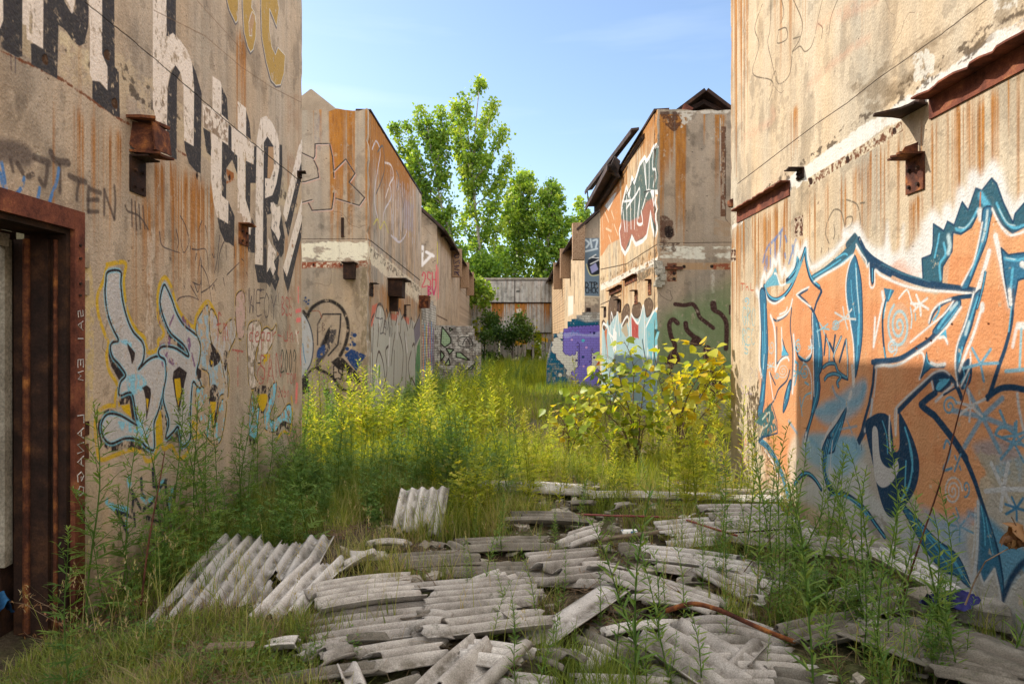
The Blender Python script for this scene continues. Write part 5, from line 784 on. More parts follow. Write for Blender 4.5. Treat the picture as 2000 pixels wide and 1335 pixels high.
for p, w in (([(672, 980), (690, 1150)], 9), ([(700, 860), (705, 1150)], 9), ([(680, 930), (740, 920)], 8), ([(728, 900), (735, 1130)], 9), ([(700, 980), (770, 880), (800, 840), (790, 1050)], 9), ([(765, 820), (760, 1130)], 9), ([(830, 640), (845, 800)], 10), ([(840, 640), (850, 840)], 8), ([(870, 620), (868, 820), (855, 850)], 9), ([(900, 560), (895, 680), (915, 700), (900, 820)], 9), ([(800, 900), (780, 1080), (820, 1090), (810, 1000)], 10), ([(820, 980), (850, 880), (880, 850), (905, 960)], 9), ([(880, 1020), (912, 1170), (918, 900)], 9)): c.S(p, w, HW, 4, sm=True)
for p in ([(660, 1050), (690, 900), (760, 760)], [(850, 930), (830, 860), (880, 848)]): c.S(p, 5, (50, 54, 56), 3)
c.t = R6; c.S([(500, 290), (700, 250), (935, 100)], 3, (70, 54, 40), 2, hole=0); c.S([(500, 552), (570, 520), (655, 480)], 3, (70, 54, 40), 2, hole=0)
c.patch([(500, 400), (935, 190), (935, 260), (500, 450)], (252, 244, 230), .34, .12, .07, .95, 6, 7, cellx=.3); c.patch([(500, 340), (935, 120), (935, 230), (500, 420)], (120, 92, 60), .58, .08, .06, .8, 6, 8, cellx=.2); c.patch([(760, 310), (935, 230), (935, 300), (780, 400)], (110, 94, 74), .44, .05, .06, .9, 6, 9)
c.F([(500, 1350), (512, 720), (540, 700), (580, 600), (600, 660), (625, 600), (640, 700), (700, 640), (715, 720), (735, 620), (790, 660), (830, 560), (860, 650), (905, 590), (932, 620), (932, 1350)], (176, 208, 214), 8)
for p in ([(560, 560), (585, 490), (640, 520), (630, 600), (600, 640), (560, 700)], [(690, 560), (720, 560), (722, 640), (680, 720), (660, 640)], [(750, 560), (800, 540), (815, 600), (780, 650), (745, 620)], [(835, 530), (870, 505), (900, 550), (880, 620), (850, 640), (838, 580)], [(510, 700), (520, 670), (540, 700), (530, 740)]): c.F(p, (110, 86, 68), 5, sm=True); c.S(p, 6, (78, 58, 46), 5, sm=True, closed=True)
c.F([(850, 720), (905, 600), (932, 620), (932, 920), (900, 1000), (860, 880)], (120, 190, 204), 8); c.F([(735, 640), (790, 700), (790, 800), (740, 800)], (190, 80, 72), 8); c.F([(530, 750), (550, 720), (545, 800), (560, 1000)], (206, 110, 60), 8); c.F([(590, 720), (620, 760), (615, 900), (590, 860)], HW, 10); c.F([(660, 740), (700, 680), (715, 780), (700, 800)], (190, 176, 150), 10)
for p, w in (([(512, 1200), (512, 740), (540, 705), (560, 740), (600, 900)], 10), ([(575, 760), (580, 610), (605, 740)], 9), ([(605, 760), (625, 600), (640, 780)], 9), ([(655, 790), (660, 720), (710, 640), (725, 790)], 9), ([(735, 620), (780, 690), (800, 660), (828, 560), (835, 790), (830, 950)], 9), ([(845, 720), (905, 600), (930, 580)], 9), ([(735, 650), (740, 790)], 7), ([(820, 960), (850, 1010), (860, 880)], 9), ([(890, 1100), (900, 900), (932, 860)], 12), ([(560, 760), (610, 840), (590, 1000)], 8)): c.S(p, w, HW, 4, sm=True)
for p, w, q in (([(770, 720), (790, 800)], 8, (170, 50, 50)), ([(640, 680), (650, 790)], 7, (110, 180, 210)), ([(530, 760), (545, 1000)], 7, (90, 60, 50)), ([(820, 820), (850, 1000), (870, 1020)], 14, (60, 90, 100)), ([(600, 640), (590, 780)], 6, (110, 180, 210)), ([(900, 900), (930, 1040)], 8, (50, 50, 54)), ([(660, 780), (650, 1100)], 14, (110, 160, 186)), ([(560, 1000), (575, 1200)], 12, (80, 76, 80)), ([(700, 950), (720, 1200)], 14, (130, 176, 196))): c.S(p, w, q, 4, sm=True)
# ===== far buildings
FL3 = Canvas('f', 25.0, -4.8, -2.75, 7.6, 60, 25, gain=.95); c = FL3; c.concrete(.8, .3); c.t = R4
for p in ([(930, 120), (925, 260), (1000, 180)], [(960, 160), (1010, 190)]): c.S(p, 22, (222, 216, 214), 8, wear=.15)
write(c, '2SH', 925, 310, 34, 110, (186, 62, 82), 7, 1.1); write(c, 'BV', 970, 420, 28, 60, (176, 40, 90), 8, 1.1); c.S([(1040, 260), (1046, 520)], 20, (212, 104, 110), 10)
SL3 = Canvas('s', -2.75, 25.0, 36.0, 7.6, 50, 26, gain=.9); c = SL3; c.wf = 3; c.concrete(2.5, .4); c.a *= 1.05; c.t = R4; c.S([(1046, 100), (1046, 230)], 14, (206, 196, 80), 8); c.S([(1050, 300), (1052, 480)], 22, (216, 110, 116), 10)
for x in (1108, 1146, 1170): c.S([(x, 0), (x, 700)], 4, (96, 72, 56), 3)
c.S([(1030, 625), (1120, 670)], 3, (80, 60, 50), 2)
FR3 = Canvas('f', 25.0, 2.66, 4.8, 7.6, 60, 27, gain=.9); c = FR3; c.concrete(.8, .3); c.a *= .85; c.t = R6
c.F([(385, 60), (495, 55), (495, 490), (385, 490)], (106, 122, 136), 5, wear=.08); c.t = R5; c.F([(390, 1200), (495, 1205), (495, 1300), (390, 1290)], (110, 124, 138), 4)
for p in ([(395, 1215), (420, 1240), (400, 1270)], [(430, 1210), (440, 1270)], [(450, 1220), (480, 1215), (470, 1270)], [(395, 1300), (480, 1280)]): c.S(p, 14, (196, 208, 214), 4, sm=True)
c.t = R6; c.F([(410, 230), (440, 190), (480, 195), (500, 250), (495, 320), (440, 330), (415, 290)], (40, 44, 52), 4, sm=True); c.F([(425, 270), (470, 240), (490, 290), (440, 320)], (150, 150, 190), 4); c.S([(400, 250), (430, 330), (490, 330)], 7, (206, 200, 150), 4, sm=True)
for p in ([(420, 210), (470, 180)], [(430, 250), (490, 220)], [(440, 200), (490, 205)]): c.S(p, 8, (226, 230, 232), 3)
write(c, 'DTP', 390, 385, 30, 40, (28, 30, 36), 7, 1.1); write(c, 'CHCK', 392, 425, 22, 40, (28, 30, 36), 6, 1.1); c.S([(385, 490), (495, 495)], 10, (200, 186, 160), 6, wear=.1)
c.patch([(385, 500), (495, 500), (495, 560), (385, 560)], (196, 180, 156), .46, .08, .08, .8, 4, 3)
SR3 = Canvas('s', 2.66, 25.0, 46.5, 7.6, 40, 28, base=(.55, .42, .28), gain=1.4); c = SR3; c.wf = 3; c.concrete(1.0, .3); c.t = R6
c.S([(312, 320), (312, 540)], 8, (60, 50, 44), 3); c.F([(266, 490), (304, 485), (304, 620), (266, 640)], (252, 240, 226), 6, wear=.1); c.S([(340, 200), (340, 600)], 2.5, (140, 110, 80), 2); c.S([(376, 220), (376, 600)], 3, (96, 76, 60), 2)
m = (np.arange(c.w)/c.ppm+c.u0 > 34.5)[None, :]; Y, X = np.mgrid[0:c.h, 0:c.w]/c.ppm; e = ((Y % .16) < .03) | (((X+(np.floor(Y/.16) % 2)*.2) % .4) < .03); c.a *= np.where(m & e, .55, 1)[..., None]; c.a[:, m[0]] = c.a[:, m[0]]*np.array([1, .9, .82])
# broken whitewashed brick walls
BWL = Canvas('f', 24.6, -2.9, -1.0, 2.4, 130, 31, gain=.95); c = BWL; c.bricks(.21, .085, (.50, .47, .43), .50); c.t = R4
c.patch([(1020, 680), (1390, 690), (1390, 1100), (1020, 1100)], (96, 88, 82), .54, .15, .06, .8, 6, 3)
for p in ([(1080, 715), (1110, 750), (1145, 800), (1145, 835), (1100, 868), (1070, 840)], [(1135, 722), (1160, 735), (1138, 748)], [(1110, 875), (1168, 885), (1135, 920)], [(1070, 890), (1098, 930), (1070, 970)], [(1185, 905), (1215, 905), (1285, 965), (1185, 940)], [(1100, 1000), (1130, 950), (1140, 1000)], [(1260, 1040), (1335, 980), (1300, 1030)]): c.F(p, (150, 172, 138), 3); c.S(p, 9, (44, 40, 36), 3, closed=True)
for p in ([(1205, 800), (1240, 790), (1290, 800), (1310, 850)], [(1230, 850), (1260, 800), (1290, 850)], [(1200, 850), (1220, 860)], [(1215, 860), (1270, 870), (1310, 850)]): c.S(p, 6, (40, 36, 36), 4, sm=True)
c.rust(905, 915, 650, .5, .7); c.mortar(.5)
BWS = Canvas('s', -2.78, 21.0, 25.2, 3.3, 110, 32, gain=.95); c = BWS; c.wf = 3.2; c.bricks(.21, .085, (.50, .47, .42), .5); c.t = R4
for i, (x, q) in enumerate(((925, (206, 190, 110)), (940, (206, 130, 96)), (952, (96, 150, 176)), (965, (206, 176, 60)), (978, (150, 90, 140)), (990, (206, 110, 80)), (1003, (90, 130, 180)), (1016, (110, 80, 130)))): c.S([(x, 720+30*math.sin(i*3)), (x+RG.uniform(-5, 5), 900), (x+RG.uniform(-4, 4), 1120)], 15, q, 6, wear=.14)
for x in range(925, 1030, 13): c.S([(x, 700+RG.uniform(0, 100)), (x+8, 800+RG.uniform(0, 60)), (x-2, 1000)], 4, (70, 44, 60), 3)
c.mortar(.5)
BWR = Canvas('f', 24.3, 1.1, 3.2, 2.9, 130, 33, gain=.95); c = BWR; c.bricks(.21, .085, (.52, .50, .46), .56); c.t = R6
NB2 = (26, 88, 116)
c.F([(90, 1200), (95, 1000), (130, 900), (140, 760), (230, 690), (300, 640), (400, 680), (500, 670), (500, 760), (300, 740), (250, 1000), (270, 1150), (300, 1200)], NB2, 30, wear=.10, sm=False); c.patch([(90, 1200), (95, 980), (270, 980), (290, 1200)], (150, 140, 120), .54, .08, .08, .6, 8, 4)
for x, y, r_ in ((215, 770, 34), (180, 830, 34), (175, 880, 36), (215, 930, 40), (240, 960, 36), (270, 1000, 36), (290, 1040, 34), (210, 870, 50), (250, 890, 50), (300, 960, 60), (320, 900, 50), (205, 1075, 14), (270, 1060, 20), (470, 960, 50), (450, 880, 40), (330, 1010, 50)): c.S([(x, y), (x+1, y)], r_*2+7, (60, 60, 76), 4)
for x, y, r_ in ((215, 770, 34), (180, 830, 34), (175, 880, 36), (215, 930, 40), (240, 960, 36), (270, 1000, 36), (290, 1040, 34), (210, 870, 50), (250, 890, 50), (300, 960, 60), (320, 900, 50), (205, 1075, 14), (270, 1060, 20), (470, 960, 50), (450, 880, 40), (330, 1010, 50), (480, 1000, 50)): c.S([(x, y), (x+1, y)], r_*2, (206, 198, 188), 3)
VI = (122, 110, 190); VD = (60, 46, 110)
T_ = [(240, 730), (500, 715), (500, 900), (470, 915), (445, 880), (450, 835), (430, 835), (425, 1020), (460, 1040), (500, 1050), (500, 1135), (430, 1145), (320, 1120), (295, 1080), (310, 1040), (350, 1030), (352, 835), (330, 830), (325, 900), (290, 920), (240, 905)]
for i in range(len(T_)):
    a, b = np.array(T_[i], float), np.array(T_[(i+1) % len(T_)], float); n_ = max(1, int(np.hypot(*(b-a))/24))
    for k in range(n_): q = a+(b-a)*(k+.5)/n_; c.S([q, q+.5], 34, VD, 3)
for i in range(len(T_)):
    a, b = np.array(T_[i], float), np.array(T_[(i+1) % len(T_)], float); n_ = max(1, int(np.hypot(*(b-a))/24))
    for k in range(n_): q = a+(b-a)*(k+.5)/n_; c.S([q, q+.5], 26, VI, 3)
c.F(T_, VI, 3); c.F([(250, 760), (500, 750), (500, 790), (400, 790), (320, 780), (250, 800)], (150, 150, 216), 14, sm=True); c.F([(250, 728), (500, 715), (500, 745), (400, 770), (300, 755), (250, 760)], (110, 92, 176), 10, sm=True)
for x, y, r_, q in ((376, 818, 12, (90, 180, 206)), (458, 762, 9, (40, 40, 90)), (430, 757, 5, (40, 40, 90)), (292, 812, 8, (196, 160, 206)), (458, 945, 8, (60, 46, 110)), (325, 965, 9, (60, 46, 110)), (395, 1000, 9, (110, 90, 180)), (400, 870, 9, (196, 150, 200)), (375, 940, 10, (40, 60, 110)), (380, 1010, 8, (196, 160, 206)), (425, 975, 5, (60, 46, 110)), (300, 960, 5, (60, 46, 110))): c.S([(x, y), (x+1, y)], r_*2, q, 3)
c.F([(470, 1005), (500, 960), (500, 1005)], (206, 96, 50), 3); c.S([(330, 840), (335, 830), (350, 845), (350, 1000)], 5, VD, 3); write(c, 'M', 290, 745, 60, 30, (90, 130, 190), 4); c.mortar(.32)
# back wall panels
BK1 = Canvas('f', 46.0, -3.7, 3.3, 6.0, 50, 41, gain=.95); c = BK1; c.a[:] = (.42, .40, .37); c.concrete(2.2, .12)
X = np.arange(c.w)/c.ppm; c.a *= (.86+.14*np.abs(np.sin(X*math.pi/.28)))[None, :, None]; c.t = (0, 0, 1)
for a, b, L, i, d_, sd, y in ((905, 1080, 1.4, .9, .5, 3, 591), (960, 985, 1.8, 1.3, .8, 4, 591), (1005, 1030, 1.8, 1.3, .8, 5, 591), (1062, 1075, 1.8, 1.3, .8, 6, 591), (905, 1080, .9, .8, .5, 7, 650), (905, 1080, .8, .3, .4, 8, 546)): c.rust(a, b, y, L, i, den=d_, seed=sd, hard=True)
for y in (547, 591, 650): c.S([(890, y), (1100, y)], 2.4, (50, 40, 36), 1)
c.S([(1005, 546), (1005, 591)], 1.6, (60, 52, 46), 1); c.F([(1005, 665), (1030, 663), (1030, 671), (1005, 675)], (206, 160, 60), 2); c.F([(1050, 657), (1070, 660), (1070, 668), (1052, 664)], (206, 160, 60), 2); c.F([(1008, 603), (1018, 602), (1018, 615), (1010, 614)], (206, 196, 180), 2); c.F([(1008, 567), (1015, 567), (1015, 570), (1008, 570)], (60, 60, 56), 1)
for p in ([(948, 720), (950, 692), (956, 688), (964, 700), (966, 720)], [(972, 720), (974, 700), (980, 690), (988, 704), (990, 720)], [(1000, 722), (1002, 700), (1010, 692), (1016, 700), (1016, 722)], [(1022, 722), (1022, 700), (1030, 690), (1036, 704), (1036, 722)]): c.F(p, (40, 30, 34), 1)
c.S([(1052, 672), (1056, 668), (1064, 672), (1066, 682), (1058, 686)], 1, (50, 46, 46), .6)
# small signs written on steel

for c in (FL2, SL2, FR2, SR2): c.age(.66, .7, .2)
# ---------------------------------------------------------------- ground and structures
def gz(x, y):
    """height of the ground"""
    return .05*math.sin(x*1.7+.6)*math.cos(y*.9)+.035*math.sin(x*3.9+y*2.3)+.02*math.sin(x*9.1-y*5.3) - .05
def G(px, py, h=0.0):
    Y = FPX*(EYE-h)/(py-CY); return ((px-CX)*Y/FPX, Y)
def ground():
    m, n, l = newmat('ground'); b, o = bsdf_out(m, n, l, .95, .1); co = n.new('ShaderNodeTexCoord').outputs['Object']
    t1 = noise(n, l, co, 1.1, 10, .68); r1 = ramp(n, [(.32, (.045, .034, .022)), (.5, (.11, .085, .055)), (.66, (.21, .175, .125)), (.8, (.33, .29, .22))]); l.new(t1.outputs[0], r1.inputs[0])
    t2 = noise(n, l, co, .8, 8, .7); r2 = ramp(n, [(.46, (0, 0, 0)), (.6, (1, 1, 1))]); l.new(t2.outputs[0], r2.inputs[0])
    t3 = noise(n, l, co, 38, 4, .7); r3 = ramp(n, [(.3, (.03, .05, .012)), (.7, (.10, .14, .03))]); l.new(t3.outputs[0], r3.inputs[0])
    c = mix(n, l, r2.outputs[0], r1.outputs[0], r3.outputs[0]); f = ramp(n, [(.35, (.6,)*3), (.65, (1.35,)*3)]); l.new(t3.outputs[0], f.inputs[0])
    l.new(mix(n, l, 1.0, c, f.outputs[0], 'MULTIPLY'), b.inputs['Base Color']); p = bump(n, l, t3.outputs[0], None, 1, .03); bump(n, l, t1.outputs[0], b, .8, .08, p)
    nx, ny = 150, 260; xs = np.concatenate([[-400, -60, -20], np.linspace(-9, 9, nx), [20, 60, 400]]); ys = np.concatenate([[-60, -10], np.linspace(-3, 50, ny), [70, 150, 600]])
    X, Y = np.meshgrid(xs, ys); Z = .05*np.sin(X*1.7+.6)*np.cos(Y*.9)+.035*np.sin(X*3.9+Y*2.3)+.02*np.sin(X*9.1-Y*5.3)-.05
    Z[np.abs(X) > 12] = -.05; V = np.stack([X.ravel(), Y.ravel(), Z.ravel()], 1); w = len(xs); i = np.arange((len(ys)-1)*w).reshape(-1, w)[:, :-1].ravel()
    me = fastmesh('ground', V, np.stack([i, i+1, i+w+1, i+w], 1), mats=[m], smooth=True); link('ground', me, kind='structure')
ground()
for c, k in ((L1, 1.16), (R1, .78), (FL2, 1.08), (SL2, 1.12), (FR2, .98), (SR2, .8), (FL3, 1.05), (SL3, 1.05), (FR3, 1.1), (SR3, .85), (BWL, 1.15), (BWS, 1.15), (BWR, 1.4), (BK1, 1.15)): c.boost = k  # evens sun and shade in the colour: shaded walls lifted, sunlit ones lowered
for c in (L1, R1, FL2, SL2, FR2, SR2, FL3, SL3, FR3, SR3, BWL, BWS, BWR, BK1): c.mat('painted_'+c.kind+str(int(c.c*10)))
def jagwall(mb, x0, x1, y0, y1, z0, z1, jag=.02, step=.12, ax='x'):
    """wall box whose top edge is chipped; ax = long axis"""
    a0, a1 = (x0, x1) if ax == 'x' else (y0, y1); n = max(1, int((a1-a0)/step)); prev = None
    pts = []
    for i in range(n+1):
        a = a0+(a1-a0)*i/n; pts.append((a, z1-(abs(rnd.gauss(0, jag)) if 0 < i < n else 0)))
    poly = [(a0, z0)]+pts[0:1]+pts[1:]+[(a1, z0)]
    vs = []; fs = []
    def mk(a, d, z): return (a, d, z) if ax == 'x' else (d, a, z)
    d0, d1 = (y0, y1) if ax == 'x' else (x0, x1)
    for a, z in pts: vs += [mk(a, d0, z0), mk(a, d0, z), mk(a, d1, z), mk(a, d1, z0)]
    for i in range(n):
        b = i*4
        for k in range(4): fs.append((b+k, b+(k+1) % 4, b+4+(k+1) % 4, b+4+k))
    fs.append((0, 1, 2, 3)); e = n*4; fs.append((e+3, e+2, e+1, e)); mb.add(vs, fs)
def jagpoly(a0, a1, z0, z1, side=1, jag=.012, top=.008):
    """wall outline whose free vertical edge and top are chipped"""
    P = [(a0, z0)]; e = []
    z = z0
    while z < z1-.08: e.append((-(abs(rnd.gauss(0, jag)) if rnd.random() > .12 else rnd.uniform(.5, 2.6)*jag*1.6), z)); z += rnd.uniform(.05, .16)
    if side > 0: P = [(a0, z0)]+[(a1+d, z) for d, z in e]+[(a1-jag, z1)]
    else: P = [(a1, z0), (a1, z1), (a0+jag, z1)]+[(a0-d, z) for d, z in e[::-1]]; return P
    n = int((a1-a0)/.15); P += [(a1-(a1-a0)*k/n, z1-abs(rnd.gauss(0, top))) for k in range(1, n)]+[(a0, z1)]
    return P
def bolt(mb, p, ax, r=.014, h=.018, m=0):
    p = Vector(p); d = {'x': Vector((1, 0, 0)), '-x': Vector((-1, 0, 0)), '-y': Vector((0, -1, 0))}[ax]; mb.tube([p, p+d*h], r, r, 6, m)
def ragplate(mb, pts, nrm, th=.008, m=0):
    """thin plate from outline points (3D), extruded along nrm"""
    n = len(pts); nv = Vector(nrm)*th; P = [Vector(p) for p in pts]
    mb.add(P+[p+nv for p in P], [tuple(range(n)), tuple(range(n, 2*n))[::-1]]+[(i, n+i, n+(i+1) % n, (i+1) % n) for i in range(n)], m)
def bracket(parent, X, s, y, z, w=.16, hgt=.22, out=.16, mat='rust', fin=False, ax='x', label=None):
    """steel angle bolted to a wall face at X (s = outward sign): back plate, shelf on top, bolts as sub-parts"""
    mb = MB()
    def q(u, d, zz): return (X+s*d, u, zz) if ax == 'x' else (u, X+s*d, zz)
    def qb(u0, u1, d0, d1, z0, z1):
        a, b = q(u0, d0, z0), q(u1, d1, z1); mb.box(min(a[0], b[0]), max(a[0], b[0]), min(a[1], b[1]), max(a[1], b[1]), z0, z1)
    qb(y, y+w, -.01, .014, z-hgt, z-.002)
    rg = random.Random(int(abs(y*977+z*31))); jag = [q(y+w*t, out*(1-.25*rg.random()), z+.004*rg.random()) for t in (1, .8, .62, .45, .25, .1)]
    ragplate(mb, [q(y, 0, z), q(y+w, 0, z)]+jag+[q(y, out, z)], (0, 0, 1), .012)
    if fin: ragplate(mb, [q(y+w*.3, .01, z+.012), q(y+w*.3, out*.75, z+.012), q(y+w*.3, out*.55, z+.06), q(y+w*.3, out*.3, z+.075), q(y+w*.3, .01, z+.09)], (0, 1, 0) if ax == 'x' else (1, 0, 0), .01)
    o = mb.build('bracket', M[mat], parent, label=label)
    for uu in (.25, .75):
        for zz in (.35, .82):
            b = MB(); p = q(y+w*uu, .012, z-hgt*zz); d = ('x' if s > 0 else '-x') if ax == 'x' else '-y'; bolt(b, p, d, .013); b.build('bolt', M['rust_dark'], o)
    return o
def ledge(parent, X, s, y0, y1, z, h=.115, out=.09, mat='rust_red', label=None):
    mb = MB(); a, b = sorted((X-s*.01, X+s*.012)); mb.box(a, b, y0, y1, z-h, z)
    n = max(4, int((y1-y0)/.07)); top = []
    for i in range(n+1): top.append((X+s*out*(1 if rnd.random() > .3 else rnd.uniform(.72, .95)), y0+(y1-y0)*i/n, z))
    ragplate(mb, [(X, y0, z)]+top+[(X, y1, z)], (0, 0, 1), .012); return mb.build('steel_ledge', M[mat], parent, label=label)

# ---- left near building with the doorway
XL, XR = -2.614, 2.723
bl = empty('concrete_building', (XL, 8.5, 0), label='near concrete building at left with big white block letters and rusty doorway', category='building')
def relative(parent):
    """children are built in world space: keep them there"""
    for o in bpy.data.objects:
        if o.parent == parent and o.matrix_parent_inverse == Matrix(): o.matrix_parent_inverse = Matrix.Translation(-parent.location)
w = MB(); DZ0, DZ1, DH = 2.55, 4.06, 2.27; T = .26
w.prism(jagpoly(DZ1, 8.5, -.3, 6.13), XL-T, XL, ax='x'); w.box(XL-T, XL, DZ0, DZ1, DH, 6.13); w.box(XL-T, XL, -4, DZ0, -.3, 6.13); w.box(-9, XL-T, 8.24, 8.5, -.3, 6.13); w.box(-9, XL-T, -4, -3.74, -.3, 6.13); w.box(-9, -8.74, -3.74, 8.24, -.3, 6.13)
wallmesh(w, 'wall', L1, None, bl)
w = MB(); w.box(-8.73, XL-T-.01, 2.3, 8.23, 5.7, 5.95); w.build('roof', M['concrete'], bl)  # unseen partial slab, added to stop sun falling through the doorway
fr = MB(); fr.box(XL-.01, XL+.018, 4.055, 4.15, -.2, 2.385, 0); fr.box(XL-.01, XL+.018, 2.3, 4.053, 2.268, 2.385, 0)
fo = fr.build('door_frame', M['rust_red'], bl)
fr = MB(); fr.box(XL-.26, XL-.011, 4.02, 4.058, -.2, 2.268, 0); fr.box(XL-.30, XL-.10, 3.99, 4.018, -.2, 2.2); fr.box(XL-.40, XL-.34, 3.94, 4.058, -.2, 2.25); fr.box(XL-.66, XL-.56, 3.98, 4.20, -.2, 2.28); fr.box(XL-.50, XL-.44, 3.96, 3.99, -.2, 2.25); fr.box(XL-.26, XL-.011, 2.3, 4.02, 2.235, 2.267)
fr.build('steel_jamb', M['rust_dark'], bl)
fr = MB(); fr.box(XL-.345, XL-.315, 3.93, 4.0, .3, 2.2, 0, jit=.006); fr.box(XL-.335, XL-.28, 2.3, 3.93, 2.15, 2.22, 0, jit=.006); fr.build('mortar_strip', M['rubble'], bl)
fr = MB(); fr.tube([(XL-.07, 4.012, -.1), (XL-.07, 4.012, 2.2)], .012, .012, 6); fr.tube([(XL-.22, 3.985, -.1), (XL-.22, 3.985, 2.2)], .02, .02, 6); fr.tube([(XL-.52, 3.95, 0), (XL-.52, 3.95, 2.2)], .03, .03, 8); fr.build('pipe', M['rust'], bl)
for yy, zz in ((4.175, 2.10), (4.175, 1.93), (4.175, 1.07), (4.175, .93)):
    p = MB(); p.box(XL-.01, XL+.012, yy-.02, yy+.028, zz-.045, zz+.045, jit=.003); p.build('hinge_plate', M['rust' if zz < 1.5 else 'concrete'], bl)
for zz in (2.18, 2.10, 1.95, 1.88): p = MB(); bolt(p, (XL+.018, 4.10, zz), 'x', .009, .01); p.build('bolt', M['rust_dark'], fo)
# scratched white writing down the jamb
def scrawl(txt, x, y, z, w, h, th=.004):
    for i, ch in enumerate(txt):
        mb = MB()
        for st in Lt.get(ch, []): mb.tube([(x, y+(pz-.5)*w, z-i*h-px_*h*.8) for px_, pz in st], th, th, 4)
        mb.build('chalk_letter', M['asbestos_pale'], fo)
scrawl('FLANAGO', XL+.019, 4.105, 1.25, .06, .085); scrawl('SAIFEM', XL+.019, 4.105, 1.80, .05, .075, .003)
p = MB(); p.box(-8.7, -3.9, 5.6, 5.85, -.2, 4.5, 0); p.box(-3.98, -3.90, 5.48, 5.598, -.2, 4.0, 0); p.build('inner_wall', M['interior'], bl)
p = MB(); p.box(-4.22, -4.19, 5.54, 5.598, .1, 3.8); p.box(-4.06, -4.03, 5.54, 5.598, .1, 3.8); p.box(-4.6, -3.9, 5.5, 5.56, 1.95, 2.02); p.build('inner_pipe', M['rust_dark'], bl)
bracket(bl, XL, 1, 4.66, 2.87, .19, .24, .13, 'rust_dark', label='square bolt plate under the large torn beam stub')
st = MB(); ragplate(st, [(XL, 4.62, 3.12), (XL, 5.0, 3.16), (XL+.12, 4.98, 3.15), (XL+.16, 4.9, 3.12), (XL+.10, 4.8, 3.14), (XL+.17, 4.68, 3.13), (XL+.1, 4.62, 3.12)], (0, .05, 1), .02)
ragplate(st, [(XL, 4.70, 3.12), (XL+.14, 4.74, 3.10), (XL+.17, 4.72, 2.93), (XL+.05, 4.68, 2.90), (XL, 4.66, 2.95)], (0, 1, 0), .03); ragplate(st, [(XL+.13, 4.70, 3.12), (XL+.14, 4.9, 3.1), (XL+.17, 4.88, 2.93), (XL+.16, 4.68, 2.92)], (1, 0, 0), .012); ragplate(st, [(XL, 4.66, 2.90), (XL+.20, 4.68, 2.89), (XL+.16, 4.78, 2.9), (XL+.22, 4.84, 2.885), (XL+.14, 4.9, 2.9), (XL, 4.9, 2.92)], (0, 0, 1), .016)
st.build('beam_stub', M['rust'], bl, label='torn rusty beam stub on the wall between the block letters')
bracket(bl, XL, 1, 6.52, 2.73, .22, .19, .11, 'rust', label='small rusty angle bracket under the letter t')
bracket(bl, XL, 1, 8.30, 3.67, .13, .06, .10, 'rust_dark')
relative(bl)
# ---- right near building
br = empty('concrete_building', (XR, 8.5, 0), label='near concrete building at right with large orange and blue graffiti', category='building')
w = MB(); w.prism(jagpoly(-4, 8.5, -.3, 6.6), XR, XR+.26, ax='x'); w.box(XR+.26, 9, 8.24, 8.5, -.3, 6.6); w.box(XR+.26, 9, -4, -3.74, -.3, 6.6); w.box(8.74, 9, -3.74, 8.24, -.3, 6.6); wallmesh(w, 'wall', R1, None, br)
ledge(br, XR, -1, 1.8, 4.44, 3.175, .13, .13, 'rust_red', label='long rusty steel ledge high on the wall'); ledge(br, XR, -1, 6.68, 8.24, 3.17, .135, .10, 'rust_red', label='short rusty steel ledge near the wall corner')
bracket(br, XR, -1, 4.50, 2.845, .20, .235, .17, 'rust', fin=True, label='rusty bracket with a torn shelf below the ledge end')
p = MB(); ragplate(p, [(XR, 4.47, 3.155), (XR-.09, 4.47, 3.16), (XR-.14, 4.55, 3.15), (XR-.27, 4.62, 3.135), (XR-.26, 4.66, 3.135), (XR-.1, 4.72, 3.15), (XR, 4.78, 3.16)], (0, 0, 1), .014); p.box(XR-.05, XR, 4.50, 4.62, 3.17, 3.22, jit=.012); p.build('steel_plate', M['rust_dark'], br, label='ragged plate jutting beside the ledge end')
bracket(br, XR, -1, 6.36, 3.22, .14, .09, .15, 'rust_dark', label='small bracket above the short ledge'); p = MB(); p.box(XR-.03, XR, 8.40, 8.52, 3.28, 3.36, jit=.01); p.build('steel_plate', M['rust'], br)
relative(br)
# ---- middle left building
b2 = empty('concrete_building', (-2.785, 13.2, 0), label='middle left concrete building with rust streaks and grey outlined figures', category='building')
w = MB(); w.prism(jagpoly(-9, -2.785, -.3, 6.12, 1, .014, .03), 13.2, 13.45); wallmesh(w, 'front_wall', SL2, FL2, b2)
w = MB(); jagwall(w, -3.035, -2.785, 13.45, 21.0, -.3, 6.115, .012, .2, 'y'); w.box(-9, -3.035, 20.75, 21.0, -.3, 6.0); wallmesh(w, 'alley_wall', SL2, FL2, b2)
w = MB(); w.box(-3.06, -2.76, 13.35, 21.02, 6.12, 6.16, jit=.01); w.build('roof_edge', M['steel_dark'], b2)
w = MB(); w.prism([(-5.75, 5.9), (-4.32, 7.0), (-4.28, 7.0), (-2.9, 5.9)], 14.6, 20.9); w.build('roof', M['concrete'], b2)
o = MB(); o.box(-3.22, -3.02, 13.0, 13.2, 2.80, 3.10, jit=.008); ragplate(o, [(-3.26, 13.2, 3.10), (-2.98, 13.2, 3.10), (-3.0, 12.97, 3.11), (-3.12, 12.93, 3.10), (-3.25, 12.98, 3.11)], (0, 0, 1), .02); o.build('beam_stub', M['rust_dark'], b2, label='dark box-shaped beam stub on the front wall')
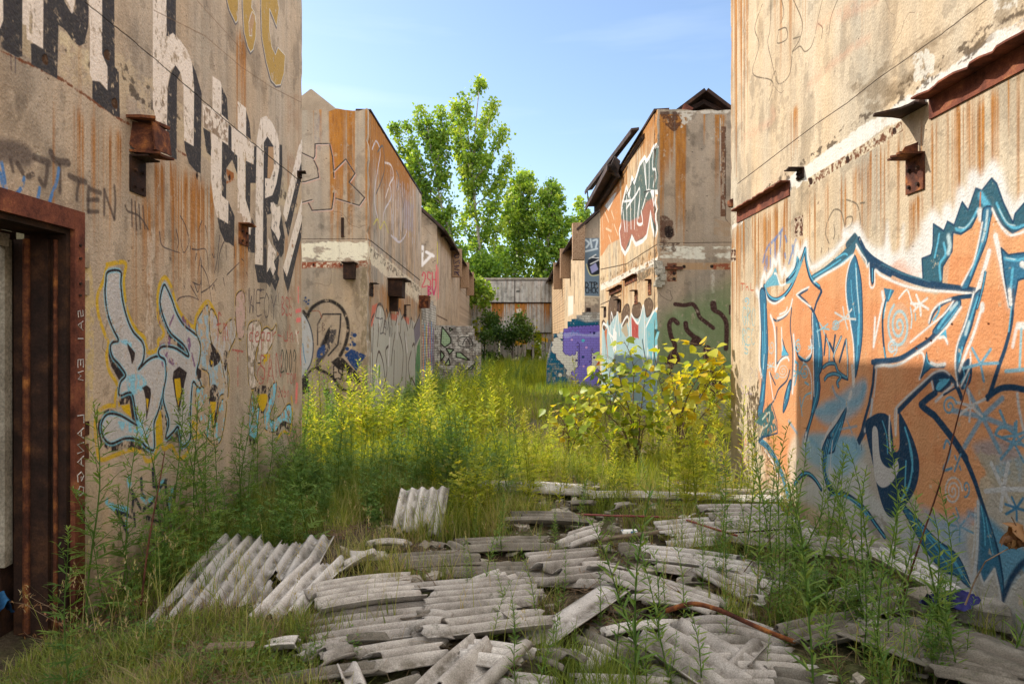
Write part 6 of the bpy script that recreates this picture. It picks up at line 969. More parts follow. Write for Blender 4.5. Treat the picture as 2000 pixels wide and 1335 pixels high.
o = MB(); o.box(-2.785, -2.47, 15.3, 15.9, 2.62, 3.0, jit=.02); o.box(-2.785, -2.38, 15.25, 16.1, 3.0, 3.03, jit=.012); o.box(-2.785, -2.6, 15.5, 15.6, 2.3, 2.62, jit=.01); o.build('beam_stub', M['rust_dark'], b2, label='large square beam stub on the alley side')
bracket(b2, -2.785, 1, 13.35, 2.75, .3, .25, .14, 'rust_dark'); bracket(b2, -2.785, 1, 17.6, 2.55, .3, .3, .16, 'rust_dark')
o = MB(); o.box(-2.785, -2.5, 20.4, 20.9, 2.62, 3.0, jit=.02); o.build('beam_stub', M['rust'], b2, label='square beam stub at the far corner'); o = MB(); o.box(-3.30, -3.25, 13.17, 13.21, 3.62, 4.0); o.build('bolt_bar', M['rust_dark'], b2)
relative(b2)
# ---- middle right building
b3 = empty('concrete_building', (2.8, 13.2, 0), label='middle right concrete building with green camouflage painting on its front', category='building')
w = MB(); w.prism([(9, -.3), (9, 6.1)]+[(8.9-k*.12, 6.10-abs(rnd.gauss(0, .02))) for k in range(50)]+jagpoly(2.8, 9, -.3, 6.10, -1, .014)[2:], 13.2, 13.45); wallmesh(w, 'front_wall', SR2, FR2, b3)
w = MB(); jagwall(w, 2.8, 3.05, 13.45, 17.5, -.3, 6.10, .01, .2, 'y'); w.box(2.83, 3.05, 17.5, 22.0, -.3, 6.05); w.box(3.05, 9, 21.75, 22, -.3, 6.0); wallmesh(w, 'alley_wall', SR2, FR2, b3)
w = MB(); w.box(2.77, 3.06, 13.3, 17.6, 6.105, 6.15, jit=.01); w.build('roof_edge', M['steel_dark'], b3)
w = MB()
ragplate(w, [(2.55, 14.6, 6.12), (2.72, 14.6, 6.14), (2.66, 22.6, 6.64), (2.42, 22.6, 6.58)], (0, 0, 1), .05); ragplate(w, [(2.42, 22.6, 6.58), (2.43, 22.6, 6.48), (2.56, 14.6, 6.05), (2.55, 14.6, 6.12)], (-1, 0, 0), .02)
w.tube([(2.45, 22.3, 6.65), (2.5, 22.3, 6.1)], .02); w.build('roof_strip', M['steel_dark'], b3, label='loose steel strip rising above the eave')
w = MB(); w.box(2.40, 2.86, 17.3, 22.4, 6.05, 6.10, jit=.02); w.box(2.40, 2.44, 17.2, 22.4, 5.92, 6.05, jit=.01); w.box(2.70, 2.80, 17.5, 22.3, 5.85, 6.04, jit=.02)
ragplate(w, [(2.42, 17.1, 6.02), (2.60, 17.0, 5.9), (2.72, 17.1, 5.72), (2.74, 17.5, 5.8), (2.5, 17.7, 6.0)], (0, 1, .2), .05); ragplate(w, [(2.5, 16.6, 6.1), (2.62, 16.5, 5.95), (2.70, 17.4, 5.85), (2.5, 17.6, 6.05)], (0, .3, 1), .03); w.build('eave', M['steel_dark'], b3)
w = MB(); ragplate(w, [(2.78, 14.4, 5.90), (4.10, 14.4, 6.90), (4.10, 21.8, 6.90), (2.78, 21.8, 5.90)], (-.6, 0, .8), .07); ragplate(w, [(4.10, 14.4, 6.90), (5.42, 14.4, 5.90), (5.42, 21.8, 5.90), (4.10, 21.8, 6.90)], (.6, 0, .8), .07)
for k in (.45, .75): w.tube([(4.10-k, 14.6, 6.86-k*.72), (4.10, 14.6, 6.82-k*.15), (4.10+k, 14.6, 6.86-k*.72)], .03)
w.build('roof', M['rust_dark'], b3)
w = MB(); w.prism([(3.5, 5.9)]+[(4.10+.45*math.cos(a), 6.05+.36*math.sin(a)) for a in np.linspace(math.pi, 0, 12)]+[(5.05, 5.9)], 14.2, 14.38); w.build('arched_vent', M['concrete'], b3)
w = MB(); ragplate(w, [(3.50, 14.3, 6.35), (3.62, 14.3, 6.60), (3.80, 14.3, 6.50), (3.66, 14.3, 6.25)], (0, 1, 0), .02); w.build('red_plate', M['rust_red'], b3)
ledge(b3, 2.8, -1, 15.3, 16.9, 3.12, .14, .10, 'rust'); ledge(b3, 2.8, -1, 17.4, 19.6, 3.05, .12, .10, 'rust'); bracket(b3, 2.8, -1, 13.7, 2.85, .3, .3, .13, 'rust'); bracket(b3, 2.8, -1, 15.2, 2.75, .35, .3, .14, 'rust'); bracket(b3, 2.8, -1, 17.6, 2.7, .5, .3, .14, 'rust_dark'); bracket(b3, 2.83, -1, 20.5, 2.65, .5, .3, .14, 'rust_dark')
w = MB()
for k in range(14): x, z = rnd.uniform(2.80, 2.92), rnd.uniform(2.72, 3.1); s_ = rnd.uniform(.03, .07); w.box(x-s_, x+s_, 13.2-rnd.uniform(.04, .1), 13.21, z-s_, z+s_, jit=.02)
w.build('broken_corner', M['rubble'], b3); w = MB(); w.box(2.845, 3.3, 13.17, 13.199, 3.0, 3.06, jit=.005); w.build('steel_plate', M['rust'], b3)
relative(b3)
# ---- far buildings with gabled steel roofs
def far(side, X, fz0, fz1, F_, Sd, label, pend, endlab):
    b = empty('concrete_building', (X, fz0, 0), label=label, category='building'); s = -side   # outward sign to the alley
    w = MB(); ridge = X+side*1.55; w.prism([(X, -.3), (X, 5.85), (ridge, 7.28), (X+side*3.1, 5.85), (X+side*3.1, -.3)], fz0, fz0+.25); wallmesh(w, 'front_wall', Sd, F_, b)
    w = MB(); w.box(min(X, X+side*.25), max(X, X+side*.25), fz0+.25, fz1, -.3, 5.85); wallmesh(w, 'alley_wall', Sd, F_, b)
    w = MB(); ov = .28
    ragplate(w, [(X+s*ov, fz0-.35, 5.62), (ridge, fz0-.35, 7.33), (ridge, fz1, 7.33), (X+s*ov, fz1, 5.62)], (s*.6, 0, .75), .09); ragplate(w, [(ridge, fz0-.35, 7.33), (X+side*3.4, fz0-.35, 5.6), (X+side*3.4, fz1, 5.6), (ridge, fz1, 7.33)], (side*.6, 0, .75), .09); w.build('roof', M['steel_dark'], b)
    w = MB(); a, c_ = sorted((X+s*.05, X+s*.35))
    for k in range(6): y = fz0+1+k*(fz1-fz0-2)/5; w.box(a, c_, y, y+.12, 5.6, 5.72, jit=.02)
    w.tube([(X+s*.34, fz0-.1, 5.63), (X+s*.36, fz1, 5.6)], .04); w.build('eave', M['rust_dark'], b)
    for i, (y, zt, zb, mat) in enumerate(pend):
        w = MB(); a, c_ = sorted((X+s*.02, X+s*.46)); w.box(a, c_, y, y+.32, zb, zt, jit=.01); o = w.build('eave_block', M['aggregate'], b, label=None)
        if side < 0 and i == 0:
            q = MB(); scr = 'OZMR'
            for k, ch in enumerate(scr):
                for st_ in Lt[ch]: q.tube([(a+.1+pz*.24, y-.012, zt-.22-k*.27-px_*.2) for px_, pz in st_], .016, .016, 4)
            q.build('black_writing', M['navy'], o)
    relative(b); return b
far(-1, -2.75, 25.0, 46, FL3, SL3, 'far left concrete building with dark sloping roof and hanging eave blocks', [(31, 5.82, 4.55, 0), (36, 5.8, 4.45, 0), (41, 5.8, 4.4, 0)], None)
b6 = far(1, 2.66, 25.0, 46, FR3, SR3, 'far right sunlit concrete building with dark sloping roof and hanging eave blocks', [(25.0-.33, 5.92, 4.58, 0), (31, 5.84, 4.5, 0), (36, 5.8, 4.4, 0)], None)
o = MB(); o.box(2.72, 2.88, 24.93, 25.0, 2.42, 2.85, jit=.01); o.build('rust_plate', M['rust_dark'], b6); relative(b6)
# ---- broken brick walls
def stepped(x0, z0, x1, z1, n):
    out = []
    for i in range(n): out += [(x0+(x1-x0)*i/n, z0+(z1-z0)*(i+1)/n), (x0+(x1-x0)*(i+1)/n, z0+(z1-z0)*(i+1)/n)]
    return out
w = MB(); w.prism([(-2.9, -.3), (-2.9, 2.20), (-2.05, 2.20), (-2.05, 2.17), (-1.42, 2.17), (-1.42, 2.08), (-1.36, 2.08), (-1.36, 1.83), (-1.33, 1.83), (-1.33, 1.66), (-1.24, 1.66), (-1.24, 1.58), (-1.12, 1.58), (-1.12, -.3)], 24.6, 24.85)
o = wallmesh(w, 'brick_wall', None, BWL, None); setp(o, label='low whitewashed brick wall with green shard shapes at the left', cat='wall')
w = MB(); w.prism([(21.0, -.3), (21.0, 2.82), (22.0, 2.86), (22.0, 2.95), (23.4, 2.95), (23.4, 3.05), (24.2, 3.05), (24.2, 2.92), (24.98, 2.92), (24.98, -.3)], -3.0, -2.78, ax='x')
o = wallmesh(w, 'brick_wall', BWS, None, None); setp(o, label='tall striped multicolour brick wall joining two left buildings', cat='wall')
pr = [(1.22, -.3), (1.24, .8), (1.28, 1.1), (1.40, 1.62), (1.48, 1.62), (1.48, 1.90), (1.70, 1.90), (1.70, 1.96), (1.84, 1.96), (1.84, 2.08), (1.98, 2.08), (1.98, 2.33), (2.12, 2.33), (2.12, 2.42), (2.30, 2.42), (2.30, 2.56), (2.50, 2.56), (2.50, 2.66), (3.2, 2.66), (3.2, -.3)]
w = MB(); w.prism(pr, 24.3, 24.55); o = wallmesh(w, 'brick_wall', None, BWR, None); setp(o, label='stepped broken brick wall painted with a purple bubble letter', cat='wall')
# ---- panel wall closing the alley
bk = empty('panel_wall', (0, 46.1, 0), label='tall weathered ribbed panel wall closing the end of the alley', category='wall')
def ribbed(x0, x1, z0, z1, y, name):
    n = int((x1-x0)/.07); vs = []; fs = []
    for i in range(n+1):
        x = x0+(x1-x0)*i/n; d = .03*math.sin(x*2*math.pi/.28); vs += [(x, y+d, z0), (x, y+d, z1)]
    w = MB(); b = len(vs)
    vs += [(x, y_+.08, z) for x, y_, z in vs]
    for i in range(n): fs += [(2*i, 2*i+1, 2*i+3, 2*i+2), (b+2*i, b+2*i+2, b+2*i+3, b+2*i+1), (2*i+1, b+2*i+1, b+2*i+3, 2*i+3), (2*i, 2*i+2, b+2*i+2, b+2*i)]
    fs += [(0, b, b+1, 1), (2*n, 2*n+1, b+2*n+1, b+2*n)]; w.add(vs, fs); wallmesh(w, name, None, BK1, bk, fixn=False)
ribbed(-3.6, 3.1, 4.28, 5.80, 46.0, 'upper_panel'); ribbed(-3.6, 3.1, 2.22, 4.22, 46.08, 'middle_panel')
for x0, x1, z0 in ((-3.6, -1.9, .0), (-1.75, -.9, .7), (-.82, -.02, .35), (.05, .95, .6), (1.0, 1.32, 1.1), (1.36, 1.5, -.1), (2.0, 2.25, -.1), (2.3, 3.1, .9)): ribbed(x0, x1, z0, 2.16, 46.1, 'lower_board')
w = MB(); w.box(-3.7, 3.2, 46.05, 46.2, 5.8, 5.93); w.build('coping', M['rubble'], bk); w = MB(); w.box(-3.6, 3.1, 46.0, 46.15, 4.215, 4.275); w.box(-3.6, 3.1, 46.05, 46.2, 2.165, 2.215); w.build('rail', M['rust_dark'], bk)
w = MB()
for x in (-3.3, -1.85, .0, 1.34, 2.9): w.box(x-.05, x+.05, 46.22, 46.34, -.2, 5.7)
w.build('post', M['steel_dark'], bk); relative(bk)
# ---------------------------------------------------------------- corrugated sheets and debris
SHR = []
def sheet(px, py, L, W, yaw, label, mat='asbestos', pitch=.092, tilt=(0, 0), lift=.05, bend=.008, jag=.05, seed=0, amp=.0225, group='broken corrugated roof sheets on the ground', hole=None, name='corrugated_sheet'):
    L *= .86; lift *= .65; W = W*1.05 if L < 1.2 else W; SHR.append((*G(px, py, lift+.03), L, W, R(yaw)))
    x, y = G(px, py, lift+.03); g = np.random.default_rng(seed+100); nu = max(8, int(L/.045)); nv = max(8, int(W/pitch*10))
    v = np.linspace(-W/2, W/2, nv+1); kb = max(3, int(W/.09)); wob = np.interp(v, np.linspace(-W/2, W/2, kb)+g.normal(0, .012, kb), g.normal(0, jag*1.15, kb)); wob2 = np.interp(v, np.linspace(-W/2, W/2, kb)+g.normal(0, .012, kb), g.normal(0, jag*1.15, kb))
    wob += g.normal(0, jag*.12, nv+1); wob2 += g.normal(0, jag*.12, nv+1)
    V = []
    for i in range(nu+1):
        t = i/nu; u = (-L/2+wob)*(1-t)+(L/2+wob2)*t
        z = amp*np.sin(v*2*math.pi/pitch)+bend*((2*u/L)**2)*(-1)+.003*np.sin(u*5+seed)+bend*.6*np.sin(v*3+seed*1.7)
        V.append(np.stack([u, v+.002*np.sin(u*9+seed), z], 1))
    V = np.concatenate(V); w = nv+1; keep = np.ones((nu, nv), bool)
    for _ in range(2):
        cu, cv = (0 if g.random() < .5 else nu), g.integers(0, nv); r = g.uniform(.05, .15)*L
        uu, vv = np.mgrid[0:nu, 0:nv]; d = np.hypot((uu-cu)*L/nu, (vv-cv)*W/nv); keep &= d > r*(1+.25*np.sin(np.arctan2(vv-cv, uu-cu+.1)*5))
    if hole: uu, vv = np.mgrid[0:nu, 0:nv]; keep &= np.hypot((uu-hole[0]*nu)*L/nu, (vv-hole[1]*nv)*W/nv) > hole[2]*(1+.3*np.sin(uu*1.3+vv*.7))
    q = [(i*w+j, (i+1)*w+j, (i+1)*w+j+1, i*w+j+1) for i in range(nu) for j in range(nv) if keep[i, j]]
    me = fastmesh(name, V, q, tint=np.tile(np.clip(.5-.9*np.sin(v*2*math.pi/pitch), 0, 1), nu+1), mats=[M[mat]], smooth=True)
    o = link(name, me, loc=(x, y, gz(x, y)+lift+.04), rot=(R(tilt[0]), R(tilt[1]), R(yaw)), label=label, cat='roof sheet', group=group)
    md = o.modifiers.new('thick', 'SOLIDIFY'); md.thickness = .007; md.offset = -1
    return o
SH = [ # px, py, L, W, yaw, label, kw
 (487, 1108, 1.60, .86, 94, 'large pale corrugated sheet leaning by the left wall, with a hole near its right edge', dict(mat='asbestos_pale', tilt=(0, -7), lift=.10, hole=(.45, .28, .06), bend=.02, jag=.03)),
 (590, 1135, 1.15, .26, 84, 'narrow pale corrugated strip along the right edge of the large pale sheet', dict(mat='asbestos_pale', tilt=(6, -4), lift=.07)),
 (712, 1150, .72, .48, 22, 'clean grey corrugated sheet just right of the large pale sheet', dict(lift=.06, bend=.01, jag=.02)),
 (742, 1200, .85, .45, 20, 'grey corrugated sheet with torn right end below the clean grey one', dict(lift=.04, jag=.06)),
 (905, 1155, .95, .40, 15, 'grey corrugated sheet cracked lengthwise in the middle of the rubble', dict(jag=.08)),
 (930, 1205, .80, .30, 16, 'split corrugated strip with upturned edge in the middle of the path', dict(jag=.09, tilt=(5, 0))),
 (800, 1262, .62, .24, 17, 'short ribbed piece lying low in the grass at lower left of centre', dict(jag=.06)),
 (640, 1300, .55, .16, 18, 'thin mossy ribbed strip in the grass near the bottom edge', dict(mat='asbestos_dark')),
 (905, 1300, .62, .30, 58, 'two-wave sheet piece propped steeply at the bottom centre', dict(tilt=(8, -10), lift=.08, pitch=.16, amp=.045, mat='asbestos')),
 (790, 1325, .45, .22, 40, 'small ribbed fragment under the propped two-wave piece', dict(mat='asbestos_dark')),
 (1118, 1165, 1.15, .25, 50, 'pale flat-backed board-like sheet pointing up to the right', dict(mat='asbestos_pale', pitch=.25, amp=.012, tilt=(-10, -5), lift=.10, jag=.025)),
 (1110, 1085, .75, .36, 28, 'dirty crumpled sheet heaped behind the pale board-like sheet', dict(tilt=(14, 4), lift=.10, amp=.035, jag=.08)),
 (1290, 1130, 1.05, .36, -42, 'brown stained sheet sloping down toward the pale board', dict(jag=.05, lift=.08, tilt=(-6, 3))),
 (1390, 1085, 1.30, .42, -28, 'long ribbed sheet across the right side of the path', dict(mat='asbestos', lift=.10, jag=.05)),
 (1340, 1065, 1.10, .30, -22, 'upper ribbed sheet lying on the long right-hand sheet', dict(mat='asbestos_pale', lift=.16, tilt=(4, 0))),
 (1400, 1022, 1.05, .42, 4, 'wide pale sheet stacked beside the right wall', dict(mat='asbestos_pale', lift=.16, tilt=(8, -2))),
 (1465, 1000, 1.0, .40, 12, 'topmost pale sheet of the heap against the right wall', dict(mat='asbestos', lift=.20, tilt=(8, 2))),
 (1500, 1040, .85, .40, -14, 'pale sheet sliding off the heap at the right wall', dict(mat='asbestos', lift=.14, tilt=(6, 4))),
 (1440, 1120, .60, .35, -60, 'cracked ribbed piece with exposed wavy end under the long right sheet', dict(mat='asbestos', lift=.06, tilt=(0, 8))),
 (1370, 1240, .72, .42, -58, 'sheet with a clearly wavy broken end at lower right', dict(mat='asbestos', lift=.12, tilt=(0, 6), jag=.02, pitch=.14, amp=.028)),
 (1400, 1318, .80, .40, -50, 'bluish grey sheet under the one with the wavy end', dict(mat='asbestos', lift=.05, tilt=(3, 4))),
 (1500, 1280, .60, .52, -4, 'ribbed sheet with level ribs at the lower right', dict(mat='asbestos', lift=.03)),
 (1425, 1205, .75, .24, -14, 'arched dark-bellied sheet piece below the bent rusty rod', dict(mat='asbestos', lift=.12, bend=.08, jag=.04)),
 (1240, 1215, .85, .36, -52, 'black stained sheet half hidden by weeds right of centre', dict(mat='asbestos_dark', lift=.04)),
 (1200, 1310, .60, .22, -6, 'flat ribbed piece at the bottom edge right of centre', dict(mat='asbestos', lift=.03)),
 (1040, 1325, .40, .20, -20, 'bent sheet scrap at the bottom edge below the board', dict(mat='asbestos', lift=.03)),
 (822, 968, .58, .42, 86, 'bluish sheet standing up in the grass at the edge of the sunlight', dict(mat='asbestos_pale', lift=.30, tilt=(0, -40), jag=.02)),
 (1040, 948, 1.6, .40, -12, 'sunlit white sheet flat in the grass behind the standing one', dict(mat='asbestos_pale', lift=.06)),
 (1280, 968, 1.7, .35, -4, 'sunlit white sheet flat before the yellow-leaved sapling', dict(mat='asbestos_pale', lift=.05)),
 (930, 1092, 1.05, .28, 4, 'half buried dull sheet lying level across the path', dict(mat='asbestos_dark', lift=.03)),
 (1090, 1105, .9, .22, -6, 'half buried sheet touching the crumpled heap', dict(mat='asbestos', lift=.03)),
 (830, 1080, .9, .25, 8, 'dull sheet sunk in dry grass left of centre', dict(mat='asbestos_dark', lift=.02)),
 (1000, 1050, .9, .24, 2, 'old sheet fragment among grass at the middle of the path', dict(mat='asbestos_dark', lift=.03)),
 (1060, 1015, .8, .30, -4, 'dull sheet fragment below the red hose', dict(mat='asbestos_dark', lift=.03)),
 (1880, 1275, 1.3, .62, -66, 'large weathered grey slab sheet by the foot of the right wall', dict(mat='asbestos_dark', lift=.10, pitch=.17, amp=.012, tilt=(0, -4))),
 (1700, 1150, .75, .32, 30, 'broken sheet under the weeds near the right wall', dict(mat='asbestos', lift=.12, tilt=(12, 0))),
 (1640, 1075, .80, .32, -24, 'tilted sheet fragment under the weeds by the blue painting', dict(mat='asbestos', lift=.12, tilt=(12, 0))),
 (1790, 1120, .60, .30, -70, 'small pale sheet leaning on the right wall', dict(mat='asbestos_pale', lift=.12, tilt=(0, 10))),
 (1500, 960, .85, .32, -8, 'sunlit sheet at the far corner of the right wall', dict(mat='asbestos_pale', lift=.12)),
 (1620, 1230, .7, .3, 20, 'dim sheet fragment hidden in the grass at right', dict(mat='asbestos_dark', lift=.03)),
]
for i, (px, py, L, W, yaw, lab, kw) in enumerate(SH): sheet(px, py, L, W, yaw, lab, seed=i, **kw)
FR = [(560, 1255), (660, 1245), (700, 1225), (850, 1215), (1000, 1180), (1020, 1120), (960, 1110), (1180, 1090), (1230, 1070), (1270, 1180), (1160, 1235), (1080, 1260), (970, 1265), (1310, 1150), (1350, 1120), (1480, 1160), (1530, 1110), (1560, 1060), (1330, 1010), (1220, 985), (1130, 975), (700, 1090), (760, 1060), (880, 1040), (1140, 1045), (1460, 1240), (1550, 1320), (1300, 1320), (1450, 975), (1600, 1120), (1720, 1210), (1840, 1160), (1900, 1320), (690, 1310)]
WHERE = 'left edge of the path,lower left,left of centre,the crack in the middle,the middle of the path,the crumpled heap,the middle of the path,the crumpled heap,the drink can,the stained sheet,the black stained sheet,the bottom centre,the propped piece,the pale board,the wooden lath,the bent rod,the dry tangle,the right wall painting,the drink can,the sunlit edge,the sunlit edge,the large pale sheet,the sunken sheet,the grass tufts,the red hose,the wavy ended sheet,the level ribbed sheet,the bottom edge,the right wall corner,the thicket,the grey slab,the blue rag,the grey slab,the bottom edge'.split(',')
for i, (px, py) in enumerate(FR):
    L_ = rnd.uniform(.18, .42); sz = 'long' if L_ > .34 else 'short' if L_ < .26 else 'medium'; kd = ('pale', 'grey', 'dark')[i % 3]
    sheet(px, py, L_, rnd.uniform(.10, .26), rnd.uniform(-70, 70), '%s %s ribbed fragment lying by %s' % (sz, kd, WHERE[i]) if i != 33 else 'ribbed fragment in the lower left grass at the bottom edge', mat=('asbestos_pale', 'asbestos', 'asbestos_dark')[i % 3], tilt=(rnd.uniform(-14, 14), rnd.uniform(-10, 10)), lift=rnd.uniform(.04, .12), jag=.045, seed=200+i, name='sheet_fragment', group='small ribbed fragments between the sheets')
# chips and rubble: uncountable
def rubble():
    V = []; Q = []; g = random.Random(5)
    def chip(x, y, s, fl=.35):
        c = Vector((x, y, gz(x, y)+s*fl*.4)); a = g.uniform(0, 6.3); ca, sa = math.cos(a), math.sin(a); n = g.randint(4, 6); b = len(V); tz = g.uniform(-.35, .35)
        for dz in (-1, 1):
            for k in range(n):
                t = 2*math.pi*k/n+g.uniform(-.3, .3); r = s*g.uniform(.6, 1.1); dx, dy = r*math.cos(t), r*.7*math.sin(t); V.append((c.x+dx*ca-dy*sa, c.y+dx*sa+dy*ca, c.z+dz*s*fl*.5+dx*tz))
        Q.append([b+k for k in range(n)][::-1]); Q.append([b+n+k for k in range(n)])
        for k in range(n): Q.append([b+k, b+(k+1) % n, b+n+(k+1) % n, b+n+k])
    for _ in range(1500):
        y = g.uniform(3.0, 8.6); x = max(-2.5, min(2.6, g.gauss(.5, 1.1))); chip(x, y, g.choice([.015, .02, .03, .05, .08]), g.uniform(.15, .5))
    for _ in range(160): x, y = G(g.gauss(815, 45), g.gauss(932, 9)); chip(x, y, g.uniform(.03, .13), .3)
    for _ in range(120): x, y = G(g.uniform(1440, 1600), g.uniform(940, 1010)); chip(x, y, g.uniform(.03, .10), .4)
    for _ in range(160): y = g.uniform(3.4, 8.4); chip(2.6-abs(g.gauss(0, .12)), y, g.uniform(.03, .12), .5)
    me = bpy.data.meshes.new('rubble'); me.from_pydata(V, [], Q); me.materials.append(M['rubble']); me.update(); link('rubble', me, kind='stuff', label='pale stone and cement chips scattered over the path', cat='rubble')
rubble()
def slab(px, py, L, W, H, yaw, label, mat='rubble', tilt=(0, 0), lift=.02, name='concrete_chunk', cat='concrete chunk', group=None):
    x, y = G(px, py); m = MB(); n = 4
    for k in range(1): m.box(-L/2, L/2, -W/2, W/2, 0, H, jit=min(H, W)*.2)
    o = m.build(name, M[mat], label=label, cat=cat, group=group); o.location = (x, y, gz(x, y)+lift); o.rotation_euler = (R(tilt[0]), R(tilt[1]), R(yaw))
    b = o.modifiers.new('b', 'BEVEL'); b.width = .006; b.segments = 1; return o
slab(1810, 1205, .30, .16, .09, 20, 'pale rounded concrete chunk at the foot of the right wall', lift=.06)
slab(1925, 1230, .26, .2, .10, -30, 'dark edged concrete chunk near the bottom right corner', mat='asbestos_dark', lift=.06)
slab(855, 925, .50, .10, .08, 30, 'sunlit broken concrete post end in the grass')
slab(1480, 970, .8, .14, .07, -6, 'flat concrete plank in the sun by the right wall corner', lift=.1)
slab(720, 1103, .26, .12, .03, 20, 'small pale flat tile beside the large pale sheet', mat='asbestos_pale', tilt=(8, 5), lift=.05)
slab(1290, 1052, 1.2, .045, .025, 24, 'weathered wooden lath lying beside the drink can', mat='wood', name='wooden_lath', cat='wooden lath', lift=.12)
slab(450, 1332-32, .22, .07, .02, 8, 'small grey board half sunk at lower left', mat='wood', name='wooden_board', cat='board', lift=.05)
slab(1640, 1010, .5, .04, .03, -20, 'reddish painted stick by the right wall', mat='stalk_red', name='painted_stick', cat='stick', lift=.2)
# drink can
x, y = G(1228, 1045); r_ = empty('drink_can', (x, y, gz(x, y)+.10), R(14), label='white drink can with green and blue marks beside the wooden lath', category='drink can'); r_.rotation_euler = (0, R(2), R(14))
m = MB(); m.tube([(-.065, 0, 0), (-.058, 0, 0), (.058, 0, 0), (.065, 0, 0)], .034, .034, 18)
cm, n_, l_ = newmat('can_paint'); b_, o_ = bsdf_out(cm, n_, l_, .35, .5); co = n_.new('ShaderNodeTexCoord').outputs['Object']; t_ = noise(n_, l_, co, 26, 2, .5); rr = ramp(n_, [(.0, (.72, .72, .70)), (.55, (.72, .72, .70)), (.56, (.05, .22, .08)), (.60, (.04, .12, .40)), (.64, (.72, .72, .70))]); rr.color_ramp.interpolation = 'CONSTANT'; l_.new(t_.outputs[0], rr.inputs[0]); l_.new(rr.outputs[0], b_.inputs['Base Color'])
m.build('body', cm, r_, smooth=False); m = MB(); m.tube([(.0651, 0, 0), (.070, 0, 0)], .031, .028, 18); m.tube([(-.070, 0, 0), (-.0651, 0, 0)], .028, .031, 18)
mm, n_, l_ = newmat('can_metal'); b_, o_ = bsdf_out(mm, n_, l_, .35, .5); b_.inputs['Metallic'].default_value = .9; b_.inputs['Base Color'].default_value = (.5, .5, .5, 1); m.build('rim', mm, r_)
def rod(name, pts, r0, r1, mat, label, cat, px=True, n=8, parent=None):
    P = []
    for a, b, h in pts:
        if px: x, y = G(a, b, h); P.append(Vector((x, y, h)))
        else: P.append(Vector((a, b, h)))
    A = crom(np.array([tuple(p) for p in P]), False, 6) if len(P) > 2 else [tuple(p) for p in P]
    m = MB(); m.tube(A, r0, r1, n); return m.build(name, M[mat], parent, smooth=True, label=label, cat=cat)
rod('bent_rod', [(1300, 1192, .07), (1350, 1178, .14), (1400, 1188, .17), (1450, 1210, .15), (1500, 1232, .11), (1552, 1252, .05)], .014, .012, 'rust', 'bent rusty steel rod arching over the sheets at lower right', 'steel rod')
rod('garden_hose', [(1040, 1003, .05), (1120, 1003, .05), (1200, 1006, .06), (1280, 1008, .09), (1330, 1012, .11), (1380, 1027, .14), (1440, 1045, .15)], .009, .009, 'hose', 'thin dark red hose lying across the sheets behind the can', 'hose')
rod('thin_rod', [(1420, 1040, .17), (1510, 1034, .17), (1560, 1030, .17)], .006, .006, 'rust_dark', 'thin rusty rod on the sheet heap by the right wall', 'steel rod')
# dry stalks
def stalk(pts, label, r=.006, mat='stalk_red'): return rod('dry_stalk', pts, r, r*.4, mat, label, 'dry stalk', px=False, n=5)
def PW(px, py, Y): return ((px-CX)*Y/FPX, Y, EYE+(CY-py)*Y/FPX)
stalk([PW(1755, 1190, 3.9), PW(1790, 1080, 3.8), PW(1840, 930, 3.7), PW(1880, 780, 3.6), PW(1895, 730, 3.6)], 'tall bare reddish stalk in front of the orange painting')
stalk([PW(275, 1180, 3.95), PW(290, 1060, 3.95), PW(310, 950, 4.0), PW(322, 880, 4.05)], 'bare reddish stalk leaning against the left wall below the silver letters', .007)
stalk([PW(230, 1160, 4.1), PW(300, 1070, 4.1), PW(400, 990, 4.2)], 'thin dark stalk slanting up by the left wall', .003, 'twig')
stalk([PW(1436, 1140, 4.6), PW(1480, 1080, 4.6), PW(1560, 990, 4.6)], 'slanting dark stalk over the sheet heap', .005, 'twig')
stalk([PW(545, 755, 7.6), PW(560, 800, 7.5), PW(585, 860, 7.4), PW(600, 900, 7.3)], 'thin drooping stem by the end of the left wall', .004, 'twig')
# curled dead leaf held up on a twig
def leafobj():
    x, y, z = PW(1985, 1045, 3.0); r = empty('dead_leaf', (x, y, z), label='large curled brown dead leaf caught on a twig at the right edge', category='leaf'); g = random.Random(3); V = []; Q = []
    for k in range(5):
        b = len(V); a = g.uniform(0, 6.3); n = 8; w = n+1
        for i in range(n+1):
            for j in range(n+1):
                u, v = i/n-.5, j/n-.5; e = max(0, 1-(2*u)**2*.9); X = u*.10; Y = v*.075*e; Z = .03*math.sin(3.5*v+k)+.02*math.cos(6*u+k)+.006*math.sin(20*u+9*v)
                p = Matrix.Rotation(a, 3, 'X') @ Matrix.Rotation(a*1.7, 3, 'Z') @ Vector((X, Y, Z)); V.append((p.x+g.uniform(-.001, .001), p.y+.01*(k-2), p.z-.012*k+.02))
        Q += [(b+i*w+j, b+(i+1)*w+j, b+(i+1)*w+j+1, b+i*w+j+1) for i in range(n) for j in range(n)]
    me = fastmesh('blade', V, Q, tint=[random.Random(i//81).uniform(.2, .9) for i in range(len(V))], mats=[M['deadleaf']], smooth=True); link('blade', me, r)
    m = MB(); a = [Vector(PW(*p))-Vector((x, y, z)) for p in ((1975, 1008, 3.0), (1982, 1020, 3.0), (1990, 1035, 3.0))]; m.tube(a, .003, .002, 5)
    a = [Vector(PW(*p))-Vector((x, y, z)) for p in ((1885, 1180, 3.1), (1905, 1130, 3.1), (1925, 1095, 3.06), (1960, 1075, 3.02), (1985, 1062, 3.0))]; m.tube(a, .004, .002, 5); m.build('twig', M['twig'], r)
leafobj()
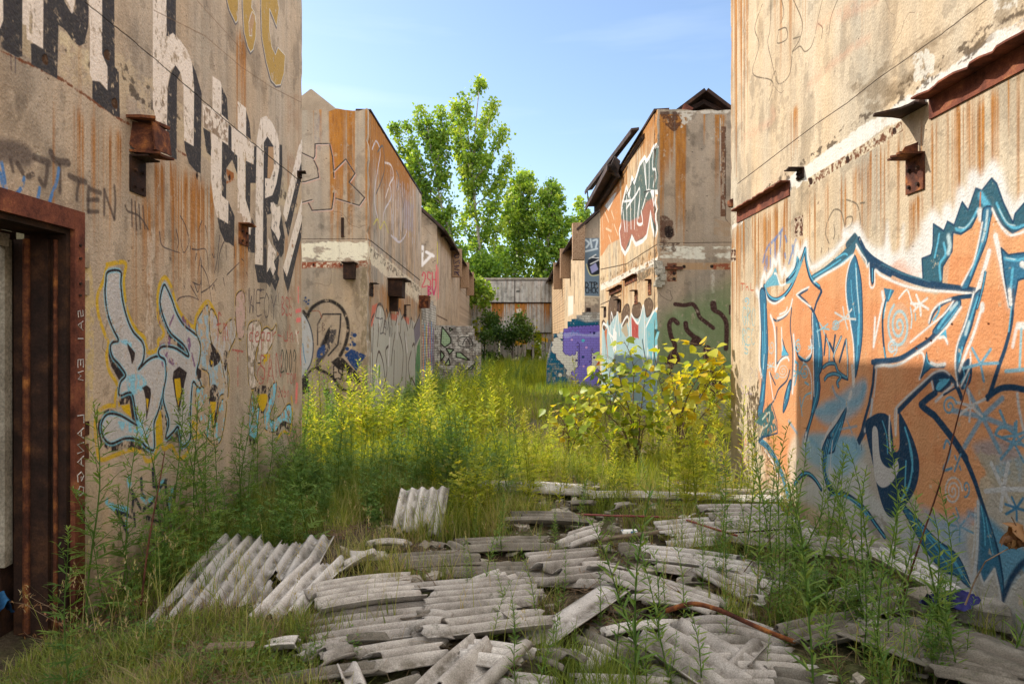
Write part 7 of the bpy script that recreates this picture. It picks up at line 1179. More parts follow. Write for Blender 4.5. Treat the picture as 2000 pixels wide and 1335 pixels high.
# blue scrap in the doorway and navy rag by the right wall
def rag(px, py, Y, w, h, mat, label, name):
    x, y, z = PW(px, py, Y); g = random.Random(int(px)); n = 14; V = []
    for i in range(n+1):
        for j in range(n+1):
            u, v = i/n-.5, j/n-.5; V.append((u*w+.02*g.random(), v*w*.5, h*(.5+.5*math.sin(u*7+v*5))*(1-abs(v))+.01*g.random()))
    Q = [(i*(n+1)+j, (i+1)*(n+1)+j, (i+1)*(n+1)+j+1, i*(n+1)+j+1) for i in range(n) for j in range(n)]
    me = fastmesh(name, V, Q, mats=[M[mat]], smooth=True); link(name, me, loc=(x, y, max(z, gz(x, y)+.02)), label=label, cat=name.replace('_', ' '))
rag(-10, 1200, 3.9, .16, .14, 'blue_tarp', 'crumpled blue plastic in the doorway at the left edge', 'plastic_scrap'); rag(1850, 1185, 3.75, .26, .10, 'navy', 'dark blue rag on the ground by the right wall', 'rag')
# ---------------------------------------------------------------- vegetation
NG = np.random.default_rng(42)
def blades(P, H, W, lean, tint, segs=3, dirs=None):
    """P (n,3) roots; H heights; W widths; returns verts, quads, tint. Tapered, bent blades"""
    n = len(P); a = NG.uniform(0, 2*math.pi, n) if dirs is None else dirs; d = np.stack([np.cos(a), np.sin(a), np.zeros(n)], 1); b = a+math.pi/2+NG.normal(0, .4, n); s = np.stack([np.cos(b), np.sin(b), np.zeros(n)], 1)
    V = []
    for k in range(segs+1):
        t = k/segs; c = P+d*(H*lean*t**1.8)[:, None]; c = c.copy(); c[:, 2] += H*(t-.35*lean*t*t); w = (W*(1-t)**.7*.5+.0004)[:, None]; V += [c-s*w, c+s*w]
    V = np.stack(V, 1); m = 2*(segs+1); base = (np.arange(n)*m)[:, None]; q = []
    for k in range(segs): q.append(np.concatenate([base+2*k, base+2*k+1, base+2*k+3, base+2*k+2], 1))
    return V.reshape(-1, 3), np.concatenate(q), np.repeat(tint, m)
def gzv(x, y): return .05*np.sin(x*1.7+.6)*np.cos(y*.9)+.035*np.sin(x*3.9+y*2.3)+.02*np.sin(x*9.1-y*5.3)-.05
def inwalls(x, y):
    """true where plants may stand"""
    ok = ~((x < -2.55) & (y < 8.55)) & ~((x > 2.66) & (y < 8.55))
    ok &= ~((x < -2.72) & (y > 13.1) & (y < 21.05)) & ~((x > 2.74) & (y > 13.1) & (y < 22.05)) & ~((np.abs(x) > 2.6) & (y > 24.5)) & ~((x < -2.7) & (y > 21))
    ok &= ~((x < -1.05) & (x > -2.95) & (y > 24.55) & (y < 24.9)) & ~((x > 1.15) & (x < 3.3) & (y > 24.25) & (y < 24.6)); return ok
def scatter(x0, x1, y0, y1, n, clump=.0, cell=.35):
    x = NG.uniform(x0, x1, n); y = NG.uniform(y0, y1, n); ok = inwalls(x, y)
    if clump > 0:
        G_ = NG.random((64, 64)); f = G_[(x/cell % 64).astype(int), (y/cell % 64).astype(int)]*.6+G_[(x/cell*.37 % 64).astype(int), (y/cell*.37 % 64).astype(int)]*.4; ok &= f > clump
    for sx, sy, L, W, a in SHR:
        u = (x-sx)*math.cos(a)+(y-sy)*math.sin(a); v = -(x-sx)*math.sin(a)+(y-sy)*math.cos(a); ok &= ~((np.abs(u) < L/2+.02) & (np.abs(v) < W/2+.01) & (NG.random(n) < np.where((x > 1.25) & (y < 6), .66, .84)))
    x, y = x[ok], y[ok]; return np.stack([x, y, gzv(x, y)-.01], 1)
def grass(zones, name, mat, label):
    Vs = []; Qs = []; Ts = []; off = 0
    for (x0, x1, y0, y1, n, cl, h, w, lean, t0, t1) in zones:
        P = scatter(x0, x1, y0, y1, n, cl); k = len(P)
        # several blades to a tuft
        P = np.repeat(P, 5, 0)+np.c_[NG.normal(0, .018, (k*5, 2)), np.zeros(k*5)]; k *= 5; ok = inwalls(P[:, 0], P[:, 1]); P = P[ok]; k = len(P)
        hf = .55+.65*(.5+.5*np.sin(P[:, 0]*2.3+np.sin(P[:, 1]*1.7)*2)*np.cos(P[:, 1]*2.9+P[:, 0])); H = h*hf*NG.uniform(.35, 1.2, k); tn = .16*np.sin(P[:, 0]*3.1+P[:, 1]*1.3)*np.cos(P[:, 1]*2.2-P[:, 0]*1.9); V, Q, T = blades(P, H, w*NG.uniform(.6, 1.2, k), lean*NG.uniform(.2, 1.3, k), np.clip(NG.uniform(t0, t1, k)+tn, 0, 1))
        Vs.append(V); Qs.append(Q+off); Ts.append(T); off += len(V)
    me = fastmesh(name, np.concatenate(Vs), np.concatenate(Qs), tint=np.concatenate(Ts), mats=[M[mat]]); return link(name, me, kind='stuff', label=label, cat=name.replace('_', ' '))
grass([(-2.6, -.9, 2.3, 4.0, 5200, .30, .16, .006, .7, .1, .75), (-2.6, -1.7, 4.0, 8.4, 2200, .3, .34, .006, .6, .0, .7), (-1.7, .1, 5.7, 8.6, 2900, .45, .38, .006, .5, .1, .85), (-.4, 2.6, 6.0, 8.6, 2700, .48, .38, .006, .5, .15, .8),
       (-1.2, 1.8, 2.9, 6.2, 1500, .58, .24, .005, .5, .1, .9), (1.2, 2.7, 2.8, 5.8, 1500, .5, .36, .006, .55, .1, .8), (.1, .9, 2.6, 3.6, 700, .3, .26, .007, .6, .1, .6), (-2.3, -.6, 3.9, 5.2, 420, .5, .42, .004, .7, .5, .9)],
      'grass', 'grass', 'mixed green grass growing between the broken sheets')
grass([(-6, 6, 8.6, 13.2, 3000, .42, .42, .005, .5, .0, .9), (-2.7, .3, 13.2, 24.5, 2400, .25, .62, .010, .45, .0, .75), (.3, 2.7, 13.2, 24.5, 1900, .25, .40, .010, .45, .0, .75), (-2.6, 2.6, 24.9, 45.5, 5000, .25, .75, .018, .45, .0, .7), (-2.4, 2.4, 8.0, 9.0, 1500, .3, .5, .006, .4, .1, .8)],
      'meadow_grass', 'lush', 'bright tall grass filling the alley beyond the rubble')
grass([(-2.5, 2.6, 3.0, 8.6, 3600, .5, .20, .004, 1.3, .1, .9), (-2.5, -.8, 2.6, 4.2, 2600, .35, .16, .004, 1.4, .1, .9), (1.3, 2.3, 3.8, 5.4, 900, .35, .28, .003, 1.5, .2, .9), (-2.6, 2.6, 8.5, 20, 3000, .35, .5, .005, 1.0, .3, 1)],
      'dry_grass', 'deadgrass', 'dry straw coloured grass between the sheets')
# seed heads on thin stems
def seedgrass():
    P = np.concatenate([scatter(-2.4, -.6, 3.8, 5.4, 150, .3), scatter(-.8, 2.4, 3.2, 8.4, 260, .45), scatter(-5, 5, 8.6, 13, 300, .3), scatter(-2.4, -1.2, 3.2, 3.9, 60, .2)]); n = len(P); H = NG.uniform(.28, .6, n); V, Q, T = blades(P, H, np.full(n, .0035), NG.uniform(.1, .5, n), NG.uniform(.5, .95, n), 4)
    Vs = [V]; Qs = [Q]; Ts = [T]; off = len(V); tips = V.reshape(n, -1, 3)[:, -1]
    for _ in range(7):
        p = tips+np.c_[NG.normal(0, .006, (n, 2)), -NG.uniform(0, .07, n)]; V2, Q2, T2 = blades(p, np.full(n, .022), np.full(n, .005), NG.uniform(.3, 1, n), NG.uniform(.75, 1, n), 2); Vs.append(V2); Qs.append(Q2+off); Ts.append(T2); off += len(V2)
    me = fastmesh('seed_grass', np.concatenate(Vs), np.concatenate(Qs), tint=np.concatenate(Ts), mats=[M['grass']]); link('seed_grass', me, kind='stuff', label='thin grass stems carrying pale seed heads', cat='seed grass')
seedgrass()
def diamonds(C, D, Nn, L, W, tint, fold=.0):
    """leaf blades: centre-base C, direction D, side vector from Nn, length L, width W -> 2 quads each (folded)"""
    n = len(C); D = D/np.linalg.norm(D, axis=1, keepdims=True); Sd = np.cross(D, Nn); Sd /= (np.linalg.norm(Sd, axis=1, keepdims=True)+1e-9); U = np.cross(Sd, D); L = L[:, None]; W = W[:, None]
    p0 = C; m1 = C+D*L*.35; m2 = C+D*L*.72-U*L*.05; p3 = C+D*L-U*L*.14
    V = np.stack([p0, m1-Sd*W*.5+U*W*fold, m1, m1+Sd*W*.5+U*W*fold, p3, m2-Sd*W*.38, m2+Sd*W*.38], 1).reshape(-1, 3); b = (np.arange(n)*7)[:, None]
    Q = np.concatenate([b+np.array([[0, 2, 5, 1]]), b+np.array([[0, 3, 6, 2]])]); T = np.concatenate([b+np.array([[2, 4, 5]]), b+np.array([[2, 6, 4]])]); return V, Q, T, np.repeat(tint, 7)
def mesh_leaves(name, parts, mat):
    V = []; Q = []; T = []; t = []; off = 0
    for v, q, tr, ti in parts: V.append(v); Q.append(q+off); T.append(tr+off); t.append(ti); off += len(v)
    return fastmesh(name, np.concatenate(V), np.concatenate(Q), tint=np.concatenate(t), mats=[M[mat]], T=np.concatenate(T))
def weed_meshes(kind, seed, mat):
    """unit-height weed: stem mesh + leaf mesh"""
    g = np.random.default_rng(seed); n = 9; bx, by = g.normal(0, .06, 2); ts = np.linspace(0, 1, n); X = bx*ts**2+.012*np.sin(ts*7+seed); Y = by*ts**2+.012*np.cos(ts*6+seed); path = [(X[i], Y[i], ts[i]) for i in range(n)]
    m = MB(); m.tube(path, .0055, .0014, 5); parts = []
    def at(t): return np.array([np.interp(t, ts, X), np.interp(t, ts, Y), t])
    C = []; D = []; N = []; L = []; W = []; ti = []
    def leaf(p, d, l, w, lob, tint, up):
        if lob == 0: C.append(p); D.append(d); N.append(up); L.append(l); W.append(w); ti.append(tint); return
        sd = np.cross(d, up); sd /= np.linalg.norm(sd)+1e-9
        C.append(p); D.append(d); N.append(up); L.append(l); W.append(w); ti.append(tint)
        for k in range(lob):
            f = .22+.55*k/max(1, lob-1) if lob > 1 else .4
            for s_ in (-1, 1):
                C.append(p+d*l*f); D.append(d*.75+sd*s_*.7+g.normal(0, .06, 3)); N.append(up); L.append(l*(.55-.22*abs(f-.45))); W.append(w*.8); ti.append(tint+g.normal(0, .04))
    ph = g.uniform(0, 6.3)
    if kind == 'mugwort':
        nl = 30
        for i in range(nl):
            t = .06+.9*i/nl; ph += 2.4; el = .35+.5*t; d = np.array([math.cos(ph)*math.cos(el), math.sin(ph)*math.cos(el), math.sin(el)*.8-.1]); l = .125*(1-t)**.55+.03; leaf(at(t), d, l*g.uniform(.8, 1.2), .017*(1-.5*t), 3 if t < .6 else 1, g.uniform(.2, .8)+.15*t, np.array([0, 0, 1.])+g.normal(0, .25, 3))
            if t > .35 and i % 2 == 0:   # short side shoot
                q = at(t); e = q+d*l*.9+np.array([0, 0, .05]); m.tube([q, (q+e)/2, e], .0022, .001, 4)
                for k in range(4): leaf(q+(e-q)*(k+1)/4, np.array([math.cos(ph+k*2.2), math.sin(ph+k*2.2), .8]), .035, .008, 0, g.uniform(.4, 1), np.array([0, 0, 1.])+g.normal(0, .3, 3))
        for k in range(14): leaf(at(.9+.1*k/14), np.array([math.cos(k*2.4), math.sin(k*2.4), 1.4]), .03, .007, 0, .95, np.array([0, 0, 1.]))
    elif kind == 'goldenrod':
        nl = 58
        for i in range(nl):
            t = .08+.9*i/nl; ph += 2.4; d = np.array([math.cos(ph), math.sin(ph), .55+.5*t]); leaf(at(t), d, .13*(1-.6*t)*g.uniform(.7, 1.2), .015*(1-.3*t), 0, g.uniform(.3, .9), np.array([0, 0, 1.])+g.normal(0, .3, 3))
    elif kind == 'bushy':
        for b in range(7):
            a = b*.9+ph; h = g.uniform(.55, 1.0); e = np.array([math.cos(a)*.22*h, math.sin(a)*.22*h, h]); m.tube([(0, 0, 0), tuple(e*np.array([.35, .35, .5])), tuple(e)], .004, .0014, 4)
            for i in range(15):
                t = .15+.85*i/15; q = e*np.array([t**1.3, t**1.3, t]); ph += 2.4; d = np.array([math.cos(ph), math.sin(ph), .5]); leaf(q, d, .10*(1-.4*t)*g.uniform(.8, 1.2), .024, 2, g.uniform(.15, .85), np.array([0, 0, 1.])+g.normal(0, .3, 3))
    elif kind == 'spike':   # feathery plume
        for i in range(70):
            t = .1+.88*(i/70)**.9; ph += 2.4; r = .05*(1.05-t)+.012; d = np.array([math.cos(ph), math.sin(ph), .9]); leaf(at(t), d, r*2.1*g.uniform(.6, 1.2), .012, 1 if t < .7 else 0, g.uniform(.3, 1), np.array([0, 0, 1.])+g.normal(0, .3, 3))
    v = diamonds(np.array(C), np.array(D), np.array(N), np.array(L), np.array(W), np.array(ti)); leaves = mesh_leaves('foliage_'+kind, [v], mat)
    me = bpy.data.meshes.new('stem_'+kind); me.from_pydata(m.v, [], m.f); me.materials.append(M[mat]); a = me.attributes.new('tint', 'FLOAT', 'POINT'); a.data.foreach_set('value', [.35]*len(m.v)); me.update(); return me, leaves
PROT = {}
def proto(kind, mat, k):
    key = (kind, mat, k)
    if key not in PROT: PROT[key] = weed_meshes(kind, k*17+len(kind)+len(mat), mat)
    return PROT[key]
ORD = 'nearest second third fourth fifth sixth seventh eighth ninth tenth eleventh twelfth thirteenth fourteenth fifteenth sixteenth seventeenth eighteenth nineteenth twentieth twenty-first twenty-second twenty-third twenty-fourth twenty-fifth twenty-sixth twenty-seventh twenty-eighth twenty-ninth thirtieth'.split()
def weeds(spots, kind, mat, name, label, group, cat='weed', nv=4, parts=True, wide=1.0, order=None):
    base = label
    if order: spots = sorted(spots, key=lambda s_: s_[0] if order[0] == 'x' else s_[1])
    for i, (x, y, h) in enumerate(spots):
        if order: label = base+', '+(ORD[i] if i or order[0] == 'y' else 'first')+' '+order[1]
        st, fo = proto(kind, mat, i % nv); rz = rnd.uniform(0, 6.28)
        r = empty(name, (x, y, float(gzv(np.array(x), np.array(y)))-.02), rz, label=label, category=cat, group=group); sc = (h*wide, h*wide, h); r.scale = sc; r.rotation_euler = (rnd.gauss(0, .12), rnd.gauss(0, .12), rz)
        link('stem', st, r); link('foliage', fo, r)
def spots(x0, x1, y0, y1, n, h0, h1, mind=.08, clump=0):
    out = []; tries = 0; cc = [(rnd.uniform(x0, x1), rnd.uniform(y0, y1), rnd.uniform(.0, 1)) for _ in range(clump)]
    while len(out) < n and tries < n*30:
        tries += 1; x = rnd.uniform(x0, x1); y = rnd.uniform(y0, y1); hh = rnd.random()
        if clump: k_ = rnd.choice(cc); x, y, hh = rnd.gauss(k_[0], .28), rnd.gauss(k_[1], .28), min(1, max(0, k_[2]+rnd.gauss(0, .18)))
        if not (x0 <= x <= x1 and y0 <= y <= y1): continue
        if any(abs((x-sx)*math.cos(a)+(y-sy)*math.sin(a)) < L/2-.03 and abs(-(x-sx)*math.sin(a)+(y-sy)*math.cos(a)) < W/2-.03 for sx, sy, L, W, a in SHR[:3]): continue
        if not bool(inwalls(np.array([x]), np.array([y]))[0]): continue
        if any((x-a)**2+(y-b)**2 < mind**2 for a, b, _ in out): continue
        out.append((x, y, h0+(h1-h0)*hh))
    return out
def pxs(lst):
    """(px of stem, distance, height)"""
    return [((px-CX)*Y/FPX, Y, h) for px, Y, h in lst]
weeds(pxs([(135, 3.05, .86), (170, 4.0, 1.35)]), 'mugwort', 'weed', 'mugwort', 'tall mugwort with spreading lobed leaves at the rusty door jamb', 'mugwort at the door jamb', order=('y', 'to the camera'))
weeds(pxs([(215, 4.05, .85), (232, 4.2, 1.15), (255, 4.3, .8), (300, 4.5, .95), (330, 4.7, 1.25), (350, 4.9, 1.3), (375, 5.1, 1.25), (395, 5.2, 1.15), (410, 5.4, 1.3), (430, 5.6, 1.3), (440, 5.3, 1.1), (455, 5.9, 1.25), (470, 6.0, 1.05), (485, 6.5, .9), (505, 6.9, 1.15), (520, 7.2, 1.0), (365, 4.6, .7), (340, 4.4, .6), (400, 4.8, .7), (455, 5.3, .7), (300, 4.2, .5), (420, 5.0, .6), (480, 5.7, .6), (500, 6.2, .6), (540, 7.6, .8), (555, 8.0, .7), (530, 7.0, .6), (505, 6.6, .75), (250, 3.9, .45), (380, 4.5, .5)]), 'mugwort', 'weed', 'mugwort', 'green mugwort along the foot of the left wall', 'mugwort along the left wall', order=('y', 'to the doorway'))
weeds(spots(-2.5, -1.65, 4.2, 8.2, 30, .35, .7), 'bushy', 'weed', 'leafy_weed', 'low leafy weed among the mugwort of the left wall', 'low weeds by the left wall', order=('y', 'to the doorway'))
weeds(spots(-2.2, -.8, 2.45, 3.7, 26, .12, .24, .1), 'bushy', 'weed', 'leafy_weed', 'small leafy weed in the ground cover at lower left', 'small weeds at lower left', order=('x', 'from the left'))
weeds(pxs([(915, 6.1, .78), (895, 6.0, .62), (935, 6.3, .7), (925, 5.9, .45), (905, 6.4, .75), (950, 6.2, .5), (880, 6.3, .5)]), 'bushy', 'lush', 'leafy_weed', 'yellow-green leafy weed in the middle of the path', 'weed tuft in mid path', wide=1.2, order=('x', 'from the left'))
weeds(pxs([(1230, 3.1, 1.05), (1260, 3.4, .95), (1320, 3.3, .8), (1290, 3.6, .7), (1205, 3.5, .6), (1085, 3.6, .45), (1060, 3.9, .55), (1175, 4.0, .5), (1010, 3.6, .4), (1130, 3.4, .35), (960, 3.7, .4), (1340, 3.9, .6), (1375, 4.4, .55), (1390, 4.9, .6), (1260, 4.5, .5), (1330, 5.2, .5)]), 'goldenrod', 'weed', 'goldenrod', 'slender goldenrod stem rising between the sheets', 'goldenrod in the middle of the sheets', wide=1.1, order=('x', 'from the left'))
weeds(pxs([(1525, 5.4, 1.0), (1560, 4.9, .85), (1590, 4.6, .95), (1600, 4.2, .8), (1625, 4.0, .9), (1640, 4.4, 1.0), (1655, 3.7, .8), (1680, 4.1, .95), (1700, 3.8, .9), (1715, 4.2, 1.05), (1740, 3.9, .85), (1690, 3.4, .7), (1730, 3.5, .8), (1755, 3.7, .7), (1780, 3.4, .6), (1620, 3.5, .6), (1650, 3.2, .55), (1830, 3.45, .85), (1850, 3.5, .9), (1700, 3.1, .5), (1760, 3.15, .5), (1600, 3.4, .5), (1800, 3.2, .45), (1580, 3.9, .6), (1550, 4.4, .6), (1880, 3.3, .4)]), 'goldenrod', 'weed', 'goldenrod', 'goldenrod stem before the blue and orange painting', 'goldenrod thicket by the right wall', wide=1.1, order=('x', 'from the left'))
weeds(pxs([(1470, 6.8, 1.1), (1500, 6.2, 1.0), (1450, 7.4, 1.2), (1430, 7.9, 1.2), (1520, 5.9, .8), (1400, 7.6, .9), (1380, 7.2, .8)]), 'goldenrod', 'lush', 'goldenrod', 'bright goldenrod stem near the far corner of the right wall', 'goldenrod at the right wall corner', order=('x', 'from the left'))
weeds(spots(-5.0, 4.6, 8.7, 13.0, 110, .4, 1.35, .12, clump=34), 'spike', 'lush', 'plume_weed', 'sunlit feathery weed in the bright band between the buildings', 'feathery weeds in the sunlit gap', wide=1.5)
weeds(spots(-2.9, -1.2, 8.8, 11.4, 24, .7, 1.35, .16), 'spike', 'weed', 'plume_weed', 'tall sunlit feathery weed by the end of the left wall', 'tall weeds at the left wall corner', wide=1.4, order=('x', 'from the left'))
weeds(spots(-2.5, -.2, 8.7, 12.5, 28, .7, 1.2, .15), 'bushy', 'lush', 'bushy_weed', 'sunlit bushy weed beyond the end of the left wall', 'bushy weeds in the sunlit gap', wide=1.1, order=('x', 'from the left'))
weeds(spots(-2.5, .2, 13.2, 24.2, 110, .4, 1.2, .12, clump=24), 'spike', 'weed', 'plume_weed', 'shaded feathery weed beside the middle left building', 'feathery weeds by the middle left building', wide=1.6)
weeds(spots(.2, 2.5, 13.2, 23.8, 70, .25, .75, .15, clump=14), 'spike', 'weed', 'plume_weed', 'short feathery weed before the purple painted brick wall', 'short weeds before the purple wall', wide=1.6)
weeds(spots(-2.4, 2.4, 25.2, 45, 46, .9, 1.3, .2), 'spike', 'weed', 'plume_weed', 'feathery weed near the panel wall at the alley end', 'feathery weeds at the alley end', wide=2.0)
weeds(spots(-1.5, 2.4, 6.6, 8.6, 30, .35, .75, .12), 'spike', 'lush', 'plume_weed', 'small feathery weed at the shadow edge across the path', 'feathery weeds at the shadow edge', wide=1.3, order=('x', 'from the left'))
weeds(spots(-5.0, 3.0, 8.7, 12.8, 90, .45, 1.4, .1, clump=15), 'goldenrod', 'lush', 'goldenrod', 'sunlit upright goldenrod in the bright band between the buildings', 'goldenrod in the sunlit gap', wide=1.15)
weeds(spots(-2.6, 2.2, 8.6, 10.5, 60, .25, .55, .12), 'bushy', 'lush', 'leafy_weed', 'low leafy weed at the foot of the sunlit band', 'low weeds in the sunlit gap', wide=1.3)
weeds(spots(1.3, 2.6, 3.0, 5.6, 30, .45, 1.0, .08), 'goldenrod', 'weed', 'goldenrod', 'green goldenrod between the sheets and the right wall', 'goldenrod beside the right wall', wide=1.1, order=('y', 'to the camera'))
weeds(spots(1.2, 2.6, 3.0, 5.8, 28, .25, .5, .08), 'bushy', 'weed', 'leafy_weed', 'low leafy weed beside the right wall', 'low weeds beside the right wall', order=('y', 'to the camera'))
weeds(spots(-.6, 1.5, 3.0, 5.8, 28, .2, .55, .1), 'goldenrod', 'weed', 'goldenrod', 'short goldenrod poking up through the sheets', 'short goldenrod among the sheets', wide=1.3, order=('y', 'to the camera'))
weeds(spots(-2.5, -1.5, 4.4, 8.3, 30, .45, .95, .08), 'mugwort', 'weed', 'mugwort', 'shorter mugwort in front of the left wall', 'shorter mugwort by the left wall', wide=1.1, order=('y', 'to the doorway'))
weeds(spots(-1.7, 2.5, 6.3, 8.5, 30, .3, .65, .1), 'goldenrod', 'weed', 'goldenrod', 'shaded goldenrod before the sunlit band', 'shaded goldenrod before the sunlit band', wide=1.2, order=('x', 'from the left'))
weeds(pxs([(130, 2.35, .42), (880, 2.2, .50)]), 'bushy', 'lush', 'weed_tip', 'pale green weed tip close to the camera at the bottom edge', 'near weed tips', wide=.8, order=('x', 'from the left'))
weeds(spots(-2.2, -.2, 6.1, 8.6, 28, .4, .95, .1, clump=8), 'bushy', 'weed', 'leafy_weed', 'bushy weed in the shade left of mid path', 'bushy weeds left of mid path', wide=1.1, order=('x', 'from the left'))
weeds(spots(-.2, 2.5, 6.2, 8.6, 28, .4, .95, .1, clump=8), 'mugwort', 'lush', 'mugwort', 'bright mugwort at the shadow edge right of mid path', 'mugwort right of mid path', wide=1.2, order=('x', 'from the left'))
weeds(spots(-1.9, .4, 6.6, 8.8, 24, .5, 1.0, .1, clump=7), 'mugwort', 'weed', 'mugwort', 'wispy mugwort at the shadow edge left of mid path', 'mugwort left of mid path', wide=1.2, order=('x', 'from the left'))
# ground cover of small round leaves
def cover():
    P = np.concatenate([scatter(-2.5, -.7, 2.4, 3.9, 9000, .25, .25), scatter(-2.5, 2.5, 3.0, 8.4, 5000, .66, .3)]); n = len(P); P[:, 2] += NG.uniform(.01, .09, n); a = NG.uniform(0, 6.3, n); D = np.stack([np.cos(a), np.sin(a), NG.uniform(-.2, .6, n)], 1); v = diamonds(P, D, np.tile([0, 0, 1.], (n, 1))+NG.normal(0, .3, (n, 3)), NG.uniform(.012, .03, n), NG.uniform(.010, .02, n), NG.uniform(0, .9, n))
    link('ground_cover', mesh_leaves('ground_cover', [v], 'weed'), kind='stuff', label='low ground cover of tiny round leaves at lower left', cat='ground cover')
cover()
# dead twiggy plant at the doorway and tangle by the heap
def twiggy(loc, n, r, h, mat, label, name, leaves=0, seed=1):
    g = random.Random(seed); root = empty(name, loc, label=label, category='dead plant', group='dry tufts on the sheets' if name == 'dead_tuft' else 'dry shrubs in the sunlit weeds' if name == 'dry_shrub' else None); m = MB(); tips = []
    for k in range(n):
        a = g.uniform(0, 6.3); p = Vector((g.gauss(0, .04), g.gauss(0, .04), 0)); pts = [p]; d = Vector((math.cos(a)*r, math.sin(a)*r, h)).normalized()
        for i in range(6): d = (d+Vector((g.gauss(0, .3), g.gauss(0, .3), g.gauss(-.12, .25)))).normalized(); p = p+d*(r/5)*g.uniform(.6, 1.2); p.z = max(p.z, .0); pts.append(p); tips.append(p.copy())
        m.tube(pts, .003, .001, 4)
    m.build('twigs', M[mat], root)
    if leaves:
        k = leaves; T_ = np.array([tuple(g.choice(tips)) for _ in range(k)])+NG.normal(0, .01, (k, 3)); D = NG.normal(0, 1, (k, 3)); D[:, 2] -= .8; v = diamonds(T_, D, NG.normal(0, 1, (k, 3)), NG.uniform(.015, .04, k), NG.uniform(.005, .012, k), NG.uniform(0, 1, k)); link('dead_leaves', mesh_leaves('dead_leaves', [v], 'deadleaf'), root)
x, y = G(170, 1215); twiggy((x, y, gz(x, y)), 16, .42, .22, 'twig', 'dead brown twiggy plant with withered leaves at the doorway', 'dead_plant', 260, 3)
x, y = G(1500, 1150); twiggy((x, y, gz(x, y)+.05), 90, .42, .12, 'twig', 'grey-brown tangle of dry stems beside the sheet heap', 'dry_tangle', 0, 5)
x, y = G(1640, 1040); twiggy((x, y, gz(x, y)+.15), 40, .2, .08, 'twig', 'small nest of dry twigs near the right wall', 'dry_tangle', 0, 6)
for i, (px_, Y_) in enumerate(((600, 9.4), (625, 10.2), (655, 9.0), (700, 9.8), (735, 9.1), (770, 10.4), (820, 9.6), (850, 11.0), (905, 10.2), (960, 9.4), (1010, 11.0), (1060, 10.2), (1330, 9.4), (1385, 9.0))):
    twiggy(((px_-CX)*Y_/FPX, Y_, -.05), 9, .5, 1.0+.35*math.sin(i*2.1), 'twig', 'pale dry branching shrub in the sunlit weeds, '+(ORD[i] if i else 'first')+' from the left', 'dry_shrub', 0, 20+i)
for i in range(12):
    x, y = rnd.uniform(-2.2, 2.3), rnd.uniform(3.4, 8.2); twiggy((x, y, gz(x, y)+.04), 14, rnd.uniform(.2, .4), .08, 'twig', 'small tuft of dry flattened stems lying on the broken sheets', 'dead_tuft', 30, 60+i)
# ---- poplar saplings with big round leaves
def roundleaf(C, D, N, L, tint):
    """heart shaped leaf, fan of triangles"""
    n = len(C); D = D/np.linalg.norm(D, axis=1, keepdims=True); Sd = np.cross(D, N); Sd /= np.linalg.norm(Sd, axis=1, keepdims=True)+1e-9; U = np.cross(Sd, D); L = L[:, None]
    sh = [(0, 0, 0), (.02, .30, .03), (.22, .50, .07), (.50, .46, .06), (.78, .22, .0), (1.05, 0, -.08), (.78, -.22, 0), (.50, -.46, .06), (.22, -.50, .07), (.02, -.30, .03), (.42, 0, -.03)]
    V = np.stack([C+D*L*a+Sd*L*b+U*L*c for a, b, c in sh], 1).reshape(-1, 3); b = (np.arange(n)*11)[:, None]; T = np.concatenate([b+np.array([[10, i, (i+1) % 10]]) for i in range(10)]); return V, np.zeros((0, 4), int), T, np.repeat(tint, 11)
def sapling(name, base, stems, nl, L, label, seed, tb=(.0, 1.)):
    g = np.random.default_rng(seed); root = empty(name, base, label=label, category='sapling'); m = MB(); C = []; D = []; ti = []
    for (ex, ey, ez) in stems:
        e = np.array([ex, ey, ez]); b1 = e*np.array([.3, .3, .45])+g.normal(0, .04, 3); pts = crom(np.array([[0, 0, 0], b1, e*np.array([.7, .7, .8])+g.normal(0, .04, 3), e]), False, 5); m.tube(pts, .011, .003, 6)
        for k in range(nl//len(stems)):
            t = g.uniform(.28, 1)**.7; p = pts[int(t*(len(pts)-1))]; a = g.uniform(0, 6.3); rr = g.uniform(.04, .34)*(1.15-t*.5); q = p+np.array([math.cos(a)*rr, math.sin(a)*rr, g.uniform(-.03, .12)])
            if k % 2 == 0: m.tube([p, (p+q)/2+np.array([0, 0, .02]), q], .0035, .0015, 4)
            C.append(q); D.append([math.cos(a), math.sin(a), g.uniform(-1.2, .3)]); ti.append(np.clip(g.beta(1.6, 2.2)*(tb[1]-tb[0])+tb[0], 0, 1))
    m.build('branches', M['twig'], root, smooth=True); C = np.array(C); n = len(C); N = g.normal(0, .5, (n, 3))+np.array([-.3, -.2, 1]); v = roundleaf(C, np.array(D), N, L*g.uniform(.55, 1.2, n), np.array(ti)); link('leaves', mesh_leaves('leaves', [v], 'sapling'), root)
sapling('poplar_sapling', (1.60, 8.75, 0), [(-.5, -.2, 1.25), (-.15, .1, 1.62), (.12, -.1, 1.35), (-.35, .2, .95), (-.05, -.3, .85), (-.65, .0, .8), (-.25, -.4, .55), (-.75, -.2, .55), (.1, -.3, .6), (-.3, 0, 1.4)], 280, .112, 'bushy poplar sapling with round green leaves left of the pair', 3, (.25, .92))
sapling('poplar_sapling', (2.10, 8.70, 0), [(.35, -.1, 1.55), (.5, .0, 1.25), (-.1, -.2, 1.55), (.15, .1, 1.15), (.5, -.3, .9), (.3, -.3, .6), (.58, -.2, 1.3), (-.25, 0, 1.2), (0, -.3, .8), (.4, 0, 1.4)], 250, .118, 'poplar sapling with yellowing round leaves near the right wall corner', 4, (.34, 1))
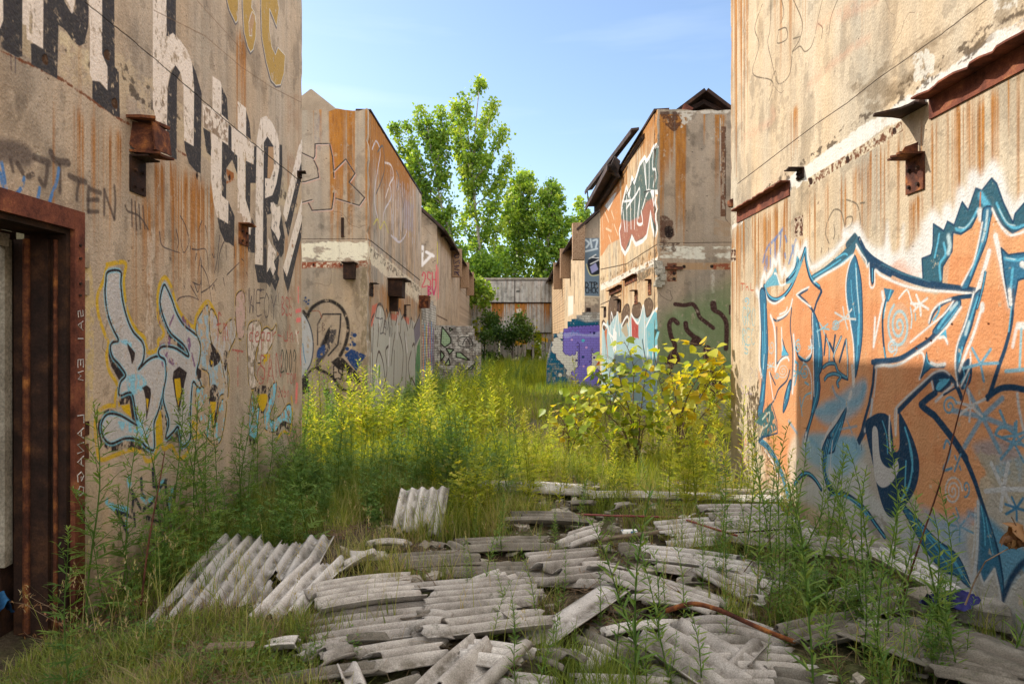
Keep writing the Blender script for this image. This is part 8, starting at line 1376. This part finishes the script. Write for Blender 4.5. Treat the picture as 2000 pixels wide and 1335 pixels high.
sapling('poplar_sapling', (.75, 9.0, 0), [(.1, 0, .95), (.3, -.1, .8), (-.2, 0, .7), (.25, .1, .6), (.5, 0, .75), (-.1, -.1, .45)], 150, .11, 'small poplar sapling with green and orange leaves in the middle of the path', 5, (.1, 1))
sapling('poplar_sapling', (1.75, 12.6, 0), [(.1, 0, 1.2), (-.2, 0, 1.0), (.3, .1, 1.1)], 100, .11, 'shaded poplar sapling before the purple painted wall', 6, (0, .4))
# ---- trees behind the end wall
def tree(name, base, trunk, plumes, nleaf, lsz, label, seed, mat='poplar', sag=0, tr=.16, cat='tree'):
    """trunk: polyline (world); plumes: list of (start fraction on trunk, end point, width) leafy shoots"""
    g = np.random.default_rng(seed); root = empty(name, base, label=label, category=cat); m = MB(); B = np.array(base); TP = crom(np.array(trunk, float)-B, False, 6); m.tube(TP, tr, tr*.18, 9)
    tot = sum(np.linalg.norm(np.array(e)-B-TP[int(f*(len(TP)-1))])*w for f, e, w in plumes); C = []; D = []; ti = []
    for f, e, w in plumes:
        s_ = TP[int(f*(len(TP)-1))]; e_ = np.array(e)-B; ln = np.linalg.norm(e_-s_); mid = s_*.5+e_*.5+np.array([(e_-s_)[0]*.10, g.normal(0, .3), -.08*ln]); pts = crom(np.array([s_, mid, e_]), False, 8); m.tube(pts, tr*.34, .012, 6)
        k = int(nleaf*ln*w/tot); nb = max(5, int(ln*3.2))
        for b in range(nb):   # side twigs, each with a leafy cluster
            t = g.uniform(.12, 1)**.85; p = pts[int(t*(len(pts)-1))]; a = g.uniform(0, 6.3); r = w*(1.0-.55*t)*g.uniform(.3, 1.05); q = p+np.array([math.cos(a)*r, math.sin(a)*r, g.uniform(.0, .7)*w]); 
            if b % 2 == 0: m.tube([p, q], .018, .006, 4)
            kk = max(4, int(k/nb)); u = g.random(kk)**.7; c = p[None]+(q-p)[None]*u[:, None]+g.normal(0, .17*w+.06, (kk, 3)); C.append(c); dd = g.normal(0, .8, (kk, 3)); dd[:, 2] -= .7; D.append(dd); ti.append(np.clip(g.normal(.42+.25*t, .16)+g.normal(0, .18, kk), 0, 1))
    m.build('trunk', M['bark'], root, smooth=True); C = np.concatenate(C); n = len(C); v = roundleaf(C, np.concatenate(D), g.normal(0, 1, (n, 3)), lsz*g.uniform(.6, 1.25, n), np.concatenate(ti))
    # lighter geometry for leaves seen from 50 m: 4 corners only
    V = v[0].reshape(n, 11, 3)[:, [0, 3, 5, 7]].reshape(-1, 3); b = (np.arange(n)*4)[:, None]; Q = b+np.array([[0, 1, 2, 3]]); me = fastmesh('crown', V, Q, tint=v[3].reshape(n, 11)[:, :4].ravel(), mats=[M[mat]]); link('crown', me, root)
def T_(px, py, Y=52.0): return ((px-CX)*Y/FPX, Y, EYE+(CY-py)*Y/FPX)
def pl(lst, Y=52.0, dj=1.6, seed=0):
    g = random.Random(seed); return [(f, T_(px, py, Y+g.uniform(-dj, dj)), w) for f, px, py, w in lst]
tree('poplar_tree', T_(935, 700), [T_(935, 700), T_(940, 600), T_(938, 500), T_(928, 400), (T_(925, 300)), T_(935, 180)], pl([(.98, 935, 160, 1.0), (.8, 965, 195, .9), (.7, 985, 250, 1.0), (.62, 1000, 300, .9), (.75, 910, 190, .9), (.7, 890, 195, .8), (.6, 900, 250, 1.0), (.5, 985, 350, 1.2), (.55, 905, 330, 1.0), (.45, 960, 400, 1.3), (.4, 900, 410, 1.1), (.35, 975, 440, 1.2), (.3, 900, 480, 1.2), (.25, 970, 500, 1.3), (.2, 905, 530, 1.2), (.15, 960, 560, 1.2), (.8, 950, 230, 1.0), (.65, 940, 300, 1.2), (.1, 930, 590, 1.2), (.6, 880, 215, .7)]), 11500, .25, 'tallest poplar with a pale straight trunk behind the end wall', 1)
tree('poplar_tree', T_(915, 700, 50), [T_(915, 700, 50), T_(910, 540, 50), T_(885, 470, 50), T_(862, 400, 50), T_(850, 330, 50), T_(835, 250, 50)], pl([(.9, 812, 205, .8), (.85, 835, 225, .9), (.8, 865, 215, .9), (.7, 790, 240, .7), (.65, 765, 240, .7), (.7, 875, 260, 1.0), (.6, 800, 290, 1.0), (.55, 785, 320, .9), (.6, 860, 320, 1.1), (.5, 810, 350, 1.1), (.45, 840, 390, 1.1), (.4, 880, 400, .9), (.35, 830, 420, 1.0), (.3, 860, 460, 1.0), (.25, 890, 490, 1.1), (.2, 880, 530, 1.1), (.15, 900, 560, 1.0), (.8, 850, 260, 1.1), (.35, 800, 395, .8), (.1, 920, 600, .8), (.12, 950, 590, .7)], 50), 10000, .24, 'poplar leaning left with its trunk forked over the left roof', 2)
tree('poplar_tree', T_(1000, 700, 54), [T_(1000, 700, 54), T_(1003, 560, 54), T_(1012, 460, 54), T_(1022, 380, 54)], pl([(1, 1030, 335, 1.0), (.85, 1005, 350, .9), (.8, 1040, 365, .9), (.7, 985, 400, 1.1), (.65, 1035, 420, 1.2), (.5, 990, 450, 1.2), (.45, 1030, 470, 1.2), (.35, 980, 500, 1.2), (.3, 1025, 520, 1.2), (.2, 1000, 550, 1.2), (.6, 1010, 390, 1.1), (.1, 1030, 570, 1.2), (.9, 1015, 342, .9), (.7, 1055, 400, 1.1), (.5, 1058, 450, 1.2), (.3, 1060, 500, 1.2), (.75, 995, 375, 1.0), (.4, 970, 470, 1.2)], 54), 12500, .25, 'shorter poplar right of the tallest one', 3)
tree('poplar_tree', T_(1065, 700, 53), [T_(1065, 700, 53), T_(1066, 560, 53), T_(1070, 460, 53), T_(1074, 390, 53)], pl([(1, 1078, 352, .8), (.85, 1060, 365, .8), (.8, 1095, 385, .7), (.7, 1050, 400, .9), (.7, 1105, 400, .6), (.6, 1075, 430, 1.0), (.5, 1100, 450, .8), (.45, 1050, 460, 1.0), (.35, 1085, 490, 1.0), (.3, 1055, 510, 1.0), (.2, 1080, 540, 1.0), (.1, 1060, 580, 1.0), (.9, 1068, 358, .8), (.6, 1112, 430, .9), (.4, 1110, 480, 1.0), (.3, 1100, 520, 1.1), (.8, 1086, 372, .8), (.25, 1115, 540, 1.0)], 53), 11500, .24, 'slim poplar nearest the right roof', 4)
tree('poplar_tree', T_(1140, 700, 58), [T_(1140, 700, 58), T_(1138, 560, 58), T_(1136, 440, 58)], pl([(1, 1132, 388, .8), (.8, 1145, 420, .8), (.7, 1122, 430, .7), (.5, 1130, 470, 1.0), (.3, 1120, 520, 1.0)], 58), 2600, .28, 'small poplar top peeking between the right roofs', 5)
def fillbush(px0, px1, pyt, Y, n, label, seed, name='bush', mat='bushdark', lsz=.24, z0=0.3):
    g = np.random.default_rng(seed); x0, x1 = (px0-CX)*Y/FPX, (px1-CX)*Y/FPX; zt = EYE+(CY-pyt)*Y/FPX; base = ((x0+x1)/2, Y, 0); root = empty(name, base, label=label, category='bush'); m = MB(); C = []; ti = []
    for k in range(max(5, int((x1-x0)*2))):
        c = np.array([g.uniform(x0, x1)-base[0], g.normal(0, .5), g.uniform(z0, zt)*1.0]); c[2] *= 1-.35*abs(c[0])/((x1-x0)/2); m.tube([(c[0]*.3, 0, 0), tuple(c*np.array([.7, .7, .6])), tuple(c)], .03, .008, 5); kk = n//max(5, int((x1-x0)*2)); C.append(c[None]+g.normal(0, .30*min(1.5, (x1-x0)/3+.4), (kk, 3))); ti.append(np.clip(g.normal(.5, .2)+g.normal(0, .2, kk), 0, 1))
    m.build('branches', M['bark'], root); C = np.concatenate(C); C[:, 2] = np.maximum(C[:, 2], .02); n = len(C); v = roundleaf(C, g.normal(0, 1, (n, 3)), g.normal(0, 1, (n, 3)), lsz*g.uniform(.6, 1.2, n), np.concatenate(ti)); V = v[0].reshape(n, 11, 3)[:, [0, 3, 5, 7]].reshape(-1, 3); b = (np.arange(n)*4)[:, None]; link('foliage', fastmesh('foliage', V, b+np.array([[0, 1, 2, 3]]), tint=v[3].reshape(n, 11)[:, :4].ravel(), mats=[M[mat]]), root)
fillbush(880, 1000, 500, 50.0, 7000, 'dense green undergrowth behind the left half of the end wall', 11, mat='poplar', z0=3)
fillbush(990, 1115, 495, 49.0, 7000, 'dense green undergrowth behind the right half of the end wall', 12, mat='poplar', z0=3)
fillbush(890, 1100, 610, 47.6, 5000, 'bright leafy brush showing through the gaps of the end wall', 15, mat='lush', z0=.3)
fillbush(933, 978, 612, 44.0, 2600, 'dark rounded shrub left of centre before the end wall', 13, lsz=.16)
fillbush(985, 1032, 612, 43.5, 2200, 'dark rounded shrub right of centre before the end wall', 14, lsz=.16, z0=1.6)
fillbush(930, 965, 655, 40.0, 1500, 'low shrub beside the broken white brick wall', 16, lsz=.15)
# leafy branch hanging over the corner of the end wall
def hang():
    Y = 44.5; base = T_(905, 545, Y); root = empty('hanging_branch', base, label='leafy branch drooping over the left end of the panel wall', category='branch'); g = np.random.default_rng(9); m = MB(); C = []; B = np.array(base)
    for e in ((925, 560), (950, 575), (962, 572), (945, 598), (915, 585), (930, 590), (908, 580), (955, 585)):
        q = np.array(T_(*e, Y))-B; mid = q*.5+np.array([0, 0, .35]); pts = crom(np.array([[0, 0, 0], mid, q]), False, 6); m.tube(pts, .03, .008, 5)
        for p in pts[3:]: C.append(p[None]+g.normal(0, .20, (18, 3)))
    m.build('twigs', M['bark'], root); C = np.concatenate(C); n = len(C); v = roundleaf(C, g.normal(0, .6, (n, 3))-np.array([0, 0, .7]), g.normal(0, 1, (n, 3)), .22*g.uniform(.6, 1.2, n), g.uniform(.2, .9, n)); link('leaves', mesh_leaves('leaves', [v], 'poplar'), root)
hang()
